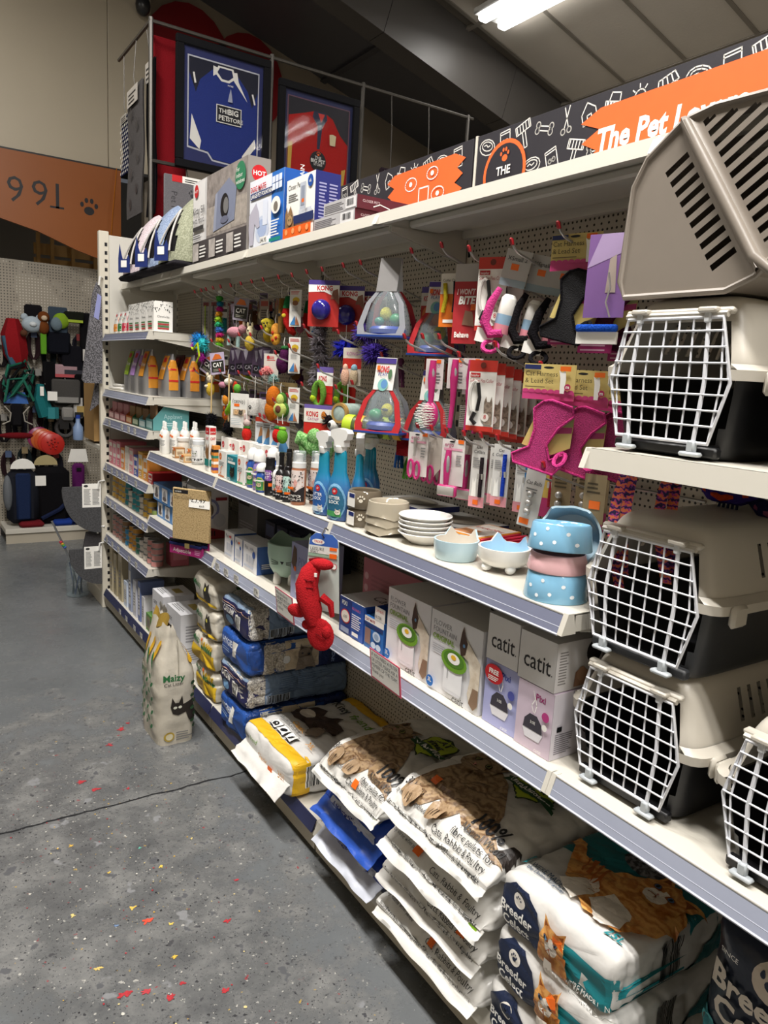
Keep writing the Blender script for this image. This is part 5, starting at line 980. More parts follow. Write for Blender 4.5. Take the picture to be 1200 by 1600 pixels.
# ---- clumping / hygiene litter stack
for k in range(4):
    cs = k % 2 == 0
    o,bv,D = bag('hygiene_litter_bag',['navy-fronted litter bag with grey granule sides, top of the blue stack','bright blue hygiene litter bag with kitten photo, second in the blue stack','navy-fronted litter bag with grey granule sides, third in the blue stack','bright blue hygiene litter bag at the bottom of the blue stack'][k],.235 - .004 * k,1.745 - .012 * (k % 2),.137 + (.428,.285,.145,0)[k],.47,.29,.138,film('#7f93ac' if cs else '#1f3f7e'),20 + k,group='stacked blue litter bags',wr=.006)
    p = BagPrint().on(bv,D,'f')
    if cs:
        p.rect(.0,.0,1,.86,P('#23244f')); p.text('CATSAN',.1,.5,.17,W_,bold=.03,maxw=.36); p.ell(.3,.3,.14,.14,P('#6f9ac4')); p.rect(.55,.2,.72,.62,W_); p.bars(.57,.24,.7,.58,BK,8); p.line([(.03,.8),(.95,.74)],.003,P('#c9a08a')); p.line([(.03,.74),(.6,.7)],.002,W_)
        p.on(bv,D,'t'); p.rect(.02,.05,.98,.3,GRAN); p.on(bv,D,'s'); p.rect(.0,0,.17,1,GRAN); p.rect(.17,0,.98,1,P('#6f86a6')); p.lines(.3,.35,.85,.9,9,P('#52688a'),.35); p.bars(.19,.06,.4,.34,BK,14,P('#a9b6c8'))
    else:
        p.rect(0,0,1,1,P('#234f9c')); p.text('HYGIENE',.1,.55,.2,P('#dfe6f2'),bold=.02,maxw=.5); p.poly([(.45,.3),(.56,.3),(.62,.78),(.5,.82)],W_); p.lines(.1,.35,.42,.5,2,P('#9ab4dc'))
        p.on(bv,D,'s'); p.rect(0,0,1,1,P('#1f3f7e')); p.rect(.13,.04,.33,.96,GRAN); p.rect(.33,.08,.66,.94,P('#c9bda8')); p.rect(.66,0,1,1,P('#1c2c5e')); p.text('HYGIENE',.78,.82,.13,P('#8aa4d4'),rot=-PI / 2,bold=.01); p.ell(.34,.42,.035,None,P('#dfe6ee')); p.cat(.52,.5,.07,P('#7a7068'),P('#4a423c'),None,P('#3a4a5a'),-.2); p.poly([(.42,.1),(.44,.4),(.5,.45),(.58,.4),(.62,.1)],P('#8a8078'))
    p.done(o)
# ---- white classic litter bag lying at the front
o,bv,D = bag('classic_litter_bag','white and yellow litter bag lying on the base shelf',.215,1.345,.137,.5,.41,.145,film('#dcdad6'),31,wr=.005,tail=.06)
p = BagPrint().on(bv,D,'t'); YE = P('#e0b01f')
p.rect(0,.025,1,.125,YE); p.rect(0,.88,1,.99,YE); p.text('Kitty',.1,.74,.085,P('#3a3a36'),bold=.01,maxw=.33); p.text('friend',.43,.74,.085,P('#6f9a3a'),bold=.01,maxw=.45)
p.poly([(.06,.44),(.12,.6),(.24,.64),(.3,.56),(.38,.58),(.46,.68),(.52,.6),(.68,.58),(.72,.46),(.56,.46),(.5,.36),(.36,.38),(.22,.34),(.1,.36)],P('#4a3a32','print',var=.3)); p.ell(.2,.47,.1,.06,CRM); p.poly([(.5,.44),(.62,.46),(.68,.34),(.58,.28),(.5,.34)],P('#8a7a6a'))
for i in range(3): p.rect(.2 + .16 * i,.13,.34 + .16 * i,.215,BK); p.rect(.205 + .16 * i,.134,.335 + .16 * i,.211,W_); p.ell(.27 + .16 * i,.17,.04,.022,BK,rot=.5 * i)
p.text('Classic',.34,.27,.05,P('#e09a1f')); p.text('absorbent cat litter',.18,.235,.03,P('#333'),maxw=.5); p.text('30L',.78,.2,.05,P('#e09a1f'))
p.on(bv,D,'f'); p.text('Kitty',.05,.64,.12,BK,maxw=.14); p.text('friend',.19,.64,.12,P('#6f9a3a'),maxw=.18); p.text('Classic',.38,.42,.14,P('#e09a1f'),maxw=.25); p.text('absorbent cat litter',.3,.26,.1,BK,maxw=.4); p.text('30L',.78,.4,.2,P('#e09a1f'),maxw=.16); p.rect(.6,.35,.68,.47,STK)
p.on(bv,D,'s'); p.rect(.03,.02,.16,.98,YE); p.bars(.13,.3,.3,.85,BK,16,W_); p.text('30L',.36,.35,.3,P('#e09a1f'),maxw=.12); [p.ell(.34,.2 + .2 * i,.02,None,YE) for i in range(3)]; p.lines(.55,.25,.95,.8,6,P('#5a5a58')); p.done(o)
# ---- blue antibacterial bags under the first wood bag
for k in range(2):
    o,bv,D = bag('antibacterial_litter_bag',['flattened blue and white antibacterial litter bag at the bottom','blue antibacterial litter bag with icon panel under the wood pellets'][k],.225,.76 + .01 * k,.137 + .105 * k,.46,.37,.1,film('#2348a8'),40 + k,True,wr=.006,tail=.055,tailm=film('#c9cdd8') if k == 0 else film('#2f56b4'),group='blue antibacterial bags')
    p = BagPrint().on(bv,D,'d'); p.text('antibacterial',.2,.32,.16,W_ if k == 0 else P('#1f2f6a'),maxw=.6); p.rect(.15,.05,.85,.3,P('#b9bdc9')); p.text('Antibacterial',.2,.1,.14,P('#232f7a'),bold=.02,maxw=.6)
    if k: [(p.rect(.12 + .24 * i,.55,.32 + .24 * i,.95,P('#8d8f94')),p.ell(.22 + .24 * i,.75,.06,.12,BK)) for i in range(3)]
    p.done(o)
# ---- wood pellet bags
def woodbag(label,cx,cy,z,seed,Wd=.45,T=.12,show=True,sticker=(.3,.3)):
    o,bv,D = bag('wood_litter_bag',label,cx,cy,z,.52,Wd,T,film('#dcdad5'),seed,True,wr=.006,tail=.03,group='wood pellet litter bags')
    p = BagPrint()
    p.on(bv,D,'d')
    p.text('30 Litres',.06,.62,.17,BK,maxw=.2); p.text('by volume when packed',.05,.40,.1,P('#555'),maxw=.3); p.text('From Pet Products 100% Natural Wood Cat Litter. Eco-friendly, fully biodegradable',.05,.13,.085,P('#444'),maxw=.88); p.text('Cats, Rabbits & Poultry',.48,.28,.14,P('#333'),maxw=.44)
    if show: p.text('100%',.66,.80,.26,BK,bold=.02,maxw=.28); p.text('Natural Wood',.64,.62,.15,P('#333'),maxw=.3); p.text('fibre pellets for',.60,.46,.13,P('#333'),maxw=.34)
    p.rect(sticker[0],sticker[1],sticker[0] + .06,sticker[1] + .16,STK)
    if show:
        p.on(bv,D,'t'); p.h *= .9
        p.poly([(.08,.06),(.14,.30),(.2,.50),(.34,.60),(.52,.52),(.62,.42),(.74,.30),(.80,.18),(.92,.12),(.98,.09),(.93,.07),(.80,.09),(.62,.10),(.55,.14),(.5,.055),(.44,.035),(.40,.08),(.37,.14),(.30,.05),(.22,.03),(.17,.08),(.13,.035)],TAB)
        p.poly([(.88,.1),(.94,.2),(1.0,.22),(.99,.1)],P('#2a2320')); p.cat(.25,.53,.15,TAB,TABD,P('#a98e70'),P('#8a8a4a'),-.2)
        for a,b in ((.2,.07),(.45,.075)): p.ell(a,b,.07,.05,m_fur('paws','#8a6e50','#b59a7a',40,False)); [p.line([(a - .03 + .025 * i,b - .035),(a - .03 + .025 * i,b)],.002,TABD) for i in range(3)]
        cu,cv = .69,.58; q = [(-.16,.1),(-.12,.13),(0,.17),(.12,.13),(.16,.1),(.15,-.02),(.1,-.1),(0,-.16),(-.1,-.1),(-.15,-.02)]; p.poly([(cu + a,cv + b) for a,b in q],P('#23361f')); p.poly([(cu + a * .92,cv + b * .92) for a,b in q],P('#a6b82f'))
        p.text('CAT',cu,cv + .055,.05,P('#1f2c1a'),'C',.04,maxw=.2); p.text('Litter',cu,cv - .01,.05,P('#1f2c1a'),'C',.04,maxw=.22); p.poly([(cu - .2,cv - .03),(cu + .2,cv - .03),(cu + .17,cv - .055),(cu + .2,cv - .085),(cu - .2,cv - .085),(cu - .17,cv - .055)],P('#1f4a2a')); p.text('Ultra Absorbent',cu,cv - .07,.03,W_,'C',.01,maxw=.32)
        p.text('WOOD PRODUCTS',.5,.86,.045,P('#a6b82f'),bold=.01,maxw=.45)
    p.done(o)
    MB().surf(lambda a,v: (-.262 - .012 * v,-Wd * .44 + .03 * a,T * .25 - .02 * v),3,3,C('#7fae2a','film')).build('green_corner',o)
woodbag('wood pellet litter bag with tabby cat on the blue antibacterial bags',.225,.765,.35,51,.38,.13,sticker=(.55,.3))
for k in range(4):
    woodbag(['white wood pellet litter bag at the bottom of its stack','white wood pellet litter bag second from the bottom of its stack','white wood pellet litter bag third from the bottom of its stack','wood pellet litter bag with tabby cat on top of its stack'][k],.215 + .008 * (k % 2),.325 + .008 * (k % 2),.137 + .102 * k,60 + k,.44,.125 if k == 3 else .106,k == 3,((.5,.3),(.75,.3),(.3,.35),(.2,.9))[k])
# ---- Breeder Celect sacks
NV,TE = P('#1c2640'),P('#1f8088')
for k in range(3):
    o,bv,D = bag('paper_litter_bag',['white and teal kitten litter bag at the bottom of its stack','white and teal kitten litter bag in the middle of its stack','white and teal kitten litter bag on top of its stack'][k],.21 + .004 * k,-.068 - .006 * (k % 2),.137 + .138 * k,.48,.325,.135,film('#d3d1cd'),70 + k,wr=.005,group='stacked kitten litter bags')
    p = BagPrint(); p.on(bv,D,'f')
    p.rect(.6,0,1,.66,TE); p.poly([(0,0),(0,.55),(.06,.8),(.15,.93),(.28,.92),(.38,.75),(.42,.5),(.42,0)],NV); p.ell(.21,.70,.055,None,P('#e6e0d6')); p.paw(.21,.71,.032,NV); p.text('Breeder',.21,.40,.16,W_,'C',.02,maxw=.32); p.text('Celect',.21,.2,.16,W_,'C',.02,maxw=.3)
    p.poly([(.42,0),(.44,.45),(.66,.45),(.68,0)],GING); p.cat(.55,.55,.105,GING,P('#8a4a1a'),CRM,P('#5a86a8')); p.poly([(.5,.0),(.52,.3),(.58,.3),(.6,0)],CRM); p.text("WE'RE MADE IN",.7,.22,.08,W_,maxw=.28); p.text('the United Kingdom',.7,.1,.07,W_,maxw=.28); p.poly([(.8,.34),(.86,.36),(.84,.5),(.88,.6),(.83,.62)],W_); p.rect(.58,.66,.66,.78,STK)
    p.on(bv,D,'s'); p.bars(.32,.15,.46,.8,BK,16); p.poly([(.5,0),(.7,.6),(1,.7),(1,0)],P('#1f5f66'))
    if k == 2:
        p.on(bv,D,'t'); p.h *= .86; p.rect(0,.45,1,1.14,P('#1f6f76')); p.text("WE'RE MADE IN",.08,.16,.035,P('#2a4a6a'),maxw=.34); p.text('the United Kingdom',.08,.12,.035,P('#2a4a6a'),maxw=.34); p.text('25L',.8,.1,.05,TE,bold=.02,maxw=.16); p.poly([(.02,.14),(.05,.15),(.04,.2),(.06,.23),(.03,.24)],TE)
        p.ell(.5,.72,.16,.09,m_speck('dark_pellets','#2e2e32','#77777c',90,.5)); [(p.ell(.2 + .14 * i,.78 + .03 * i,.055,.03,P('#9ab4b8'))) for i in range(3)]; p.text('The safe choice for your kitten',.3,.86,.03,W_,maxw=.5)
        p.poly([(.03,.52),(.1,.50),(.2,.36),(.3,.24),(.42,.2),(.6,.12),(.85,.14),(.98,.3),(.98,.55),(.8,.72),(.62,.62),(.4,.48),(.22,.48),(.12,.58),(.04,.6)],GING); p.poly([(.3,.2),(.5,.12),(.55,.3),(.45,.38)],CRM); p.poly([(.62,.34),(.8,.3),(.85,.16),(.7,.1),(.55,.2)],CRM); p.cat(.78,.56,.17,GING,P('#8a4a1a'),CRM,P('#4a6a94'),-.35); [p.line([(.3 + .06 * i,.46 - .01 * i),(.36 + .05 * i,.34 - .01 * i)],.006,P('#a8581e')) for i in range(4)]
    p.done(o)
# ---- dark standing sack at the near end
t = thing('standing_litter_sack','dark navy and teal cat litter sack standing upright','litter bag',(.175,-.548,.137))
b = MB(); nz,na = 30,56; vs = []; SW,SD,SH = .42,.24,.60
for i in range(nz):
    v = i / (nz - 1); tp = 1 - .9 * max(0,(v - .9) / .1) ** 1.8
    for k in range(na):
        a = 2 * PI * k / na; c,s = math.cos(a),math.sin(a); q = (abs(c) ** 4 + abs(s) ** 4) ** -.25; pnt = V((c * q * SD / 2 * max(tp,.03),s * q * SW / 2 * (1 - .04 * v),v * SH)); d = .006 * noise.noise(pnt * 11) + .003 * noise.noise(pnt * 28); vs.append(pnt + V((c,s,0)) * d)
b.add(vs,[(i * na + k,i * na + (k + 1) % na,(i + 1) * na + (k + 1) % na,(i + 1) * na + k) for i in range(nz - 1) for k in range(na)] + [tuple(range(na))[::-1]],film('#1b2233')); sk = b.build('sack',t,smooth=1.1)
bm = bmesh.new(); bm.from_mesh(sk.data); bv = BVHTree.FromBMesh(bm); bm.free(); p = Print(); p.eps = .0008; p.face((-SD / 2,SW / 2,0),(0,-1,0),(0,0,1),SW,SH,bv,.0105); p.poly([(.02,.02),(.98,.02),(.98,.46),(.5,.5),(.02,.64)],P('#2a7f88')); p.ell(.34,.87,.085,None,P('#cdbfae')); p.paw(.34,.88,.055,NV); p.text('Breeder',.09,.75,.072,P('#d5cabb'),bold=.03,maxw=.62); p.text('Celect',.12,.665,.072,P('#d5cabb'),bold=.03,maxw=.52); p.text('Cat Litter',.06,.58,.06,P('#3f9aa0'),maxw=.66); p.text('recycled',.08,.46,.045,NV,maxw=.4); p.text('recyclable',.08,.38,.045,NV,maxw=.45); p.text('SINCE',.12,.87,.016,W_); p.done(t)
b = MB(); b.surf(lambda a,v: (-.02 - .012 * v + .006 * math.sin(a * 20),SW * (.5 - a) * .93,.585 - .05 * v),24,4,C('#b5a794','film')); b.build('folded_top',t,smooth=1.2)
# ---- maize bag standing on the floor
t = thing('floor_litter_sack','open cream cat litter sack with green leaf print standing on the floor','litter bag',(-.165,2.11,0),.02)
b = MB(); nz,na = 40,64; vs = []; SX,SY,SH = .165,.25,.53
for i in range(nz):
    v = i / (nz - 1); k2 = max(0,(v - .62) / .38); tx = 1 - .86 * k2 ** 1.2; ty = 1 - .12 * k2
    for k in range(na):
        a = 2 * PI * k / na; c,s = math.cos(a),math.sin(a); q = (abs(c) ** 5 + abs(s) ** 5) ** -.2; bul = 1 + .06 * math.sin(PI * min(1,v * 1.3))
        pnt = V((c * q * SX / 2 * tx * bul - .02 * k2,s * q * SY / 2 * ty * bul + .02 * k2,v * SH + (.02 * noise.noise(V((a * 2,3,1))) * k2))); d = .006 * noise.noise(pnt * 10) + .004 * noise.noise(pnt * 22 + V((5,0,0))); vs.append(pnt + V((c,s,0)) * d)
b.add(vs,[(i * na + k,i * na + (k + 1) % na,(i + 1) * na + (k + 1) % na,(i + 1) * na + k) for i in range(nz - 1) for k in range(na)] + [tuple(range(na))[::-1]],C('#c6bfb0','film',rough=.4)); sk = b.build('sack',t,smooth=1.1)
bm = bmesh.new(); bm.from_mesh(sk.data); bv = BVHTree.FromBMesh(bm); bm.free(); GR,DG = P('#2a6a3c'),P('#2c4a30')
p = Print(); p.eps = .0008
p.face((-SX / 2,SY / 2,0),(0,-1,0),(0,0,1),SY,SH,bv,.0105)     # aisle face
for cx in (.18,.45,.72):
    p.line([(cx,.12),(cx,.66)],.002,GR)
    for i in range(8): p.ell(cx + .055 * (-1) ** i,.15 + .06 * i,.055,.014,GR,rot=.9 * (-1) ** i); p.lay -= 1
    p.ell(cx + .02,.78,.05,.1,P('#d9a82a'),rot=-.25); p.ell(cx - .02,.70,.035,.07,GR,rot=.35)
p.lay = 4; p.rect(.0,.5,.3,.62,C('#c6bfb0','film',rough=.4)); p.text('Maizy',.02,.55,.055,GR,bold=.02,maxw=.3); p.text('Cat Litter',.03,.515,.025,BK)
p.face((-SX / 2,-SY / 2,0),(1,0,0),(0,0,1),SX,SH,bv,.0105)     # end face toward the shopper
p.text('Maizy',.12,.56,.055,GR,bold=.02,maxw=.62); p.text('Cat Litter',.14,.52,.028,BK,maxw=.5); p.poly([(.3,.34),(.34,.42),(.42,.37),(.52,.37),(.6,.43),(.64,.35),(.9,.38),(.98,.2),(.8,.2),(.7,.28),(.5,.26),(.36,.28)],P('#2c2622')); p.ell(.42,.33,.05,.012,P('#d9d9c9')); p.ell(.55,.33,.05,.012,P('#d9d9c9'))
for i in range(8): p.ell(.9 + .03 * (-1) ** i,.14 + .055 * i,.05,.018,DG,rot=.8 * (-1) ** i); p.lay -= 1
p.ell(.28,.08,.13,None,P('#b59a3a')); p.ell(.28,.08,.09,None,P('#d9d0b0')); p.lines(.46,.04,.9,.12,4,P('#777')); p.ell(.85,.74,.1,.06,P('#d9a82a')); p.ell(.85,.66,.12,.05,GR); p.done(t)
b = MB(); b.surf(lambda a,v: (-.03 + .02 * (v - .5) + .006 * math.sin(a * 9),.02 + (a - .5) * .19,.50 + .06 * v + .012 * math.sin(a * 7)),16,4,C('#a08338','film')); b.surf(lambda a,v: (-.012 + .012 * math.sin(v * 3),.06 + (a - .5) * .1,.53 + .055 * v + .01 * math.sin(a * 12)),10,4,C('#d5d2ca','film')); b.build('rolled_top',t,smooth=1.2); MB().tube([(-.004,-.127,.48),(.0,-.131,.44),(.002,-.133,.36),(.0,-.132,.31)],.0022,C('#b9b2a2','fabric')).build('string',t)
# ---- cartons on the base shelf by the maize bags
def pf(p):
    p.side('f'); p.rect(0,0,1,1,P('#dcdce0')); p.text('catit',.1,.74,.1,P('#3a3a40'),maxw=.4); p.poly([(.2,.42),(.34,.5),(.4,.66),(.5,.55),(.74,.42),(.66,.2),(.5,.16),(.36,.34)],P('#6a5444','print',var=.3)); p.ell(.18,.62,.03,None,RD); p.side('s'); p.rect(0,0,1,1,P('#dadade')); p.lines(.15,.08,.85,.35,6,P('#9a9aa0')); p.lines(.15,.45,.85,.8,6,P('#9a9aa0')); p.side('t'); p.rect(0,0,1,1,P('#e4e4e8')); p.rect(.3,.5,.75,.75,P('#b5a25a')); p.lines(.1,.1,.8,.3,3,P('#888'))
carton('litter_tray_carton','white carton with dark kitten behind the floor sack','box',.02,2.505,.137,.17,.225,.265,C('#dcdce0','card'),pf); carton('litter_tray_carton','white carton with kitten under the lowest tin shelf','box',.02,2.80,.137,.17,.19,.275,C('#dcdce0','card'),pf); carton('litter_tray_carton','plain white carton under the tall navy box','box',.2,2.47,.137,.2,.3,.27,C('#d6d6da','card'),lambda p: [p.side('t').rect(.1,.3,.6,.4,P('#a9a9ae'))])
def pf(p): p.side('f'); p.rect(0,0,1,1,P('#d9dade')); p.line([(.1,.9),(.8,.5),(.2,.1)],.004,P('#333')); p.side('s'); p.rect(0,0,1,1,P('#2a3f8a')); p.text('litter robot',.35,.9,.06,P('#8aa0dc'),rot=-PI / 2,maxw=3); p.ell(.75,.42,.22,None,P('#7a6a4a')); p.lines(.3,.1,.8,.3,4,P('#8aa0dc'))
carton('tall_carton','tall navy and white carton standing behind the maize bags','box',.22,2.50,.408,.14,.18,.35,C('#d9dade','card'),pf)
# ================================================================ PET CARRIERS
LIDC,WIRE = C('#c3bdb1','plastic',rough=.38),C('#e2e4ea','plastic')
def rrect(x0,x1,w,z,nf=20,ns=38,n=9):
    P_ = []
    for i in range(nf): P_.append((-1,1 - 2 * i / nf))
    for i in range(ns): P_.append((-1 + 2 * i / ns,-1))
    for i in range(nf): P_.append((1,-1 + 2 * i / nf))
    for i in range(ns): P_.append((1 - 2 * i / ns,1))
    out = []
    for a,b in P_:
        q = (abs(a) ** n + abs(b) ** n) ** (-1 / n); out.append(((x0 + x1) / 2 + a * q * (x1 - x0) / 2,b * q * w,z))
    return out
DOOR = [(-.098,.245),(.098,.245),(.125,.135),(.098,.03),(-.098,.03),(-.125,.135)]      # y, z outline of the door
def indoor(y,z,g=0):
    n = len(DOOR)
    for i in range(n):
        (a,b),(c,d) = DOOR[i],DOOR[(i + 1) % n]
        if (c - a) * (z - b) - (d - b) * (y - a) > g: return False
    return True
def loft(rings,m,skip=None):
    n = len(rings[0]); vs = [p for r in rings for p in r]; fs = []
    for i in range(len(rings) - 1):
        for k in range(n):
            q = (i * n + k,i * n + (k + 1) % n,(i + 1) * n + (k + 1) % n,(i + 1) * n + k); c = sum((V(vs[j]) for j in q),V()) / 4
            if skip and skip(c,k): continue
            fs.append(q)
    return vs,fs
def carrier(label,loc,basec,rz=0):
    t = thing('pet_carrier',label,'pet carrier',loc,rz,'cat carriers'); BM = C(basec,'plastic',rough=.42)
    R = [rrect(.03,.43,.108,0),rrect(.018,.442,.118,.012)] + [rrect(.018 - .018 * k / 9,.442 + .018 * k / 9,.118 + .026 * k / 9,.012 + .136 * k / 9) for k in range(1,10)]
    vs,fs = loft(R,BM,lambda c,k: c.x < .03 and indoor(c.y,c.z)); b = MB(); b.add(vs,fs,BM); b.add(R[0],[tuple(range(len(R[0])))],BM); b.build('base_shell',t,smooth=1.0)
    zs = [.15,.165,.18] + [.18 + .012 * k for k in range(1,7)] + [.262,.272,.280,.285,.2865]; ws = [.146,.145,.142] + [.142 - .0042 * k for k in range(1,7)] + [.112,.106,.098,.088,.07]; dx = [0,0,.002] + [.002 + .0025 * k for k in range(1,7)] + [.02,.025,.032,.044,.07]
    R = [rrect(d,.46 - d,w,z) for z,w,d in zip(zs,ws,dx)]
    def sk(c,k):
        if c.x < .04 and indoor(c.y,c.z) and c.z < .262: return True
        return abs(c.y) > .1 and .14 < c.x < .40 and .19 < c.z < .252 and (k % 3 == 0)
    vs,fs = loft(R,LIDC,sk); b = MB(); b.add(vs,fs,LIDC); b.add(R[-1],[tuple(range(len(R[-1])))[::-1]],LIDC); b.build('lid_shell',t,smooth=1.0)
    b = MB(); R = [rrect(-.002,.462,.144,.142),rrect(-.006,.47,.164,.140),rrect(-.006,.47,.166,.158),rrect(-.002,.462,.146,.168)]; vs,fs = loft(R,LIDC,lambda c,k: c.x < .02 and abs(c.y) < .118); b.add(vs,fs,LIDC); b.build('rim',t,smooth=.5)
    for sx in (.03,.38):
        for sy in (-1,1): MB().box(sx,sy * .164 - .007,.118,sx + .045,sy * .164 + .007,.160,LIDC,.006).build('latch',t)
    b = MB(); b.tube([(-.006,y,z) for y,z in ((-.104,.25),(.104,.25),(.132,.135),(.104,.024))][:2],.006,LIDC); b.box(-.006,-.11,.25,.012,.11,.262,LIDC,.004); b.build('door_lintel',t)
    MB().box(.0,-.11,.004,.02,.11,.024,BM,.004).build('door_sill',t)
    d = MB().tube([(-.009,y,z) for y,z in DOOR],.0034,WIRE,8,closed=True).build('door',t)
    for i in range(8):
        y = -.098 + .028 * i
        if abs(y) <= .098: z0,z1 = .03,.245
        b = MB().tube([(-.009,y,.03),(-.011,y * 1.12,.135),(-.009,y,.245)],.004 if i in (1,6) else .0019,WIRE,6).build('wire',d)
    for i in range(7):
        z = .06 + .027 * i; w = .098 + .027 * (1 - abs(z - .1375) / .1075); MB().tube([(-.0125,-w,z),(-.0125,w,z)],.0019,WIRE,6).build('wire',d)
    for y in (-.07,.07):
        MB().box(-.02,y - .018,.252,.0,y + .018,.262,LIDC,.003).box(-.016,y - .006,.236,-.006,y + .006,.254,C('#d5d8da','plastic'),.002).build('door_clip',t)
        MB().box(-.018,y - .008,.012,-.004,y + .008,.034,C('#aeb4b8','plastic'),.003).box(-.022,y - .02,.006,-.004,y + .02,.014,C('#aeb4b8','plastic'),.003).build('door_clip',t)
    return t
carrier('pale-lidded pet carrier with black base under the grey one',(.052,-.137,.8228),'#17171a'); carrier('pale-lidded pet carrier with charcoal grey base on top of another',(.048,-.137,1.1105),'#35373a'); carrier('pale-lidded pet carrier with black base below the brown shell',(.05,-.137,1.5178),'#101012')
carrier('pale-lidded pet carrier with black base beside the stack on the price-stripped shelf',(.045,-.482,.8228),'#17171a'); carrier('pale-lidded pet carrier with black base at the far end of the plain shelf',(.05,-.487,1.5178),'#101012')
# brown carrier lying on its side on top
BR = C('#857c72','plastic',rough=.38); t = thing('brown_carrier','taupe brown pet carrier lying on its side above the others','pet carrier',(.05,-.165,1.8062))
# silhouette seen from the aisle (u to the right = -y, v up)
ol = [(-.165,.03),(-.15,.0),(.06,.0),(.11,.02),(.155,.07),(.2,.16),(.2,.275),(.17,.30),(.0,.305),(-.06,.295),(-.13,.245),(-.155,.20)]
def inside(a,b):
    c = False
    for i in range(len(ol)):
        (x1,y1),(x2,y2) = ol[i],ol[i - 1]
        if (y1 > b) != (y2 > b) and a < (x2 - x1) * (b - y1) / (y2 - y1) + x1: c = not c
    return c
A,B_ = V((-.055,.29)),V((.105,.05)); dr_ = (B_ - A).normalized(); nr = V((-dr_.y,dr_.x))   # ridge line, nr to upper right
b = MB(); vs = []; fs = []; ds,dd = .0057,.0055; ns_,nd_ = 78,96
def sd(i,j): s = -.07 + ds * i; d = -.28 + dd * j; return s,d
def uv(s,d): q = A + dr_ * s + nr * d; return q.x,q.y
for j in range(nd_ + 1):
    for i in range(ns_ + 1): s,d = sd(i,j); a,c = uv(s,d); vs.append((-.016 * max(0,1 - abs(d) / .013),-a,c))
def slot(s,d):
    k = int((s + .07) / ds + .01) % 4
    if .03 < s < .27 and -.07 < d < -.02: return k < 2
    return .0 < s < .28 and .02 < d < .155 - .35 * abs(s - .12) + .04 and k < 2
for j in range(nd_):
    for i in range(ns_):
        s,d = sd(i + .5,j + .5); a,c = uv(s,d)
        if inside(a,c) and not (slot(s,d) and a < .185 and c < .29): k = j * (ns_ + 1) + i; fs.append((k,k + 1,k + ns_ + 2,k + ns_ + 1))
us = sorted({i for f in fs for i in f}); mp = {k: i for i,k in enumerate(us)}; b.add([vs[k] for k in us],[tuple(mp[i] for i in f) for f in fs],BR); b.build('vented_face',t,smooth=.6)
b = MB(); n = len(ol)
for i in range(n):
    (a,c),(d,e) = ol[i],ol[(i + 1) % n]; b.add([(.0,-a,c),(.0,-d,e),(.36,-d * .95,.01 + e * .93),(.36,-a * .95,.01 + c * .93)],[(0,1,2,3)],BR)
b.prism([(a * .95,.01 + c * .93) for a,c in ol],(.36,0,0),(0,-1,0),(0,0,1),(.004,0,0),BR); b.build('shell',t,smooth=.4)
MB().tube([(-.006,-p[0],p[1]) for p in (A,A.lerp(B_,.5),B_,(.14,.025))],[.009,.011,.011,.008],BR,10).build('rim_ridge',t)
rm = [(0,-a,c) for a,c in ol]; MB().tube(rm,.006,BR,8,closed=True).build('edge_bead',t)
# ================================================================ PEG HOOKS
HW = C('#b2afaa','plastic',metal=.45,rough=.28); RT = C('#96191f','plastic')
def hookmesh():
    L = BX - .016 - .15; w = MB().tube([(L,0,-.022 - .29 * (L - .02)),(.02,0,-.022),(.006,0,-.012),(.0,0,-.002)],.0031,HW,6); c = MB().lathe([(.003,-.008),(.0055,-.006),(.0055,.006),(.003,.009)],8,RT); c.v = [(-.002 + x - .35 * z,y,z) for x,y,z in c.v]
    return w.mesh('wire'),c.mesh('red_tip')
HM = hookmesh()
ROWS = [[(2.724,1.993),(2.632,1.994),(2.564,1.995),(2.469,1.995),(2.374,1.995),(2.252,1.992),(2.135,1.992),(2.018,1.992),(1.901,1.991),(1.756,1.99),(1.638,1.988),(1.517,1.99),(1.4,1.989),(1.252,1.989),(1.141,1.988),(.856,1.995),(.712,1.995),(.591,1.973),(.428,1.972),(.276,1.991)],
 [(2.481,1.755),(2.262,1.752),(2.144,1.778),(2.019,1.776),(1.907,1.802),(1.522,1.798),(1.641,1.727),(1.764,1.702),(1.267,1.773),(1.146,1.797),(.866,1.753),(.774,1.752),(.695,1.75),(.986,1.7),(.602,1.702),(.458,1.728),(.291,1.68)],
 [(2.72,1.617),(2.366,1.618),(2.139,1.615),(2.021,1.616),(1.902,1.616),(1.402,1.656),(1.157,1.607),(1.523,1.588),(1.265,1.588),(1.643,1.541),(1.768,1.517),(2.256,1.546),(2.139,1.447),(1.898,1.446),(1.852,1.443)],
 [(.869,1.496),(.771,1.497),(.702,1.496),(.632,1.495),(.556,1.494),(.486,1.496),(.421,1.496),(.349,1.446),(.252,1.448)]]
for r,row in enumerate(ROWS):
    for y,z in row:
        t = thing('peg_hook',['chrome peg hook with red tip in the top row under the top shelf','chrome peg hook with red tip in the second row of the pegboard','chrome peg hook with red tip in the lower toy rows','chrome peg hook with red tip in the low row above the bowls'][r],'hook',(.15,y,z),0,['top row hooks','second row hooks','lower toy hooks','low row hooks'][r])
        for me in HM: q = bpy.data.objects.new(me.name,me); COL.objects.link(q); q.parent = t
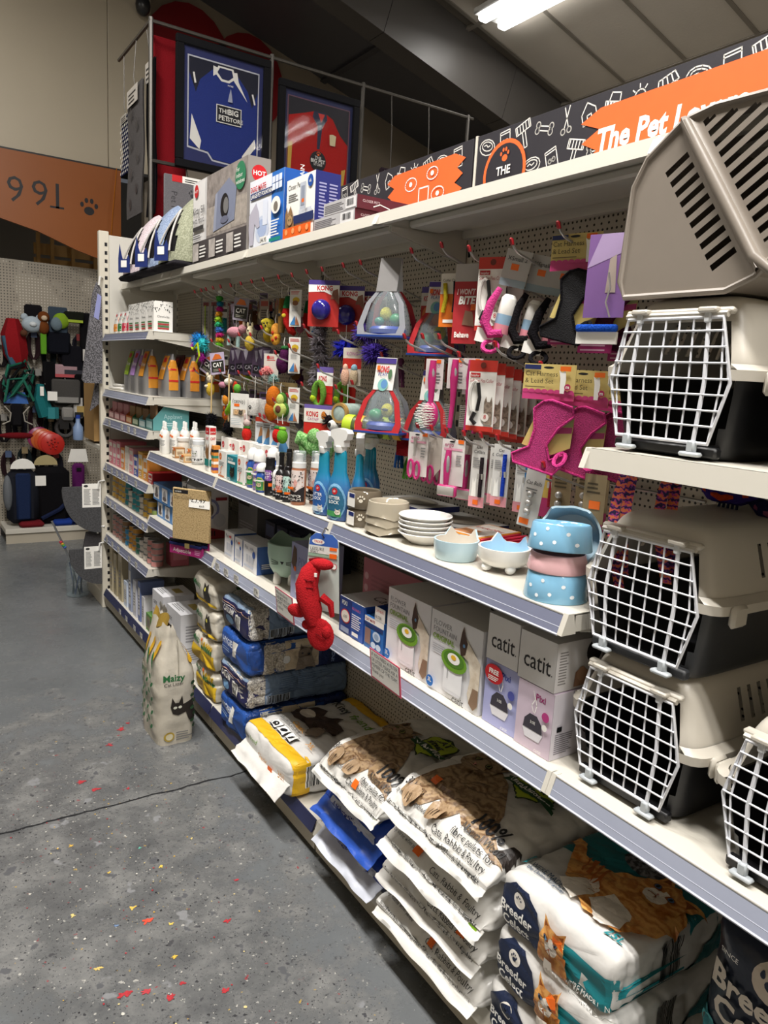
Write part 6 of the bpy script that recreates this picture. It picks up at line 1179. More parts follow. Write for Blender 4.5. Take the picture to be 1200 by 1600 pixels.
# ================================================================ GOODS ON HOOKS
def hang(name,label,cat,x,y,zt,w,h,m,pf=None,rz=.35,group=None,tilt=0,shape=None,th=.0012):
    """a card hung by its top edge: local -X faces the shopper, z 0 at its foot"""
    b = MB(); pts = shape or [(0,0),(1,0),(1,1),(0,1)]; b.prism([(-w / 2 + a * w,c * h) for a,c in pts],(0,0,0),(0,-1,0),(0,0,1),(th,0,0),m)
    o = b.build(name,None,(x,y,zt - h),0,smooth=0); o.rotation_euler = (tilt,0,rz); tag(o,label,cat,group)
    if pf:
        p = Print(); p.face((0,w / 2,0),(0,-1,0),(0,0,1),w,h); pf(p); p.done(o)
    return o
def part(o,name,fn,smooth=.8):
    b = MB(); fn(b); return b.build(name,o,smooth=smooth)
def fluff(b,c,r,m,n=260,ln=.35,seed=1):
    rn = random.Random(seed); c = V(c); r3 = V(r if isinstance(r,tuple) else (r,r,r)); b.ball(c,tuple(r3 * .72),m,12,8)
    for _ in range(n):
        d = V((rn.gauss(0,1),rn.gauss(0,1),rn.gauss(0,1))).normalized(); p = c + V((d.x * r3.x,d.y * r3.y,d.z * r3.z)) * .62; e = c + V((d.x * r3.x,d.y * r3.y,d.z * r3.z)) * (1 + rn.uniform(-.1,ln)) + V((0,0,-.15 * min(r3))); s = d.orthogonal().normalized() * min(r3) * .09; b.add([p - s,p + s,e],[(0,1,2)],m)
def spark(x,y,z): return None
FB = lambda c: C(c,'fabric'); FL = lambda c: C(c,'fluff')
def plush(name,label,loc,parts,rz=.5,group=None,cat='cat toy'):
    """parts: name, [(centre, radii, material)...]"""
    t = thing(name,label,cat,loc,rz,group)
    for nm,bl in parts:
        b = MB()
        for q in bl:
            if len(q) == 3: b.ball(q[0],q[1],q[2],14,9)
            else: b.tube(q[1],q[2],q[3],10)
        b.build(nm,t)
    return t
def loop(zt): return ('cord',[('t',[(0,0,zt),(0,.004,zt + .02),(0,0,zt + .04)],.0012,W_)])
EY = BKP
# ---- KONG cards with balls
def pk(p): p.rect(0,.9,1,1,P('#4a3a86')); p.rect(0,.0,1,.9,P('#b02a26')); p.poly([(0,.9),(1,.9),(1,.5),(.82,.66),(.5,.76),(0,.74)],W_); p.text('KONG',.28,.785,.1,RD,bold=.03,maxw=.5); p.text('Active',.36,.735,.035,BK,maxw=.35); p.poly([(.72,.6),(.8,.78),(.95,.82),(1,.6),(1,.48),(.85,.6)],P('#8a5a48','print',var=.4))
for k,(y,x,lb) in enumerate(((1.41,.165,'red toy card with shiny blue ball nearest the aisle'),(1.40,.25,'red toy card with shiny blue ball hanging second on its hook'),(1.395,.33,'red toy card with blue ball at the back of its hook'))):
    o = hang('ball_toy_card',lb,'cat toy',x,y - .02 * k,1.955 - .012 * k,.115,.16,P('#b02a26','card'),pk,.75,'ball toy cards'); part(o,'glitter_ball',lambda b: b.ball((-.014,.004,.058),(.026,.036,.036),C('#2a2478','gloss',var=.4,scale=60)))
# ---- KONG clear dome towers
def tower(label,x,y,zt,rz,s=1.0):
    t = thing('dome_toy',label,'cat toy',(x,y,zt - .235 * s),rz,'clear dome toys'); CL = C('#c3d0d6','gloss',clear=.22); RB = C('#a81f24','card')
    for g in (-1,1):
        ou = [(-.075,0),(.075,0),(.08,.03),(.062,.1),(.03,.14),(.03,.20),(-.03,.20),(-.03,.14),(-.062,.1),(-.08,.03)]; cut = None
        b = MB()
        for sgn in (-1,1): b.prism([(sgn * a * s,c * s) for a,c in ((.075,0),(.08,.03),(.062,.1),(.03,.14),(.018,.14),(.045,.1),(.06,.035),(.052,.012),(.0,.008),(0,0))],(g * .055 * s,0,0),(0,-1,0),(-g * .25,0,1),(g * .0015,0,0),RB if g < 0 else C('#9a9ca2','card',clear=.6))
        b.build('side_frame',t,smooth=0)
        b = MB(); b.prism([(-.034 * s,.135 * s),(.034 * s,.135 * s),(.034 * s,.235 * s),(-.034 * s,.235 * s)],(g * .055 * s,0,0),(0,-1,0),(-g * .235,0,1),(g * .0015,0,0),P('#d9d7d2' if g < 0 else '#7d7b7a','card')); b.build('header_panel',t,smooth=0)
    MB().lathe([(.07 * s,.012 * s),(.072 * s,.03 * s),(.066 * s,.07 * s),(.05 * s,.11 * s),(.03 * s,.14 * s),(.012 * s,.16 * s)],24,CL,cap=False,sx=.75).build('clear_dome',t)
    MB().lathe([(.05 * s,.008 * s),(.058 * s,.012 * s),(.06 * s,.025 * s),(.05 * s,.034 * s),(.01 * s,.036 * s)],24,C('#1f3fa0','plastic'),sx=.75).build('blue_base',t); MB().box(-.06 * s,-.078 * s,0,.06 * s,.078 * s,.006 * s,C('#24418c','card')).build('tray',t,smooth=0)
    MB().ball((-.012,-.014,.072 * s),(.017,.02,.022),C('#b9b43a','fabric')).ball((-.03,-.014,.075 * s),(.004,.012,.004),BKP).build('yellow_bug',t); MB().ball((.0,.03,.055 * s),(.022,.024,.02),C('#2f8a5a','plastic')).ball((.0,-.03,.05),(.015,.016,.014),C('#2a7a6a','plastic')).build('green_leaf',t)
    p = Print(); p.face((-.0585 * s + .2365 * .135 * s - .0005,.034 * s,.135 * s),(0,-1,0),(.235,0,1),.068 * s,.1 * s); p.rect(0,.84,1,1,P('#4a3a86')); p.text('KONG',.14,.56,.2,RD,bold=.03,maxw=.56); p.text('PLAY',.2,.44,.1,P('#2a3a8a'),maxw=.5); p.ell(.5,.16,.26,.2,P('#7ab0a8')); p.ell(.56,.18,.16,.14,P('#5a86b4')); p.ell(.8,.5,.1,.16,P('#4a6a4a')); p.rect(.1,.62,.26,.76,STK); p.done(t)
tower('clear dome toy with grey back panel under the top shelf',.165,.985,1.99,.55 + PI,1.02); tower('clear dome toy with red frame behind on the upper hook',.27,.87,1.925,.55,.95); tower('clear dome toy with red frame and yellow bug on the lower hook',.145,.945,1.69,.55,.98); tower('clear dome toy with red frame behind on the lower hook',.26,.86,1.66,.55,.92)
# ---- plush row
def facep(c): return [((-.014,.008,.0),(.002,.003,.004),EY),((-.014,-.008,.0),(.002,.003,.004),EY)]
t = plush('cheese_plush','yellow cheese wedge plush with small face',(.21,1.985,1.79),[('body',[((0,0,.042),(.012,.034,.016),FB('#c9b53a')),((0,0,.03),(.012,.026,.02),FB('#c9b53a')),((0,0,.014),(.011,.013,.018),FB('#c9b53a'))]),('face',[((-.013,.009,.036),(.002,.004,.004),EY),((-.013,-.007,.038),(.002,.003,.005),EY),((-.013,.001,.026),(.002,.004,.005),EY)]),loop(.055)])
plush('pizza_plush','orange pizza slice plush beside the sausage',(.21,1.90,1.735),[('body',[((0,0,.06),(.012,.024,.03),FB('#c98a3a')),((0,0,.03),(.012,.026,.03),FB('#d09a3a'))]),('topping',[((-.012,.008,.05),(.003,.007,.007),FB('#a3341f')),((-.012,-.01,.03),(.003,.007,.007),FB('#a3341f')),((-.012,.006,.02),(.003,.006,.006),FB('#a3341f'))]),loop(.085)])
plush('sausage_plush','long brown sausage plush',(.21,1.85,1.775),[('body',[('t',[(0,0,.01),(0,-.004,.05),(0,-.004,.1),(0,0,.145)],[.013,.017,.017,.012],FB('#7a5a2a'))]),('face',[((-.016,.0,.08),(.003,.008,.006),EY)]),loop(.15)])
plush('chilli_plush','red chilli plush with green stalk',(.21,1.79,1.78),[('body',[('t',[(0,-.035,.0),(0,-.018,.012),(0,-.002,.045),(0,.004,.08),(0,0,.105)],[.009,.016,.02,.021,.019],FB('#b3221f'))]),('stalk',[('t',[(0,0,.098),(0,-.002,.125),(0,.004,.145)],[.022,.019,.01],FB('#1f6a3a'))]),('face',[((-.02,.006,.07),(.003,.01,.008),P('#c9b02a'))]),loop(.145)])
plush('chilli_plush','red chilli plush hanging behind the card',(.27,1.73,1.765),[('body',[('t',[(0,-.045,.0),(0,-.018,.012),(0,-.002,.045),(0,.004,.08),(0,0,.105)],[.008,.014,.018,.019,.017],FB('#a31f1c'))]),('stalk',[('t',[(0,0,.098),(0,-.002,.125),(0,.004,.145)],[.02,.017,.01],FB('#1f5a34'))]),loop(.145)])
def ptj(p): p.lines(.1,.88,.9,.97,3,RD); p.ell(.55,.72,.3,.08,P('#c9a82a')); p.ell(.5,.64,.25,.07,P('#8a5a3a')); p.lines(.2,.42,.8,.56,4,P('#999')); p.poly([(.1,.05),(.5,.3),(.55,.05)],P('#3a7ab4')); p.poly([(.55,.05),(.6,.3),(.9,.05)],P('#a86a4a'))
for k,(x,y,zt) in enumerate(((.2,1.705,1.945),(.27,1.66,1.92),(.2,1.70,1.765),(.21,1.712,1.57))):
    hang('toy_backing_card',['white comic backing card beside the chilli plush','white comic backing card behind the chilli plush','white comic backing card beside the aubergine plush','white comic backing card behind the avocado plush'][k],'card',x,y,zt,.055,.14,P('#d9d7d1','card'),ptj,.5)
plush('aubergine_plush','purple aubergine plush with green cap',(.2,1.79,1.625),[('body',[((0,.006,.035),(.024,.03,.038),FB('#45183f')),((0,0,.07),(.018,.02,.03),FB('#45183f'))]),('cap',[((0,0,.098),(.015,.016,.01),FB('#2a5a30'))]),loop(.1)])
plush('unicorn_plush','dusty pink unicorn plush lying across its hook',(.2,2.30,1.735),[('body',[((0,.01,.06),(.024,.045,.024),FB('#b5808a')),((-.004,-.04,.075),(.02,.024,.02),FB('#c08a92')),((-.01,-.05,.095),(.006,.008,.02),FB('#d9c0a8'))]),('leg',[('t',[(0,.04,.05),(0,.045,.0)],[.01,.009],FB('#8fa8a4'))]),('leg',[('t',[(0,-.01,.05),(0,-.008,-.01)],[.01,.009],FB('#8fa8a4'))]),loop(.08)])
plush('giraffe_plush','cream and yellow giraffe plush',(.21,2.17,1.71),[('body',[((0,0,.035),(.02,.024,.035),FB('#b59a3a')),((0,0,.085),(.014,.016,.026),FB('#cfc4a0'))]),('ear',[((0,.012,.115),(.004,.006,.012),FB('#cfc4a0')),((0,-.012,.115),(.004,.006,.012),FB('#cfc4a0'))]),('eye',[((-.014,.0,.09),(.003,.004,.004),EY)]),loop(.12)])
plush('duck_plush','yellow duck plush behind the giraffe',(.25,2.06,1.75),[('body',[((0,0,.03),(.02,.026,.03),FB('#b89a2a')),((0,0,.07),(.016,.018,.02),FB('#8a5a2a'))]),loop(.08)])
# ---- rainbow wand, feather teasers, stick cards
t = thing('rainbow_wand','rainbow striped fluffy wand','cat toy',(.2,2.52,1.73),0)
b = MB(); cs = ['#3f9a3a','#2a7a9a','#b52a7a','#c98a2a','#8ab02a','#2a8a5a','#3a6ab0','#b52a6a','#c9a02a','#5a9a2a']
for i in range(10): fluff(b,(.004 * math.sin(i),.006 * math.sin(i * .8),.225 - .024 * i),(.022,.024,.018),FL(cs[i]),90,.3,i)
b.build('fluffy_strip',t); MB().box(-.001,-.02,.24,.001,.02,.262,W_).build('tab',t,smooth=0)
t = thing('feather_teaser','blue green and magenta feather teaser','cat toy',(.14,2.60,1.66),0); b = MB(); fluff(b,(0,.03,.10),(.035,.05,.04),FL('#1f6fb0'),240,.5,3); fluff(b,(0,-.02,.075),(.03,.05,.045),FL('#2f9aa0'),220,.4,4); b.build('feather_ball',t); b = MB(); fluff(b,(0,.085,.075),(.02,.035,.025),FL('#a82a9a'),120,.6,5); fluff(b,(0,-.01,.02),(.02,.03,.03),FL('#9a2a8a'),120,.6,6); b.build('feather_tips',t)
MB().tube([(-.03,.05,.06),(-.04,.0,.05),(-.035,-.05,.08),(-.03,-.06,.02),(-.03,-.02,-.01)],.005,C('#b4c92a','fabric')).build('ribbon',t); MB().tube([(0,0,.12),(0,.0,.30)],.0018,BKP).build('stick',t)
for k in range(4):
    o = hang('stick_card',['slim clear teaser card by the tinned food shelves','slim clear teaser card second from the tinned food shelves','slim clear teaser card third from the tinned food shelves','slim clear teaser card beside the rainbow wand'][k],'cat toy',.22 + .02 * k,2.76 - .06 * k,1.955,.05,.19,C('#8f8b84','card'),lambda p: (p.rect(.1,.88,.9,.98,P('#6a2a2a')),p.lines(.2,.3,.8,.8,6,P('#6a665f'))),.4); part(o,'stick',lambda b: b.tube([(-.006,0,-.02),(-.006,.0,.17)],.003,C(['#9ab02a','#2a2a2a','#9ab02a','#7a2a3a'][k],'plastic')))
def pcat(p): p.rect(.06,.1,.94,.62,P('#2a2a26')); p.text('CAT',.5,.34,.2,W_,'C',.02,maxw=.7); p.poly([(.15,.68),(.4,.95),(.7,.9),(.85,.7)],P('#c9682a')); p.lines(.2,.15,.8,.28,2,P('#9a9a8a'))
for k,(x,y,zt,ti) in enumerate(((.16,2.595,1.70,.5),(.15,2.39,1.70,-.12),(.2,2.265,1.945,.1),(.26,2.40,1.94,-.25))):
    hang('cat_header_card',['lilac CAT header card hung askew near the cat food pouches','lilac CAT header card hung straight beside the askew one','black CAT header card in the top toy row','lilac CAT header card behind the rainbow wand'][k],'card',x,y,zt,.085,.10,P('#b5a8c0' if k != 2 else '#8a8490','card'),pcat,.5,None,ti)
for k in range(7):
    hang('dark_toy_pack',['dark purple toy pack behind the CAT header cards','dark purple toy pack second behind the header cards','dark purple toy pack third behind the header cards','dark purple toy pack fourth behind the header cards','dark purple toy pack fifth behind the header cards','dark purple toy pack sixth behind the header cards','dark purple toy pack under the duck plush'][k],'cat toy',.24 + .012 * (k % 3),2.42 - .062 * k,1.725 + .008 * (k % 2),.075,.125,P(['#3a2c40','#4a3a50','#33283a'][k % 3],'card'),lambda p: (p.rect(.1,.1,.9,.4,P('#1c1820')),p.text('CAT',.5,.2,.14,P('#a9a2ac'),'C'),p.poly([(.1,.9),(.3,.5),(.6,.95)],P('#8a8490'))),.5,'dark toy packs',.1 * (-1) ** k)
for k in range(8):
    hang('toy_header_card',['muted toy header card in the top row beside the pizza plush','muted toy header card second in the top row','muted toy header card third in the top row','muted toy header card fourth in the top row','muted toy header card fifth in the top row','muted toy header card above the duck plush','muted toy header card above the giraffe plush','muted toy header card above the unicorn plush'][k],'card',.25 + .02 * (k % 3),1.93 + .06 * k,1.93 + .006 * (k % 2),.05,.10,P(['#6a5f58','#7d6a50','#54483f','#8a7f74'][k % 4],'card'),lambda p: (p.rect(.1,.7,.9,.92,P('#8a3a30')),p.lines(.15,.1,.85,.6,5,P('#3f3630'))),.45)
# ---- fluffy tails
t = thing('grey_boa_toy','long grey fluffy boa toy','cat toy',(.22,1.53,1.58),0); b = MB()
for i in range(9): fluff(b,(.006 * math.sin(i * 1.3),.012 * math.sin(i),.26 - .03 * i),(.034,.036,.026),FL(['#5f5a60','#716b70'][i % 2]),130,.45,20 + i)
b.build('fluffy_strip',t); MB().tube([(0,0,.27),(.0,.0,.33)],.0015,W_).build('cord',t)
for k,(y,z,c,lb) in enumerate(((1.37,1.725,'#1c1f86','deep blue fluffy ball toy under the red ball cards'),(1.17,1.71,'#3a2a7a','violet fluffy ball toy beside the dome toys'),(1.23,1.78,'#3c2c70','violet fluffy tail toy behind the blue ball'))):
    t = thing('fluffy_ball',lb,'cat toy',(.24,y,z),0); b = MB(); fluff(b,(0,0,0),(.045,.05,.045),FL(c),320,.4,40 + k); b.build('fluff',t); MB().tube([(0,0,.03),(0,0,.12)],.0012,W_).build('cord',t)
part(hang('pompom_card','white card with pink pompom toy','cat toy',.2,1.915,1.70,.075,.10,P('#c9c4ba','card'),lambda p: (p.lines(.2,.72,.8,.92,3,RD),p.ell(.3,.85,.1,None,RD)),.5),'pompom',lambda b: (fluff(b,(-.02,.006,.03),.026,FL('#c97a78'),200,.35,7),fluff(b,(-.012,-.02,.0),.024,FL('#7fa09a'),140,.35,8)))
for k,(y,z,c,lb) in enumerate(((1.49,1.61,'#5f7f94','blue-grey plush toy behind the boa'),(1.975,1.66,'#c06a2a','orange moustache plush on its hook'))):
    plush('small_plush',lb,(.24,y,z),[('body',[((0,0,.0),(.014,.024,.03) if k == 0 else (.012,.03,.016),FB(c))]),loop(.02)])
# ---- lower left toys
plush('mouse_plush','cream mouse plush with yellow flowers',(.15,2.49,1.49),[('head',[((0,0,.085),(.018,.02,.02),FB('#cfc4ac'))]),('body',[((0,0,.038),(.02,.022,.034),FB('#c9a83a'))]),('ear',[((.0,.02,.105),(.005,.009,.01),FB('#cfc4ac')),((.0,-.02,.105),(.005,.009,.01),FB('#cfc4ac'))]),('arm',[((-.015,.012,.05),(.008,.012,.008),FB('#cfc4ac'))]),('eye',[((-.018,.0,.09),(.003,.003,.003),EY)]),loop(.1)])
for k,(y,z,lb) in enumerate(((2.42,1.36,'black feather wand with a pale stick beside the mouse plush'),(2.20,1.335,'black feather wand hanging under the bird plush'))):
    t = thing('feather_wand',lb,'cat toy',(.13,y,z),0); b = MB(); fluff(b,(0,0,.03),(.026,.03,.036),FL('#141316'),260,.5,60 + k); b.build('feather_tip',t); MB().tube([(0,.0,.05),(.004,.012,.27)],.0035,C('#c2a878','wood')).build('stick',t)
plush('bird_plush','black and orange bird plush with striped wing',(.15,2.26,1.455),[('body',[((0,0,.06),(.02,.024,.04),FB('#1c1a1a')),((-.012,.004,.035),(.012,.018,.024),FB('#c9802a'))]),('head',[((-.006,-.004,.115),(.02,.02,.016),FB('#d9d2c4'))]),('wing',[((0,-.04,.09),(.008,.014,.03),FB('#b3341f')),((0,-.045,.06),(.008,.012,.024),FB('#c9a02a'))]),('beak',[((-.012,.024,.1),(.012,.022,.014),FB('#b07a8c'))]),('leg',[('t',[(0,.012,.02),(0,.016,-.04)],.004,FB('#b06070'))]),loop(.13)])
plush('bee_plush','black and yellow striped bee plush',(.19,2.17,1.475),[('body',[((0,0,.05 - .018 * k),(.018,.022,.012),FB(['#1c1a1a','#c9a02a'][k % 2])) for k in range(4)]),loop(.06)])
t = thing('leaf_toy','long lime green leaf toy sagging from its hook','cat toy',(.14,2.18,1.43),0); b = MB(); b.tube([(0,.08,.0),(-.006,.04,.005),(-.004,.0,.03),(0,-.03,.075),(0,-.04,.11)],[.004,.016,.02,.014,.006],FB('#7fb02a'),10); b.build('leaf',t); MB().tube([(-.012,.05,.012),(-.018,.01,.03),(-.012,-.03,.08)],.0025,FB('#4a6a1a')).build('vein',t); MB().ball((0,-.05,.115),(.016,.024,.02),FB('#5a9a3a')).build('tip',t)
t = hang('treat_pouch','white pouch with cats beneath the green leaf toy','pouch',.14,2.10,1.525,.095,.15,C('#dcdad4','film'),lambda p: (p.text('(catnip)',.1,.72,.12,BK,maxw=.7),p.rect(.2,.62,.5,.7,STK),p.rect(.15,.36,.85,.54,P('#c9b49a','print',var=.4)),p.cat(.35,.45,.12,P('#d9b080'),P('#4a3a2a')),p.cat(.65,.45,.12,P('#4a423c'),P('#2a221c')),p.lines(.15,.1,.85,.3,4,P('#a9b4b8'))),.55)
for k,(y,lb) in enumerate(((2.05,'white toilet roll shaped cat toy with paw print'),(1.93,'plain grey toilet roll shaped cat toy'))):
    o = MB().lathe([(.008,.07),(.012,.073),(.03,.073),(.032,.07),(.032,.003),(.03,0),(.012,0),(.008,.003)],24,FB('#c9c6c1' if k == 0 else '#a9a6a2')).build('roll_toy',None,(.19,y,1.435),.5); tag(o,lb,'cat toy','roll toys'); MB().tube([(0,0,.06),(0,0,.17)],.001,W_).build('cord',o); 
    if k == 0: p = Print(); p.face((-.0325,.012,.02),(0,-1,0),(0,0,1),.024,.03); p.paw(.5,.5,.4,BK); p.done(o)
for k in range(2): hang('scratch_card',['tan backing card behind the toilet roll toy','tan backing card beside the fox plush'][k],'card',.27,1.98 - .1 * k,1.585,.08,.11,P('#8d7a52','card'),lambda p: (p.rect(.6,.3,.85,.7,P('#5a4a34')),p.lines(.1,.5,.5,.9,4,P('#6a5a3c'))),.5)
plush('fox_plush','fluffy orange fox plush with long tail',(.19,1.86,1.43),[('body',[((0,.0,.09),(.03,.032,.05),FB('#b3601a')),((0,.008,.04),(.028,.03,.045),FB('#b5651c'))]),('tail',[('t',[(-.02,-.03,.01),(-.022,-.042,.04),(-.016,-.036,.075)],[.008,.016,.008],FB('#c06f22'))]),loop(.14)])
plush('avocado_plush','avocado half plush with brown stone',(.17,1.745,1.445),[('skin',[((.006,0,.035),(.016,.036,.034),FB('#3f6a2a')),((.006,0,.075),(.014,.022,.028),FB('#3f6a2a'))]),('flesh',[((-.006,0,.035),(.014,.031,.029),FB('#b4c268')),((-.006,0,.073),(.012,.017,.023),FB('#b4c268'))]),('stone',[((-.018,0,.036),(.008,.014,.015),FB('#6a3f34'))]),loop(.1)])
def pk2(p): p.rect(0,.85,1,1,P('#6a5aa0')); p.rect(0,.5,1,.85,W_); p.rect(0,0,1,.5,P('#c0261f')); p.text('KONG',.12,.62,.14,RD,bold=.03,maxw=.5); p.poly([(.0,.5),(.3,.55),(.6,.42),(1,.4),(1,.3),(0,.3)],P('#c0261f'))
for k,(x,lb) in enumerate(((.2,'red toy card with green cucumber plush ring in front'),(.28,'red toy card with green cucumber plush ring behind'))):
    o = hang('cucumber_toy_card',lb,'cat toy',x,1.44 - .03 * k,1.655,.07,.135,P('#a8201f','card'),pk2,.5,'cucumber toys'); part(o,'plush_ring',lambda b: b.tube([(-.02,.02 * math.cos(a * PI / 8) + .012,.035 + .042 * math.sin(a * PI / 8)) for a in range(16)],[.012 if a < 9 else .009 for a in range(16)],FB('#5f8a34'),8,closed=True)); part(o,'plush_tip',lambda b: b.ball((-.024,.034,.02),(.01,.012,.014),FB('#a0b82a')))
o = hang('wide_toy_pack','wide red and white header card above the green snake','cat toy',.15,1.345,1.52,.17,.14,P('#c0261f','card'),lambda p: (p.rect(0,.9,1,1,P('#6a5aa0')),p.rect(0,.55,1,.9,P('#e2ddd4')),p.text('KONG',.06,.70,.13,RD,bold=.03,maxw=.3),p.text('CATNIP',.1,.6,.07,P('#b04a8a')),p.ell(.5,.75,.06,.1,P('#c9782a')),p.ell(.66,.68,.06,.08,P('#6a9a5a')),p.ell(.82,.74,.07,.09,P('#c06a6a')),p.rect(.85,.3,.98,.55,P('#8a7a70'))),.5); GC = m_speck('crinkle_green','#4f8a3f','#8fb878',160,.52)
part(o,'crinkle_snake',lambda b: (b.tube([(-.03,.085 - .014 * i,.0 + .022 * math.sin(i * 1.25)) for i in range(14)],[.012 + .016 * abs(math.sin(i * .9 + .3)) for i in range(14)],GC,12),b.ball((-.04,.01,.03),(.022,.028,.03),GC),b.ball((-.032,-.05,.02),(.02,.022,.026),GC),b.tube([(-.03,.07,.01),(-.03,.06,-.03),(-.03,.075,-.055)],[.016,.018,.012],GC)))
part(hang('plush_pair_card','card with a pair of peach and blue plush mice','cat toy',.22,1.285,1.725,.075,.13,P('#c9bfb2','card'),lambda p: (p.rect(0,.45,1,.72,P('#b3261f')),p.text('KONG',.2,.8,.1,P('#b06a9a'),maxw=.6)),.5),'plush_mice',lambda b: (b.ball((-.014,.018,.03),(.012,.016,.032),FB('#c9a08a')),b.ball((-.014,-.018,.03),(.012,.016,.032),FB('#b9a58a')),b.ball((-.014,.018,.06),(.008,.01,.014),FB('#d0aa96')),b.ball((-.014,-.018,.06),(.01,.012,.014),FB('#7fa0ae'))))
o = MB().lathe([(.03,0),(.034,.002),(.034,.10),(.03,.102),(.027,.1),(.027,.002)],24,C('#9fb0a8','card',var=.25,scale=60),ax='x').build('tube_toy',None,(.155,1.245,1.50),.35); tag(o,'patterned cardboard tube toy with tan rim','cat toy'); MB().lathe([(.026,-.002),(.035,-.002),(.036,.01),(.034,.012)],24,C('#a3824a','card'),ax='x',cap=False).build('rim',o); MB().tube([(.04,0,.034),(.04,0,.1)],.001,W_).build('cord',o)
plush('panda_plush','black and white panda plush with coloured scarf',(.15,1.275,1.385),[('head',[((0,0,.07),(.018,.022,.02),FB('#cfcdc8'))]),('patch',[((-.016,.006,.072),(.004,.008,.009),EY)]),('scarf',[((0,.004,.035),(.02,.026,.018),FB('#3a5aa0')),((-.008,-.014,.02),(.014,.016,.014),FB('#8a3a8a')),((-.004,.022,.018),(.012,.014,.016),FB('#4a8a8a'))]),loop(.085)])
t = thing('black_pom','black fluffy pom toy beside the panda plush','cat toy',(.17,1.33,1.47),0); b = MB(); fluff(b,(0,0,0),.03,FL('#1a1416'),240,.5,80); b.build('fluff',t)
for k,(y,z,c,c2,nm,lb) in enumerate(((1.745,1.35,'#b8241f','#2f6a34','strawberry_plush','red strawberry plush on a blue card'),(1.70,1.35,'#5f9a2f','#7fb03a','pea_plush','green pea pod plush beside the strawberry'),(2.06,1.325,'#b8241f','#3f7a34','strawberry_bunny','bunny plush sitting in a red strawberry'))):
    pts = [('fruit',[((0,0,.026),(.02,.023,.03),FB(c))]),('leaf',[((0,0,.056),(.012,.018,.008),FB(c2))]),loop(.075)]
    if k == 2: pts += [('bunny',[((0,0,.075),(.016,.018,.016),FB('#b9a5a0')),((0,.012,.1),(.005,.006,.018),FB('#b9a5a0')),((0,-.01,.1),(.005,.006,.018),FB('#b9a5a0'))])]
    plush(nm,lb,(.16,y,z),pts)
for k in range(4): hang('blue_toy_card',['blue and white toy card by the strawberry bunny','blue and white toy card second from the strawberry bunny','blue and white toy card third from the strawberry bunny','blue and white toy card behind the strawberry plush'][k],'card',.2,2.0 - .075 * k,1.435,.06,.13,P('#c9cdd0','card'),lambda p: (p.rect(0,.82,1,.97,P('#b3341f')),p.poly([(.0,.0),(.5,.5),(1,.1),(1,0)],P('#4a84b4')),p.poly([(.3,.3),(.5,.7),(.8,.4)],P('#a8764a')),p.lines(.1,.65,.9,.8,2,P('#777'))),.5)
# ---- packs under the dome toys
for k,(x,y) in enumerate(((.17,1.105),(.26,1.02))):
    t = thing('lime_tunnel_pack',['lime and yellow play mat pack in front','lime and yellow play mat pack behind'][k],'cat toy',(x,y,1.425),.5,'lime tunnel packs'); b = MB(); b.lathe([(.012,-.07),(.034,-.066),(.036,0),(.034,.066),(.012,.07)],16,C('#4f5a34','film'),ax='y',c=(0,0,.04)); b.build('roll',t); MB().lathe([(.0365,.03),(.0375,.035),(.0375,.06),(.036,.065)],16,C('#a8c02a','card'),ax='y',c=(0,0,.04),cap=False).build('lime_band',t); MB().lathe([(.0368,-.01),(.0372,-.006),(.0372,.012),(.0368,.016)],16,C('#d0a02a','card'),ax='y',c=(0,0,.04),cap=False).build('yellow_band',t); MB().ball((-.012,.0,.045),(.028,.026,.022),FB('#8a3a4a')).build('pink_toy',t)
hang('red_felt_toy','dark red felt toy panel below the dome toys','cat toy',.27,.985,1.44,.09,.06,FB('#7a141a'),None,.4)
for k,(y,z,c,lb) in enumerate(((1.075,1.36,'#2a5a9a','blue tassel toy behind the spray heads'),(1.02,1.33,'#5a9a3a','green tassel toy behind the spray heads'),(1.14,1.63,'#b5841f','mustard tassel toy by the plush mice'),(1.10,1.63,'#6a3a5a','plum tassel toy by the plush mice'))):
    t = thing('tassel_toy',lb,'cat toy',(.3,y,z),0); b = MB()
    for i in range(9): a = i * .7; b.tube([(0,0,.05),(.01 * math.cos(a),.014 * math.sin(a),.02),(.014 * math.cos(a + .4),.018 * math.sin(a + .4),-.03)],.003,FB(c),5)
    b.ball((0,0,.055),.012,FB(c)); b.build('tassel',t); MB().tube([(0,0,.06),(0,0,.1)],.001,W_).build('cord',t)
def pkb(p): p.rect(0,.84,1,1,P('#4a3a86')); p.rect(0,.5,1,.84,P('#c9c4bc')); p.text('KONG',.15,.62,.14,RD,bold=.02,maxw=.6); p.ell(.5,.25,.4,.25,P('#c9682a'))
for k in range(4): hang('small_toy_card',['small red toy card behind the lower dome toy','small red toy card beside the plain pegboard','small red toy card behind the upper dome toy','second small red toy card behind the upper dome toy'][k],'cat toy',.36,(1.0,.885,1.04,.99)[k],(1.77,1.745,1.93,1.925)[k],.065,.12,P('#a8281f','card'),pkb,.4)
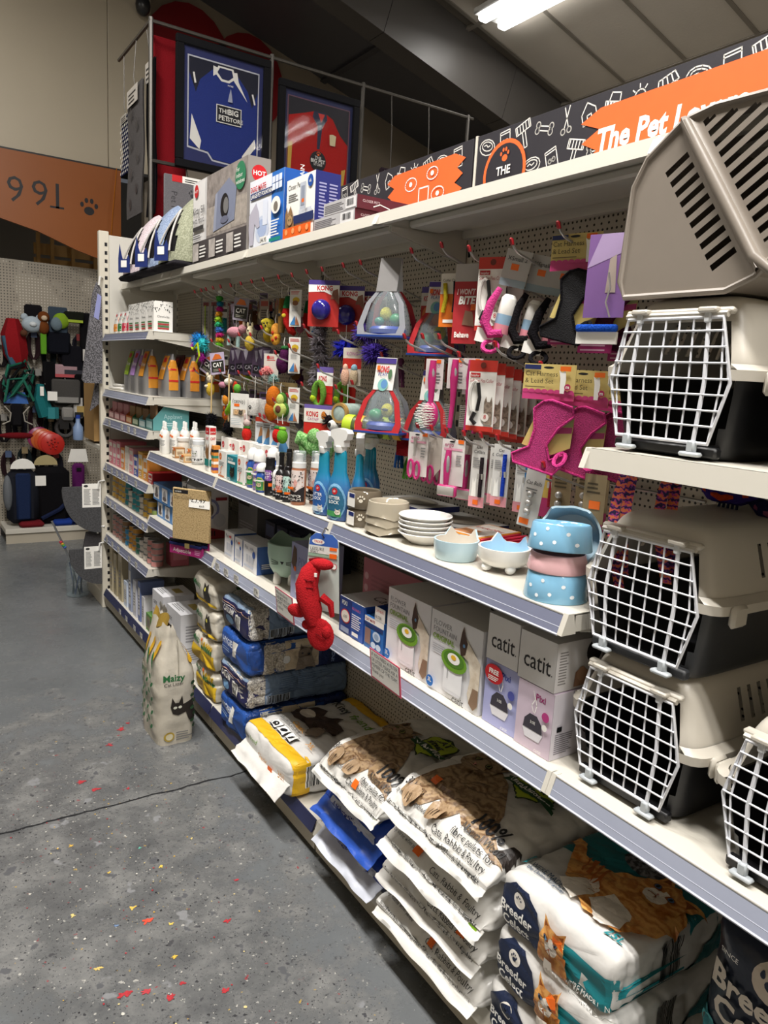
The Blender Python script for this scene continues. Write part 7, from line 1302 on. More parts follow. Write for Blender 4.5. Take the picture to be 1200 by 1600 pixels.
# ---- right hand bay: collars, brushes, harnesses
o = hang('dog_collar_card','orange card with yellow and navy collars','collar',.21,.735,1.93,.068,.148,P('#d9701f','card'),lambda p: (p.rect(0,.62,1,1,P('#d5d0c6')),p.text('Collar Duo',.1,.85,.05,BK,maxw=.8),p.rect(.2,.08,.7,.14,W_)),.45); part(o,'yellow_collar',lambda b: b.tube([(-.006,.018,.12),(-.008,.012,.08),(-.006,.02,.04)],.006,C('#b5a52a','fabric'))); part(o,'navy_collar',lambda b: b.tube([(-.006,-.014,.125),(-.008,-.018,.08),(-.006,-.014,.04)],.006,C('#20242c','fabric')))
o = hang('training_aid_pack','red training aid pack with bold white lettering and clear top','pet care',.21,.665,1.95,.075,.215,P('#a82a30','card'),lambda p: (p.rect(0,.78,1,1,P('#a9a5a0')),p.text("I WON'T",.12,.62,.07,P('#e6d5d2'),bold=.03,shear=.2,maxw=.75),p.text('BITE',.2,.5,.1,W_,bold=.04,shear=.2,maxw=.7),p.poly([(.4,.24),(.5,.42),(.8,.4),(.9,.22)],P('#7a5a48')),p.rect(.72,.42,.95,.5,STK),p.text('Behave',.12,.08,.07,W_,bold=.03,maxw=.6)),.45)
def pfl(p): p.rect(0,0,1,1,W_); p.rect(0,.84,1,1,P('#c0352a')); p.rect(0,0,1,.07,P('#c0352a')); p.ell(.5,.93,.1,None,P('#6a2a20')); p.rect(.06,.76,.42,.82,P('#b3252a')); p.text('beaphar',.09,.77,.035,W_,maxw=.3); p.text('Soft Cat Flea Collar',.06,.69,.05,P('#a8303a'),maxw=.86); p.poly([(.66,.1),(.64,.42),(.7,.5),(.74,.42),(.84,.42),(.9,.5),(.94,.4),(.96,.1)],m_fur('greycat','#6a5c50','#9a8a7a',50)); p.ell(.7,.2,.14,None,P('#e6e0d8')); p.text('8',.7,.18,.06,RD,'C')
def collar(b): b.tube([(-.008,.016 + .014 * math.cos(a),.09 + .042 * math.sin(a)) for a in [PI * 1.35 - i * 1.7 * PI / 10 for i in range(11)]],.0045,C('#c9c5bf','plastic'),6); b.tube([(-.01,.012,.05),(-.012,.02,.03),(-.01,.008,.018)],.006,BKP,6); b.tube([(-.01,.006,.055),(-.012,.0,.09),(-.009,.008,.128)],.005,BKP,6)
fl0 = None
for k in range(8):
    up = k < 2; j = k if up else k - 2; pos = (.2 + .05 * j,.55 - .012 * j,1.955 - .0145 * j - .188) if up else (.19 + .026 * j,.545 - .004 * j,1.69 - .006 * j - .188)
    lb = (['upper red and white flea collar card in front','upper red and white flea collar card behind'] if up else ['lower red and white flea collar card at the front of its row','lower red and white flea collar card second in its row','lower red and white flea collar card third in its row','lower red and white flea collar card fourth in its row','lower red and white flea collar card fifth in its row','lower red and white flea collar card at the back of its row'])[j]
    if fl0 is None: fl0 = hang('flea_collar_card',lb,'collar',pos[0],pos[1],pos[2] + .188,.08,.188,P('#c0352a','card'),pfl,.5,'flea collar cards'); part(fl0,'flea_collar',collar)
    else: dup(fl0,pos,None,lb,(0,0,.5 if up else .45))
# ---- grooming brushes
MG,GY = C('#b02a6a','plastic'),C('#8d8a8a','rubber')
for k,(x,y,zt) in enumerate(((.17,.735,1.69),(.2,.672,1.695),(.2,.60,1.695),(.28,.66,1.68),(.28,.70,1.68))):
    o = hang('grooming_brush',['pink pin brush with white bristles showing','pink comb brush second along its hook rail','pink comb brush beside the flea collar cards','pink brush at the back between two others','pink brush at the back behind the pin brush'][k],'brush',x,y,zt,.055,.085,P('#cfc8c6','card'),lambda p: (p.text('ergo',.2,.72,.16,P('#c97a9a'),maxw=.6),p.lines(.55,.2,.9,.6,4,P('#777')),p.rect(.6,.86,.85,.98,STK)),.5)
    part(o,'handle',lambda b: (b.tube([(-.012,0,.08),(-.014,.0,.03),(-.012,.0,-.01),(-.012,0,-.05)],[.009,.012,.009,.007],MG,10),b.ball((-.018,-.003,.035),(.006,.007,.03),GY)))
    if k == 0: part(o,'brush_head',lambda b: b.ball((-.012,0,-.075),(.012,.026,.04),MG)); part(o,'bristles',lambda b: [b.tube([(-.02,.02 * math.cos(i * 2.4) * (i / 60) ** .5,-.075 + .034 * math.sin(i * 2.4) * (i / 60) ** .5),(-.038,.028 * math.cos(i * 2.4) * (i / 60) ** .5 + .012,-.075 + .036 * math.sin(i * 2.4) * (i / 60) ** .5)],.0014,W_,4) for i in range(60)])
    else: part(o,'comb_bar',lambda b: b.tube([(-.012,0,-.04),(-.012,.004,-.11)],[.007,.007],MG,8)); part(o,'teeth',lambda b: [b.tube([(-.014,.005,-.045 - .005 * i),(-.016,.024,-.045 - .005 * i)],.0011,HW,4) for i in range(12)])
def perg(p): p.rect(0,0,1,1,P('#d5cfcc')); p.text('ergo',.12,.84,.09,P('#b56a86'),bold=.01,maxw=.5); p.rect(.1,.76,.9,.81,P('#d59aae')); p.rect(.7,.92,.95,1,STK); p.lines(.66,.45,.92,.7,4,P('#888')); p.ell(.45,.95,.12,.02,BK)
TAPER = [(0,.22),(.3,0),(.55,0),(1,.3),(1,1),(0,1)]
for k in range(5):
    o = hang('scissors_card',['grey and pink card with pink grooming scissors at the front','grey scissors card second on its hook','grey scissors card third on its hook','grey scissors card fourth on its hook','grey scissors card at the back of its hook'][k],'scissors',.17 + .045 * k,.79 - .008 * k,1.475 - .012 * k,.07,.13,P('#b9b0a6','card'),perg if k == 0 else None,.35,'scissors cards',0,TAPER)
    part(o,'blades',lambda b: (b.tube([(-.006,.012,.115),(-.006,.008,.06)],.003,HW,6),b.tube([(-.006,.004,.115),(-.006,.01,.06)],.003,HW,6))); part(o,'pink_handles',lambda b: (b.tube([(-.008,.018 + .01 * math.cos(a * PI / 6),.022 + .026 * math.sin(a * PI / 6)) for a in range(12)],.004,MG,6,closed=True),b.tube([(-.008,-.004 + .01 * math.cos(a * PI / 6),.018 + .026 * math.sin(a * PI / 6)) for a in range(12)],.004,MG,6,closed=True)))
for k in range(3):
    o = hang('slicker_card',['grey and pink card with pink slicker brush at the front','grey slicker brush card second on its hook','grey slicker brush card at the back of its hook'][k],'brush',.18 + .06 * k,.635 - .01 * k,1.47 - .012 * k,.075,.13,P('#b9b0a6','card'),perg if k == 0 else None,.35,'slicker cards',0,TAPER)
    part(o,'handle',lambda b: (b.tube([(-.01,.008,.10),(-.014,.008,.06),(-.012,.01,.0)],[.008,.011,.007],MG,10),b.ball((-.018,.004,.06),(.006,.006,.026),GY))); part(o,'slicker_head',lambda b: (b.box(-.022,-.028,-.03,-.008,.034,.002,MG,.004),b.box(-.026,-.024,-.027,-.022,.03,-.002,C('#9a9690','plastic'),.001)))
# ---- cat collar cards, bells
def pcol(acc):
    def f(p): p.rect(0,0,1,1,P('#cfcdc9')); p.text('Cat',.3,.88,.05,BK,shear=.2); p.text('Collars',.15,.81,.05,BK,shear=.2,maxw=.7); p.lines(.12,.6,.6,.76,5,P('#888')); p.rect(0,0,1,.16,P('#d9939c')); p.poly([(.15,.16),(.2,.45),(.3,.36),(.4,.45),(.48,.16)],W_); p.rect(.3,.04,.65,.11,STK)
    return f
for k,(x,y,zt,h,c,lb) in enumerate(((.21,.556,1.475,.185,'#2a2226','cat collar card with a black spotted collar'),(.22,.492,1.47,.16,'#2c3148','cat collar card with a thin navy collar'),(.2,.455,1.475,.165,'#1f3fae','cat collar card with a bright blue collar'),(.24,.41,1.47,.17,'#2f6a9a','cat collar card with a teal bow collar'),(.3,.38,1.46,.17,'#8a2030','yellow cat collar card with a red collar'))):
    o = hang('cat_collar_card',lb,'collar',x,y,zt,.048,h,P('#cfcdc9' if k < 4 else '#b59a4a','card'),pcol(c) if k < 4 else (lambda p: (p.rect(0,0,1,.3,P('#9a2a5a')),p.text('Cat',.3,.86,.05,BK))),.35,'cat collar cards'); part(o,'collar',lambda b: (b.tube([(-.006,-.012,.14),(-.008,-.013,.08),(-.006,-.012,.03)],.0055,C(c,'fabric',var=.3),6),b.box(-.012,-.02,.08,-.004,-.004,.095,HW)))
for k,(x,y,zt,lb) in enumerate(((.17,.315,1.43,'white card with three silver bells at the front'),(.24,.275,1.43,'tan card with three silver bells'),(.3,.25,1.43,'tan card with bells second from the front'),(.3,.21,1.43,'tan card with bells beside the blue charm'),(.2,.135,1.44,'tan charm card with a blue glass drop'))):
    o = hang('bell_card',lb,'pet charm',x,y,zt,.052,.145,P('#d2cfca' if k == 0 else '#8d7a5a','card'),lambda p: ((p.text('Cat Bells',.1,.74,.07,BK,shear=.2,maxw=.8),p.lines(.15,.6,.85,.7,2,P('#777')),p.rect(.1,.04,.6,.14,STK)) if k == 0 else (p.lines(.15,.7,.8,.9,3,P('#4a3f2c')),p.rect(0,0,1,.22,P('#8a2a50')),p.rect(.3,.45,.8,.58,STK)) if k == 4 else (p.rect(0,0,1,.34,P('#9a2a5a')),p.lines(.15,.7,.8,.9,3,P('#4a3f2c')))),.35,'bell cards',.12 if k == 0 else 0)
    if k < 4: part(o,'bell',lambda b: [b.ball((-.008,.002,.04 + .022 * i),.009,HW,10,8) for i in range(3)])
    else: part(o,'glass_drop',lambda b: (b.ball((-.008,0,.022),(.006,.011,.013),C('#1f2f8a','gloss')),b.ball((-.008,0,.038),.003,HW)))
# ---- harness and lead sets
YC = P('#cdb872','card')
def phar(sz):
    def f(p): p.rect(0,.0,1,.24,P('#c2407a')); [p.ell(.06 + .125 * i,.24,.065,.06,P('#c2407a'),n=10) for i in range(8)]; p.rect(.02,.84,.34,.97,P('#1f2a5a')); p.text('Cat Harness',.05,.66,.14,P('#3a3020'),maxw=.62); p.text('& Lead Set',.05,.46,.14,P('#3a3020'),maxw=.55); p.lines(.06,.34,.6,.4,1,P('#6a5a3a')); p.poly([(.74,.2),(.73,.62),(.7,.84),(.76,.78),(.82,.84),(.84,.6),(.82,.2)],W_); p.ell(.88,.38,.06,None,P('#b02a5a')); p.text(sz,.88,.34,.1,W_,'C',.02); p.rect(.72,.82,.92,.95,STK); p.ell(.5,.9,.1,.035,BK)
    return f
HOUT = [(.016,0),(.061,-.013),(.066,-.032),(.035,-.058),(.010,-.096),(.019,-.129),(.048,-.116),(.05,-.135),(.029,-.161),(-.064,-.141),(-.068,-.122),(-.029,-.103),(-.019,-.064),(-.023,-.019),(-.003,-.003)]
def harness(name,label,x,y,zt,c,sz,rz,sc=1.0):
    o = hang(name,label,'harness',x,y,zt,.125,.082,YC,phar(sz),rz,'cat harness sets'); o.location.z = zt - .082; HM_ = m_mesh(c); ED = C(c,'fabric')
    def body(b):
        b.prism([(a * sc,d * sc) for a,d in HOUT],(-.012,0,0),(0,-1,0),(-.05,0,1),(.006,0,0),HM_)
    part(o,'mesh_vest',body,0)
    part(o,'binding',lambda b: (b.tube([(-.013 - .05 * d,-a * sc,d * sc) for a,d in HOUT],.0032,ED,6,closed=True),b.tube([(-.02 + .02 * math.cos(a),-.046 * sc - .012 * math.sin(a),-.125 * sc + .014 * math.cos(a)) for a in [i * PI / 6 for i in range(12)]],.005,ED,6,closed=True)))
    part(o,'card_insert',lambda b: [b.prism([(a * sc,d * sc) for a,d in q],(-.004 - .0006 * i,0,0),(0,-1,0),(-.05,0,1),(.0012,0,0),m) for i,(q,m) in enumerate((([(-.05,-.1),(-.02,-.03),(.065,-.03),(.06,-.1),(.02,-.118)],YC),([(.0,-.06),(.062,-.055),(.061,-.068),(.0,-.074)],P('#b03a6e','card')),([(.01,-.03),(.064,-.03),(.063,-.054),(.006,-.058)],P('#9a9a62','card'))))],0)
    return o
def m_mesh(c):
    if 'mesh' + c in MC: return MC['mesh' + c]
    m,nt,b = newmat('air_mesh'); tc = nt.nodes.new('ShaderNodeTexCoord').outputs['Object']; v = nt.nodes.new('ShaderNodeTexVoronoi'); v.inputs['Scale'].default_value = 420; nt.links.new(tc,v.inputs['Vector'])
    h = hx(c); r = ramp(nt,v.outputs['Distance'],[(.25,(h[0] * .5,h[1] * .5,h[2] * .5,1)),(.5,h)]); nt.links.new(r.outputs[0],b.inputs['Base Color']); b.inputs['Roughness'].default_value = .9
    bp = nt.nodes.new('ShaderNodeBump'); bp.inputs['Strength'].default_value = .5; bp.inputs['Distance'].default_value = .002; nt.links.new(v.outputs['Distance'],bp.inputs['Height']); nt.links.new(bp.outputs[0],b.inputs['Normal']); MC['mesh' + c] = m; return m
harness('cat_harness','black mesh cat harness under a yellow L size header',.2,.265,1.98,'#151417','L',.3,1.05); harness('cat_harness','dark plum cat harness behind the black one',.28,.215,1.965,'#4a1430','L',.3,1.0)
harness('cat_harness','bright pink mesh cat harness under a yellow m size header',.15,.262,1.682,'#c03a7c','m',.45,1.08); harness('cat_harness','bright pink mesh cat harness second on its hook',.2,.20,1.672,'#b5346f','m',.3,1.02); harness('cat_harness','deep pink mesh cat harness at the back of its hook',.26,.155,1.665,'#9a2a5c','m',.3,1.0)
for k,(x,y,c,lb) in enumerate(((.2,.475,'#c23f80','small pink harness rolled around a white tube'),(.25,.43,'#1a181a','small black harness rolled around a white tube'),(.27,.37,'#161417','small black harness beside the large black one'))):
    t = hang('rolled_harness',lb,'harness',x,y,1.965 - .012 * k,.07,.09,C('#b5b2ae','card'),lambda p: (p.rect(0,0,1,.2,P('#8fa0a8')),p.rect(.3,.45,.6,.62,STK),p.text('XSmall 2',.1,.7,.12,BK,maxw=.8)),.5,'rolled harnesses',.2)
    part(t,'paper_tube',lambda b: b.lathe([(.004,-.12),(.02,-.118),(.021,-.095),(.021,-.07),(.02,-.03),(.012,-.02)],16,[W_,P('#d98a96','card'),P('#8aa8c0','card'),P('#d5d2cc','card'),W_],c=(-.015,-.01,0))); part(t,'strap',lambda b: (b.tube([(-.02,.02,-.01),(-.03,.03,-.05),(-.03,.034,-.1),(-.03,.01,-.125),(-.03,-.02,-.115)],[.008,.012,.014,.013,.01],C(c,'fabric'),8),b.tube([(-.035 + .012 * math.cos(a),.0 + .02 * math.sin(a),-.155 + .014 * math.cos(a)) for a in [i * PI / 6 for i in range(12)]],.006,C(c,'fabric'),6,closed=True))); part(t,'care_leaflet',lambda b: b.box(-.028,.0,-.15,-.027,.05,-.115,W_),0)
for k in range(3):
    hang('harness_insert',['magenta harness leaflet under the black harness','magenta harness leaflet second from the front','magenta harness leaflet at the back'][k],'card',.2 + .05 * k,.275 - .05 * k,1.765 - .016 * k,.085,.035,P('#a3246a','card'),lambda p: [p.rect(.08,.15 + .3 * i,.8,.25 + .3 * i,P('#d9a8c4')) for i in range(3)],.3)
t = hang('lilac_wand_card','lilac card with a cat and wire teaser, blue strap below','cat toy',.13,.105,1.95,.09,.17,P('#7d5a94','card'),lambda p: (p.poly([(.0,.6),(.3,1),(1,1),(1,.8)],P('#a892b8')),p.poly([(.5,.3),(.55,.7),(.7,.75),(.75,.3)],P('#a89a90'))),.3); part(t,'teaser_wire',lambda b: b.tube([(-.01,-.02,.0),(-.014,-.01,.03),(-.01,-.015,.06),(-.014,-.01,.09)],.002,HW)); part(t,'blue_strap',lambda b: b.box(-.02,-.04,-.03,-.004,.05,-.015,C('#1f4fb4','fabric'),.003)); part(t,'label',lambda b: b.box(-.012,-.04,-.055,-.004,.05,-.03,W_))
# patterned leads looping under the plain shelf
def m_zig():
    m,nt,b = newmat('zigzag_webbing'); tc = nt.nodes.new('ShaderNodeTexCoord').outputs['Object']; w = nt.nodes.new('ShaderNodeTexWave'); w.bands_direction = 'Z'; w.inputs['Scale'].default_value = 22; w.inputs['Distortion'].default_value = 6; w.inputs['Detail Scale'].default_value = 5; nt.links.new(tc,w.inputs['Vector']); r = ramp(nt,w.outputs['Fac'],[(.1,'#2a1f4a'),(.35,'#8a3a9a'),(.6,'#d0406a'),(.85,'#e07a4a')]); nt.links.new(r.outputs[0],b.inputs['Base Color']); b.inputs['Roughness'].default_value = .85; return m
ZG = m_zig()
for k,(x,y,z) in enumerate(((.14,.005,1.33),(.17,-.085,1.36))):
    t = thing('patterned_lead',['zigzag patterned lead by the charm card','zigzag patterned lead beside the carrier'][k],'lead',(x,y,z),.4,'patterned leads'); b = MB()
    b.surf(lambda a,v: (.012 * math.sin(v * 5),(a - .5) * .022 + .02 * math.sin(v * 4),.14 - .25 * v),3,16,ZG); b.surf(lambda a,v: (.016 + .012 * math.sin(v * 5),(.5 - a) * .022 - .01 + .01 * math.sin(v * 4),.14 - .23 * v),3,16,ZG); b.build('webbing',t,smooth=1.2); MB().tube([(.0,0,.13),(.006,.006,.15),(.01,0,.14)],.0025,HW).build('clasp',t)
for k,(x,y,z) in enumerate(((.36,-.10,1.44),(.36,-.22,1.42))):
    t = thing('dog_coat',['purple and orange patterned harness roll under the plain shelf','navy patterned harness roll under the plain shelf'][k],'harness',(x,y,z),.0); b = MB(); b.tube([(0,.07,.0),(-.02,.03,-.012),(-.02,-.03,-.012),(0,-.07,.0)],[.012,.022,.022,.012],C(['#3a2a7a','#22204a'][k],'fabric')); b.build('roll',t); MB().tube([(-.024,.05,-.006),(-.042,.0,-.02),(-.024,-.05,-.006)],.007,C(['#c9481f','#8a4a6a'][k],'fabric')).build('trim',t); b = MB(); [b.tube([(-.01,-.02 + .01 * i,-.03),(-.014,-.022 + .011 * i,-.08)],.003,C('#2a3050','fabric'),5) for i in range(5)]; b.build('fringe',t)
# ---- more small toys crowding the lower and back hooks
NAMES = (('teal','#2f7a80'),('grey','#6a666a'),('mustard','#a8822a'),('pink','#b0687c'),('brown','#5f4028'),('lime','#7a9a2a'),('cream','#b8aa8c'),('plum','#4a2448'),('orange','#b0581c'),('navy','#20284e'))
for k in range(34):
    cn,cc_ = NAMES[(k * 7) % 10]; r = k % 3; y = 2.62 - .058 * (k % 12) - .013 * (k // 12); z = (1.83,1.60,1.40)[k // 12] + .02 * (k % 3); x = .27 + .05 * ((k * 3) % 4)
    t = thing('catnip_mouse','small %s plush mouse in the %s of the crowded toy hooks' % (cn,('top row','middle row','bottom row')[k // 12]),'cat toy',(x,y,z),.5,'plush mice')
    MB().ball((0,0,0),(.018,.02 + .006 * r,.026),FB(cc_)).ball((-.004,0,.03),(.013,.014,.013),FB(cc_)).build('body',t)
    MB().ball((0,.012,.044),(.003,.008,.008),FB(cc_)).ball((0,-.012,.044),(.003,.008,.008),FB(cc_)).build('ears',t); MB().tube([(0,0,-.024),(0,.012,-.05),(0,.004,-.075)],.002,FB(cc_),5).build('tail',t)
    p = Print(); p.face((-.006,.022,.045),(0,-1,0),(0,0,1),.044,.05); p.rect(0,0,1,1,P(('#b9b4ac','#8a2a2a','#5a4a6a')[r])); p.rect(.1,.55,.9,.85,P('#2a2628')); p.build('header',t,smooth=0)
# ================================================================ CAT FOOD BAY
ord_ = ['by the end post','second from the end post','third from the end post','fourth from the end post','fifth from the end post','sixth from the end post','seventh from the end post','eighth from the end post','ninth from the end post','tenth from the end post']
def pf(p):
    for k in 'fs': p.side(k); p.rect(0,0,1,1,W_); [(p.ell(random.random(),random.uniform(.62,1),.03,None,BK,n=5),setattr(p,'lay',2)) for _ in range(26)]; p.text('Omnivita',.5,.46,.08,P('#444'),'C',maxw=.7); p.lay = 4; [p.rect(.2,.08 + .07 * i,.8,.13 + .07 * i,(P('#b03a3a'),P('#4a7a4a'))[i % 2]) for i in range(4)]
for i in range(4): carton('treat_box','white treat box with black floral print ' + ['on the near shelf corner','second from the shelf corner','third from the shelf corner','fourth from the shelf corner'][i],'box',.03,3.015 + .125 * i,1.7995,.1,.12,.155,C('#dddbd6','card'),pf,'floral treat boxes')
def pouch(label,x,y,z,w,d,h,m,band,group,name='food_pouch',foil=None):
    b = MB(); n = 20; vs = []
    for j in range(9):
        v = j / 8; t = 1 - .92 * max(0,(v - .35) / .65) ** 1.3
        for k in range(n): a = 2 * PI * k / n; c,s = math.cos(a),math.sin(a); q = (abs(c) ** 4 + abs(s) ** 4) ** -.25; vs.append((c * q * d / 2 * t,s * q * w / 2 * (1 - .1 * v),v * h))
    b.add(vs,[(j * n + k,j * n + (k + 1) % n,(j + 1) * n + (k + 1) % n,(j + 1) * n + k) for j in range(8) for k in range(n)] + [tuple(range(n))[::-1]],m); o = b.build(name,None,(x,y,z),smooth=1.0); tag(o,label,'food pouch',group)
    bm = bmesh.new(); bm.from_mesh(o.data); bv = BVHTree.FromBMesh(bm); bm.free(); p = Print(); p.eps = .0008
    p.face((-d / 2,w / 2,0),(0,-1,0),(0,0,1),w,h,bv,.02); p.rect(.06 if not foil else .2,.1 if not foil else .4,.94 if not foil else .8,.45 if not foil else .95,P(band)); p.text('Thrive',.5,.62,.09,W_ if foil else BK,'C',maxw=.6); p.rect(.35,.8,.65,.9,RD)
    p.face((-d / 2,-w / 2,0),(1,0,0),(0,0,1),d,h,bv,.02); p.rect(.26,.16,.76,.86,P(band)); p.rect(.26,.62,.76,.66,RD); p.rect(.26,.36,.76,.4,RD); p.done(o)
for i,c in enumerate(('#c9324a','#c9324a','#2f7a3a','#d9862a')): pouch('small white pouch with ' + ['purple-red','red','green','orange'][i] + ' base on the upper cat food shelf',.06,3.56 + .1 * i,1.7995,.085,.05,.13,C('#cfcdc8','film'),c,'small pouches')
FO = C('#a9a9ab','plastic',metal=.75,rough=.32)
for i,(x,y,c) in enumerate(((.09,3.62,'#8fae2a'),(.08,3.45,'#a07ab4'),(.08,3.27,'#cf8a2a'),(.14,3.1,'#cf8a2a'),(.25,3.08,'#c9822a'),(.36,3.07,'#b5702a'),(.26,3.28,'#6a1f24'))):
    pouch(['silver foil pouch with lime panel','silver foil pouch with lilac panel','silver foil pouch with orange panel beside the lilac one','silver and orange foil pouch at the shelf corner','silver and orange foil pouch behind the corner one','small silver and orange foil pouch at the back','dark red foil pouch at the back of the shelf'][i],x,y,1.4595,.15,.1,.25 if i < 3 else .23,FO if i < 6 else C('#5a1a20','film'),c,'foil food pouches',foil=True)
tag(MB().box(-.05,-.09,0,.05,.09,.018,C('#d5d2cb','film'),.006).box(-.04,-.07,.018,.05,.06,.036,C('#cac7c0','film'),.006).build('flat_packets',None,(.08,3.86,1.4595),.2),'flat white food packets lying by the end post','food pouch')
def tray(label,y0,w,z,c,c2,h=.085,fill=None,x=.03,d=.2):
    o = thing('display_tray',label,'display box',(x,y0,z),0); b = MB(); m = C(c,'card'); b.box(0,0,0,.002,w,h * .45,m); b.box(d - .002,0,0,d,w,h,m); b.box(0,0,0,d,w,.002,m)
    for yy in (0,w - .002): b.prism([(0,0),(d,0),(d,h),(.06,h),(0,h * .45)],(0,yy,0),(1,0,0),(0,0,1),(0,.002,0),m)
    b.build('tray',o,smooth=0); p = Print(); p.face((0,0,0),(1,0,0),(0,0,1),d,h); p.text('Applaws',.3,.5,.2,P(c2),maxw=.5); p.lines(.35,.2,.65,.38,2,P(c2)); p.face((0,w,0),(0,-1,0),(0,0,1),w,h * .45); p.rect(.1,.2,.9,.8,P(c2)); p.done(o)
    if fill:
        for i in range(4): MB().box(.02 + .04 * i,.01,.004,.03 + .04 * i,w - .01,h * 1.05,P(fill[i % 2],'card')).build('sachet',o,smooth=0)
Z3 = 1.2775
for i,(y0,c,c2,f) in enumerate(((3.03,'#5f9ea0','#b9dde0',('#8a6a4a','#7a5c40')),(3.17,'#7fb8c4','#d9eef2',('#8a6a4a','#7a5c40')),(3.31,'#2f6a44','#c9d8c0',('#9a7a54','#8a6a48')),(3.45,'#c9682a','#e6c4a0',('#9a7a54','#a8845c')),(3.59,'#c97a84','#e6c0c4',('#c98a90','#b87880')),(3.73,'#c9848c','#e6c0c4',('#c98a90','#b87880')),(3.87,'#b87880','#e6c0c4',('#c98a90','#a86a74')))):
    tray(['teal display tray at the shelf corner','pale blue display tray of sachets','green display tray of brown sachets','orange display tray of brown sachets','pink display tray beside the orange one','pink display tray of sachets in the middle','dark pink display tray by the end post'][i],y0,.13,Z3,c,c2,.13 if i == 0 else .1,f)
for i,(c,h) in enumerate((('#b3202c',.06),('#cf8a3a',.14),('#cfa04a',.15),('#4a5aa0',.12),('#d0949a',.15),('#d9d0c4',.15),('#d08a4a',.13),('#c9707e',.16),('#d08a98',.15),('#c06a78',.15))):
    nm = ['red tray carton at the shelf corner','yellow pouch carton','orange and white pouch carton','blue pouch carton','pale pink pouch carton','cream pouch carton','orange pouch carton','rose pouch carton','light rose pouch carton','deep rose pouch carton'][i]
    carton('pouch_carton',nm + ' below the display trays','box',.025,3.01 + .098 * i,.9875,.16,.09,h,C(c,'card'),lambda p: (p.side('f').rect(.1,.35,.9,.9,P('#dcd6cc')),p.rect(.2,.5,.8,.75,P(c)),p.lines(.2,.1,.8,.3,3,W_)),'pouch cartons')
TIN = {}
def tin(x,y,z,c,label,group):
    if c not in TIN:
        o = MB().lathe([(.03,0),(.033,.001),(.033,.003),(.032,.004),(.032,.032),(.033,.033),(.033,.035),(.03,.034)],18,C('#a8a7a6','plastic',metal=.7)).build('food_tin',None,(x,y,z)); tag(o,label,'tin',group)
        p = MB().lathe([(.0324,.005),(.0326,.006),(.0326,.030),(.0324,.031)],18,P(c,'card'),cap=False).build('paper_label',o); q = Print(); q.face((-.0255,-.0065,.008),(.65,-.76,0),(0,0,1),.022,.02); q.rect(0,0,1,1,W_); q.ell(.5,.5,.3,None,P(c)); q.done(o); TIN[c] = o; return o
    return dup(TIN[c],(x,y,z),label=label)
for zz,cols,hs in ((.7715,('#8aa05a','#c09a3a','#c09a3a','#d5cfc2','#2f8a94','#2f8a94','#d5cfc2','#2a7f8a','#c9a54a','#c9a54a','#b58a3a','#c9a54a'),(2,3,4,3,4,4,3,4,4,4,4,4)),(.5185,('#c98a86','#c98a86','#c9c2ba','#c9c2ba','#2f6a5a','#c08a34','#c08a34','#3a86b4','#8a6a4a','#b58a84','#a87a74','#b58a84'),(4,4,4,3,3,4,4,3,4,4,4,4))):
    for i,(c,n) in enumerate(zip(cols,hs)):
        for j in range(n): tin(.062 + (.004 if j % 2 else 0),3.05 + .079 * i,zz + .0352 * j,c,'small %s-labelled cat food tin in a stack on the %s shelf' % ({'#8aa05a': 'olive','#c09a3a': 'mustard','#d5cfc2': 'cream','#2f8a94': 'teal','#2a7f8a': 'dark teal','#c9a54a': 'yellow','#b58a3a': 'ochre','#c98a86': 'pink','#c9c2ba': 'white','#2f6a5a': 'green','#c08a34': 'amber','#3a86b4': 'blue','#8a6a4a': 'brown','#b58a84': 'rose','#a87a74': 'dusty rose'}[c],'upper tin' if zz > .7 else 'lower tin'),'tins on the upper tin shelf' if zz > .7 else 'tins on the lower tin shelf')
carton('pink_tin_tray','pink carton beside the pink tins','box',.13,3.01,.5185,.1,.1,.12,C('#b5626c','card'),lambda p: p.side('s').rect(.1,.3,.9,.8,P('#c98088')))
for i,(y0,dy,h,c) in enumerate(((3.16,.05,.17,'#d9d6da'),(3.24,.05,.24,'#6f7fb0'),(3.33,.07,.22,'#c6c8d4'),(3.44,.06,.3,'#9aa3bc'),(3.54,.07,.16,'#c9d4e6'),(3.66,.09,.30,'#b3a88c'),(3.79,.08,.28,'#a89c7e'),(3.9,.07,.3,'#b8ad92'),(3.02,.1,.1,'#5f8a4a'))):
    carton('slim_carton',['white slim carton','blue-grey slim carton','pale grey slim carton','tall grey-blue slim carton','low pale blue carton','tall beige carton','second tall beige carton','beige carton by the end post','low green and white carton'][i] + ' on the base under the tins','box',.02,y0,.137,.14,dy,h,C(c,'card'),lambda p: (p.side('f').rect(.15,.15,.85,.85,P('#dcdad6' if i < 5 else '#94886a')),p.lines(.25,.3,.75,.7,5,P('#6a6a78'))),'slim cartons on the base')
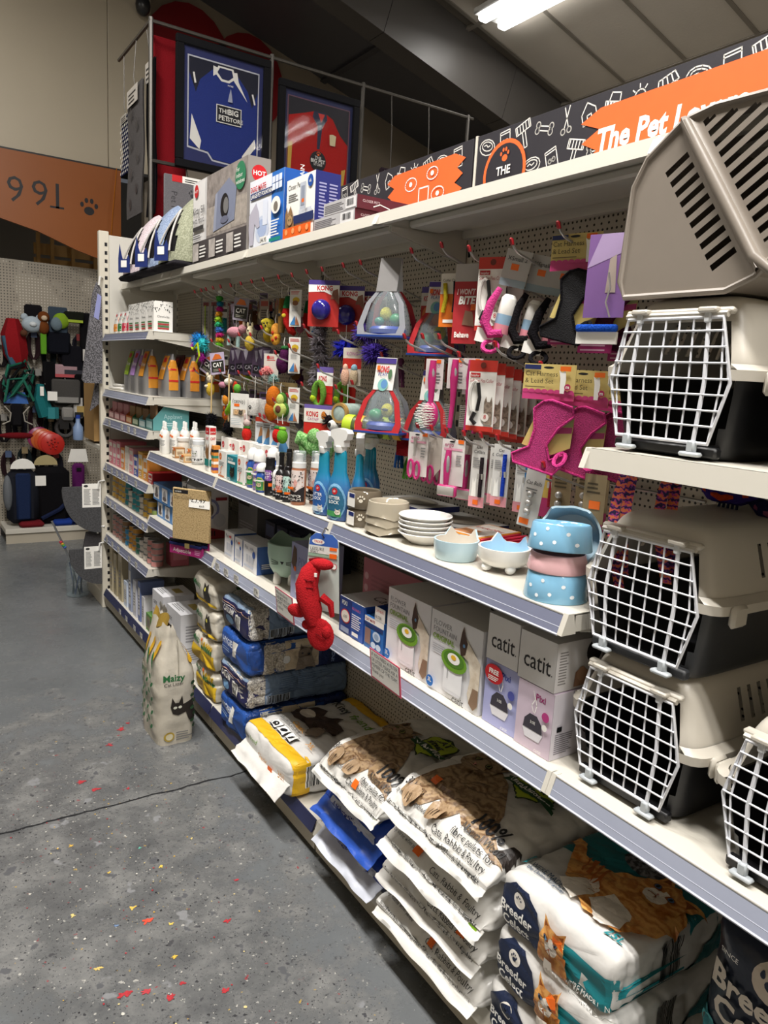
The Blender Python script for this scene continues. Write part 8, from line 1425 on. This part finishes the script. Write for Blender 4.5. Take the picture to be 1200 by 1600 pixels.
# ================================================================ END UNIT GOODS
SH1,SH2 = m_speck('sherpa','#3a393c','#77757a',150,.5),m_speck('felt_grey','#3c3c3e','#4a4a4c',120,.5)
def mat3(name,label,pts,x0,y,z0,m,lab=None,dy=.02):
    b = MB(); b.prism(pts,(x0,y,z0),(1,0,0),(0,0,1),(0,dy,0),m); o = b.build(name,None,smooth=0); tag(o,label,'mat')
    if lab: p = Print(); p.face((x0 + lab[0],y,z0 + lab[1]),(1,0,0),(0,0,1),lab[2],lab[3]); p.rect(0,0,1,1,W_); p.ell(.2,.9,.12,.05,P('#333')); p.lines(.08,.12,.46,.8,12,P('#888')); p.lines(.54,.12,.94,.8,12,P('#888')); p.done(o)
    MB().tube([(x0 + max(a for a,c in pts) - .02,y - .004,z0 + max(c for a,c in pts) - .02),(x0 + max(a for a,c in pts) - .015,y - .012,z0 + max(c for a,c in pts) + .03),(.0,4.01,z0 + max(c for a,c in pts) + .03)],.006,WP).build('hanger',o); return o
o = mat3('sherpa_mat','long speckled grey fleece mat hanging on the corner post',[(.015,0),(.12,.0),(.125,.3),(.12,.58),(.095,.62),(.07,.55),(.0,.02)],-.133,3.985,1.49,SH1); p = Print(); p.face((-.06,3.984,1.88),(1,0,0),(0,0,1),.05,.16); p.poly([(.5,1),(.95,.9),(.6,0),(.0,.1)],P('#8a8fc0')); p.done(o)
mat3('sherpa_mat','grey fleece mat with piped edge behind the long one',[(.0,.0),(.06,.05),(.1,.2),(.105,.36),(.06,.34),(.03,.15)],-.07,4.07,1.31,SH1)
arc = lambda w,h: [(w,h)] + [(w,h * 0 + .0)] + [(w * (1 - math.sin(i * PI / 20)),h * (1 - math.cos(i * PI / 20)) * .9 + .0) for i in range(1,11)] + [(w * .02,h * .98)]
mat3('half_moon_mat','upper dark grey half-moon mat with white care label',arc(.235,.31),-.262,3.99,.525,SH2,(.12,.17,.115,.155)); mat3('half_moon_mat','lower dark grey half-moon mat with white care label',arc(.2,.25),-.225,3.99,.175,SH2,(.09,.11,.11,.15))
mat3('striped_mat','striped dark mat between the half-moon mats',[(0,0),(.12,.02),(.12,.17),(.03,.16)],-.14,4.04,.36,C('#4c4a4c','fabric'))
carton('brown_carton','open brown cardboard box on the far side shelf','box',-.02,4.2,1.1005,.3,.3,.38,C('#a3804f','card'),lambda p: (p.side('s').text('THIS WAY UP',.2,.4,.1,P('#5a452c'),maxw=.7),p.lines(.2,.2,.7,.3,2,P('#6a5232'))))
# clear jar of teaser sticks on the floor
t = thing('stick_jar','tall clear plastic jar of blue teaser sticks on the floor','jar',(-.105,4.38,0),0); GL = C('#9fb0b6','gloss',clear=.25)
MB().lathe([(.068,0),(.075,.004),(.075,.2),(.06,.25),(.055,.27)],24,GL,cap=False).build('jar',t); MB().lathe([(.004,.001),(.07,.002),(.07,.012),(.004,.014)],20,GL).build('jar_base',t)
for i in range(6): MB().tube([(.03 * math.cos(i),.03 * math.sin(i),.01),(.05 * math.cos(i + 1.2),.05 * math.sin(i + 1.2),.22 + .01 * i)],.005,C(['#2a3a6a','#20242c'][i % 2],'plastic')).build('stick',t)
t = thing('teaser_rod','silver teaser rod with rainbow ribbon leaning from the jar','cat toy',(-.15,4.3,.24),0); MB().tube([(.02,.04,-.05),(-.05,.0,.13),(-.13,-.03,.32)],.007,C('#8d8f92','plastic',metal=.6)).build('rod',t)
for i,c in enumerate(('#b03a4a','#c9a03a','#4a9a5a','#4a6ab0')): MB().ball((-.075 + .008 * i,-.02,.17 - .012 * i),(.012,.012,.01),FB(c)).build('ribbon',t)
# ================================================================ FAR WALL UNIT AND FASCIA
fu = thing('far_unit','dim perforated shelving unit across the far aisle','shelving unit'); m,nt,bb = newmat('far_perforated'); tc = nt.nodes.new('ShaderNodeTexCoord').outputs['Object']; sp = nt.nodes.new('ShaderNodeSeparateXYZ'); nt.links.new(tc,sp.inputs[0])
fx = mathn(nt,'SUBTRACT',mathn(nt,'FRACT',mathn(nt,'DIVIDE',sp.outputs[0],.025)),.5); fz = mathn(nt,'SUBTRACT',mathn(nt,'FRACT',mathn(nt,'DIVIDE',sp.outputs[2],.025)),.5); hole = mathn(nt,'LESS_THAN',mathn(nt,'ADD',mathn(nt,'MULTIPLY',fx,fx),mathn(nt,'MULTIPLY',fz,fz)),.05)
nt.links.new(mixc(nt,hole,'#9a9284',mixc(nt,ramp(nt,noisen(nt,tc,3),[(.48,'#000000'),(.54,'#ffffff')]).outputs[0],'#4a443c','#c9c2b4')),bb.inputs['Base Color'])
MB().box(-.36,6.5,.1,1.0,6.52,2.46,m).build('back_panel',fu,smooth=0); MB().box(-.36,6.1,.09,1.0,6.5,.135,SHW,.004).build('base_shelf',fu,smooth=0); MB().box(-.355,6.12,.0,1.0,6.14,.09,C('#b3ab9b','paint')).build('kick_plate',fu,smooth=0); post(fu,-.385,6.5,2.46,.03,.05)
def far(name,label,cat,x,z,parts,y=6.36):
    t = thing(name,label,cat,(x,y,z),0)
    for nm,fn in parts: b = MB(); fn(b); b.build(nm,t)
    MB().tube([(0,0,.0),(0,.14,.03)],.004,HW).build('hook',t); t.location.y += 0 if name == 'red_lid_feeder' else random.uniform(-.05,.05); return t
bl = lambda c,r,col: (lambda b: b.ball(c,r,FB(col)))
far('red_dog_coat','red dog coat hanging at the left of the far unit','dog coat',-.22,1.9,[('coat',lambda b: (b.tube([(0,0,.05),(0,0,-.08),(.02,0,-.25),(.05,0,-.38)],[.05,.1,.1,.05],FB('#8a1a20')),b.tube([(-.07,-.04,-.1),(-.04,-.04,-.25),(.0,-.04,-.36)],.03,FB('#3f5f74')))),('tag',lambda b: b.box(.08,-.05,-.06,.14,-.045,.02,P('#a9a9a6')))])
far('bear_plush','pale blue-white bear plush on the far unit','dog toy',-.075,1.93,[('head',bl((0,-.04,-.02),(.085,.05,.07),'#a9b6c0')),('ear',bl((-.06,-.03,.04),(.03,.02,.03),'#a9b6c0')),('ear',bl((.06,-.03,.04),(.03,.02,.03),'#a9b6c0')),('snout',bl((.0,-.09,-.02),(.03,.02,.022),'#d0d6da')),('foot',bl((-.07,-.05,-.1),(.03,.03,.03),'#5a3a2a'))])
far('monkey_plush','brown monkey plush beside the bear','dog toy',.015,1.98,[('head',bl((0,-.04,.0),(.05,.04,.05),'#6a3a1a')),('face',bl((0,-.08,-.01),(.025,.015,.022),'#c9b49a')),('body',bl((0,-.04,-.09),(.045,.04,.06),'#6a3a1a')),('ribbon',lambda b: b.box(-.03,-.05,-.32,.02,-.03,-.14,FB('#5f9a2a'),.006))])
far('raincoat_pack','blue-grey pack with lime hood on the far unit','dog coat',.13,2.02,[('pack',lambda b: b.box(-.07,-.03,-.2,.09,.0,.06,FB('#3a4654'),.01)),('hood',lambda b: (b.ball((.03,-.05,-.06),(.07,.04,.07),FB('#7fa02a')),b.ball((-.01,-.07,-.09),(.05,.03,.06),FB('#6a7a84')))),('coat',lambda b: b.box(-.09,-.04,-.35,.11,.02,-.15,FB('#14161e'),.02))])
for i,(x,z,w,h,lb) in enumerate(((-.06,2.08,.14,.14,'black boxed item above the bear plush'),(.27,2.05,.17,.1,'black and lime carton high on the far unit'),(.42,2.05,.18,.45,'black rucksack near the end post'),(.27,1.75,.2,.3,'dark folded coat below the lime carton'),(.06,1.6,.1,.5,'long black lead bundle in the middle'),(.2,1.58,.22,.12,'pink and white boxed brush row'),(.19,1.45,.24,.22,'charcoal bowl cover pack'),(.34,1.5,.14,.4,'black muzzle bundle with brass clip'),(.3,1.3,.09,.2,'white card with black ring toy'),(.2,1.2,.1,.12,'grey hook card above the ring bowl'))):
    far('far_pack',lb,'pet accessory',x,z,[('pack',lambda b: b.box(-w / 2,-.05,-h,w / 2,.02,0,C(['#171518','#1a1c16','#141316','#16161c','#101012','#a98a90','#4a4846','#0e0d0f','#c9c6c2','#8f8c88'][i],'fabric'),.015)),('trim',lambda b: b.box(-w / 2.4,-.054,-h * .95,w / 2.4,-.05,-h * .72,C(['#3a2a2a','#9ab02a','#d0cdc8','#2a2a34','#2a2a2e','#b04a50','#8a8884','#b59a5a','#1a1a1c','#555'][i],'card')))])
far('green_harness','tangle of green and black harness straps','harness',-.2,1.62,[('strap',lambda b: [b.tube([(.12 * math.cos(i * 1.1 + j),-.05 - .01 * i,-.15 + .13 * math.sin(i * .9 + j * 1.7) - .02 * i) for j in range(6)],.012,FB(['#1f5a4a','#141618','#2a6a58','#3a3a3c'][i % 4])) for i in range(7)])])
far('teal_bottle_pouch','teal drink bottle with white swing tags','water bottle',.02,1.4,[('bottle',lambda b: (b.tube([(-.05,-.05,.0),(-.05,-.05,-.12),(.0,-.05,-.28)],[.03,.06,.07],C('#1f6a6e','fabric')),b.tube([(.04,-.08,-.2),(.04,-.08,-.3)],.055,C('#2a7f86','plastic')))),('tag',lambda b: b.box(.0,-.12,-.14,.08,-.117,-.06,W_)),('tag',lambda b: b.box(-.06,-.12,-.1,-.03,-.117,-.02,W_))])
far('ring_bowl','dark collapsible ring bowl','bowl',.16,1.38,[('ring',lambda b: b.tube([(.09 * math.cos(i * PI / 8),-.05,-.1 + .1 * math.sin(i * PI / 8)) for i in range(16)],.016,C('#3a3833','rubber'),8,closed=True)),('base',lambda b: b.lathe([(.002,-.045),(.085,-.042),(.085,-.03)],20,C('#24221f','rubber'),ax='y',c=(0,0,-.1)))])
for i in range(5):
    far('red_lid_feeder','round red slow feeder ' + ['at the front of the fan','second in the fan','third in the fan','fourth in the fan','at the back of the fan'][i],'feeder',.06 - .025 * i,.97 + .012 * i,[('disc',lambda b: b.lathe([(.002,-.012),(.09,-.012),(.1,-.004),(.1,.006),(.09,.01),(.085,-.002),(.002,-.002)],24,C(['#b3241c','#b8301c','#b84a1c','#b85a2a','#8a2a5a'][i],'plastic'),ax='y',c=(0,-.12 + .014 * i,-.1))),('knob',lambda b: [b.ball((.055 * math.cos(k * 2.4) * (k / 12) ** .5,-.135 + .014 * i,-.1 + .055 * math.sin(k * 2.4) * (k / 12) ** .5),.008,C('#8a1a16','plastic')) for k in range(12)])])
far('grey_ring_toy','grey rubber ring toy on a black card','dog toy',.16,1.1,[('ring',lambda b: b.tube([(.075 * math.cos(i * PI / 8) + .02,-.05,-.09 + .075 * math.sin(i * PI / 8)) for i in range(16)],.018,C('#4a4848','rubber'),8,closed=True)),('card',lambda b: b.box(-.03,-.08,-.1,.05,-.075,.02,P('#1c1a1a')))]); far('water_bottle','clear blue water bottle near the brown box','water bottle',.29,1.1,[('bottle',lambda b: b.lathe([(.04,-.2),(.045,-.19),(.045,-.08),(.02,-.04),(.02,0)],14,C('#8fa8d0','plastic'),c=(0,-.05,0))),('cap',lambda b: b.lathe([(.024,0),(.024,.03),(.01,.035)],12,C('#1f3fa0','plastic'),c=(0,-.05,0)))])
far('padded_harness','black harness with red pads and blue header card','harness',-.22,1.22,[('header',lambda b: b.prism([(-.1,0),(.1,0),(.07,.1),(-.07,.1)],(0,-.05,0),(1,0,0),(0,0,1),(0,.004,0),P('#3a6ab4'))),('vest',lambda b: (b.box(-.05,-.08,-.2,.05,-.04,.0,FB('#18171a'),.02),b.ball((.0,-.06,-.28),(.15,.025,.028),FB('#6a161c')))),('piping',lambda b: [b.tube([(g * .1,-.09,-.02),(g * .05,-.09,-.08),(g * .06,-.09,-.15),(g * .12,-.09,-.18)],.006,C('#a9a49a','fabric')) for g in (-1,1)])])
far('purple_harness','purple harness under a white header card','harness',.28,.76,[('header',lambda b: b.prism([(-.09,0),(.09,0),(.07,.12),(-.06,.12)],(0,-.06,-.06),(1,0,0),(0,0,1),(0,.004,0),W_)),('vest',lambda b: b.box(-.055,-.09,-.34,.055,-.04,-.07,FB('#5a1f5a'),.025)),('buckle',lambda b: b.box(-.02,-.1,-.14,.02,-.088,-.11,BKP))])
far('pet_backpack','navy and grey pet backpack carrier standing on the far unit','pet carrier',-.2,.72,[('pack',lambda b: (b.box(-.13,-.14,-.56,.13,.0,-.08,FB('#20222a'),.05),b.box(-.06,-.16,-.52,.06,-.13,-.1,FB('#1f2c4c'),.02))),('side_pocket',lambda b: b.ball((-.12,-.1,-.28),(.04,.06,.16),FB('#6f7378'))),('header',lambda b: b.prism([(.1 * math.cos(i * PI / 8),.09 * math.sin(i * PI / 8)) for i in range(9)],(0,-.15,-.06),(1,0,0),(0,0,1),(0,.004,0),W_))])
far('dog_boot_bag','black carrier bags piled under a domed header card','bag',.0,.7,[('header',lambda b: b.prism([(.1 * math.cos(i * PI / 8),.09 * math.sin(i * PI / 8)) for i in range(9)],(0,-.1,-.02),(1,0,0),(0,0,1),(0,.004,0),P('#a89a70'))),('bag',lambda b: (b.box(-.1,-.14,-.56,.2,.0,-.04,FB('#111013'),.05),b.tube([(-.05,-.15,-.5),(.1,-.16,-.42),(.22,-.15,-.3)],.02,FB('#1c2440')))),('tag',lambda b: b.box(-.1,-.15,-.2,-.01,-.147,-.11,W_))])
for i,(x,c,lb) in enumerate(((-.14,'#6a1c22','dark red folded bag on the far base shelf'),(.14,'#1f3a8a','blue folded bag on the far base shelf'),(.27,'#4a4746','grey folded bag on the far base shelf'))): tag(MB().box(-.1,-.1,0,.1,.1,.05,FB(c),.02).build('folded_bag',None,(x,6.22,.1355)),lb,'bag')
for i in range(22):
    x,z = -.31 + .128 * (i % 6) + .03 * (i // 6 % 2),1.78 - .33 * (i // 6) + .04 * (i % 3); c = ('#1a1719','#23222a','#2c1c20','#1c2426')[i % 4]
    far('lead_bundle','looped %s dog lead bundle hanging behind other goods on the far unit' % ('black','navy-black','maroon-black','green-black')[i % 4],'dog lead',x,z,[('loop',lambda b: [b.tube([((.03 + .012 * k) * math.cos(j * PI / 5),-.01 * k,-.13 + .12 * math.sin(j * PI / 5)) for j in range(10)],.012,FB(c),6,closed=True) for k in range(3)]),('swing_tag',lambda b: b.box(-.025,-.045,-.06,.025,-.042,.0,P(('#8a8782','#7a2a2a','#4a5a7a','#8a7a5a')[i % 4])))],6.43)['group'] = 'lead bundles on the far unit'
# orange fascia reading 1991
fa = thing('fascia_sign','orange fascia panel with black numerals and a paw print','sign',(0,6.2,0)); OG = C('#8a4a10','paint',var=.05,scale=3); b = MB(); b.prism([(-1.2,2.95),(-.31,2.745),(-.02,2.68),(.28,2.57),(.66,2.47),(.66,3.29),(-1.2,3.29)],(0,0,0),(1,0,0),(0,0,1),(0,.03,0),OG); b.build('panel',fa,smooth=0)
p = Print(); p.face((-1.2,0,2.47),(1,0,0),(0,0,1),1.86,.82); 
for i,ch in enumerate('1991'): p.text(ch,(1.2 - .44 + .187 * i) / 1.86,.51,.26,BK,bold=-.005); p.lay = 0
p.rect(.665 + .02,.51,.735 + .01,.53,BK); p.paw((1.2 + .39) / 1.86,.57,.042,BK); p.done(fa)
MB().tube([(.62,-.02,3.3),(.58,-.03,2.9),(.55,-.03,2.47)],.004,C('#a8641f','fabric')).build('cord',fa)
cc = thing('corner_speaker','small dark ceiling-hung speaker in the wall corner','speaker',(.86,6.22,4.62)); MB().ball((0,0,.06),(.065,.065,.085),C('#2a2a2c','plastic')).build('housing',cc); MB().tube([(0,0,.14),(0,0,.3),(0,.08,.36)],.012,C('#2a2a2c','plastic')).build('bracket',cc)
# back room seen under the fascia
wc = thing('wooden_crate','pale wooden crate frame on top of the far unit','crate',(.05,6.8,2.46)); WDD = C('#a8834e','wood')
for x in (0,.12,.3,.5): MB().box(x,-.02,-.2,x + .03,.02,.3,WDD).build('upright',wc,smooth=0)
for z in (-.15,-.02,.11): MB().box(-.02,.02,z,.6,.04,z + .1,WDD).build('board',wc,smooth=0)
MB().box(-.02,-.0,-2.46,.0,.04,-.15,WDD).build('leg',wc,smooth=0); MB().box(.58,0,-2.46,.6,.04,-.15,WDD).build('leg',wc,smooth=0)
pi = tag(MB().tube([(-3,8.2,3.2),(.9,8.2,3.2)],.04,C('#8f897d','paint')).build('ceiling_pipe'),'pale pipe running below the back room ceiling','pipe'); MB().tube([(-.5,8.2,3.2),(-.5,8.2,3.55)],.015,CHR).build('pipe_hanger',pi)
wb_ = thing('wire_basket','white wire basket hanging in the back room','basket',(-.42,7.2,2.62),0)
for i in range(9): MB().tube([(.19 * math.cos(a * PI / 8) * (1 - .02 * i),.19 * math.sin(a * PI / 8) * (1 - .02 * i),.04 * i) for a in range(16)],.004,WIRE,5,closed=True).build('hoop',wb_)
for a in range(12): MB().tube([(.19 * math.cos(a * PI / 6),.19 * math.sin(a * PI / 6),0),(.16 * math.cos(a * PI / 6),.16 * math.sin(a * PI / 6),.32)],.004,WIRE,5).build('rib',wb_)
MB().tube([(0,0,.32),(0,0,.93)],.004,WIRE).build('cord',wb_)
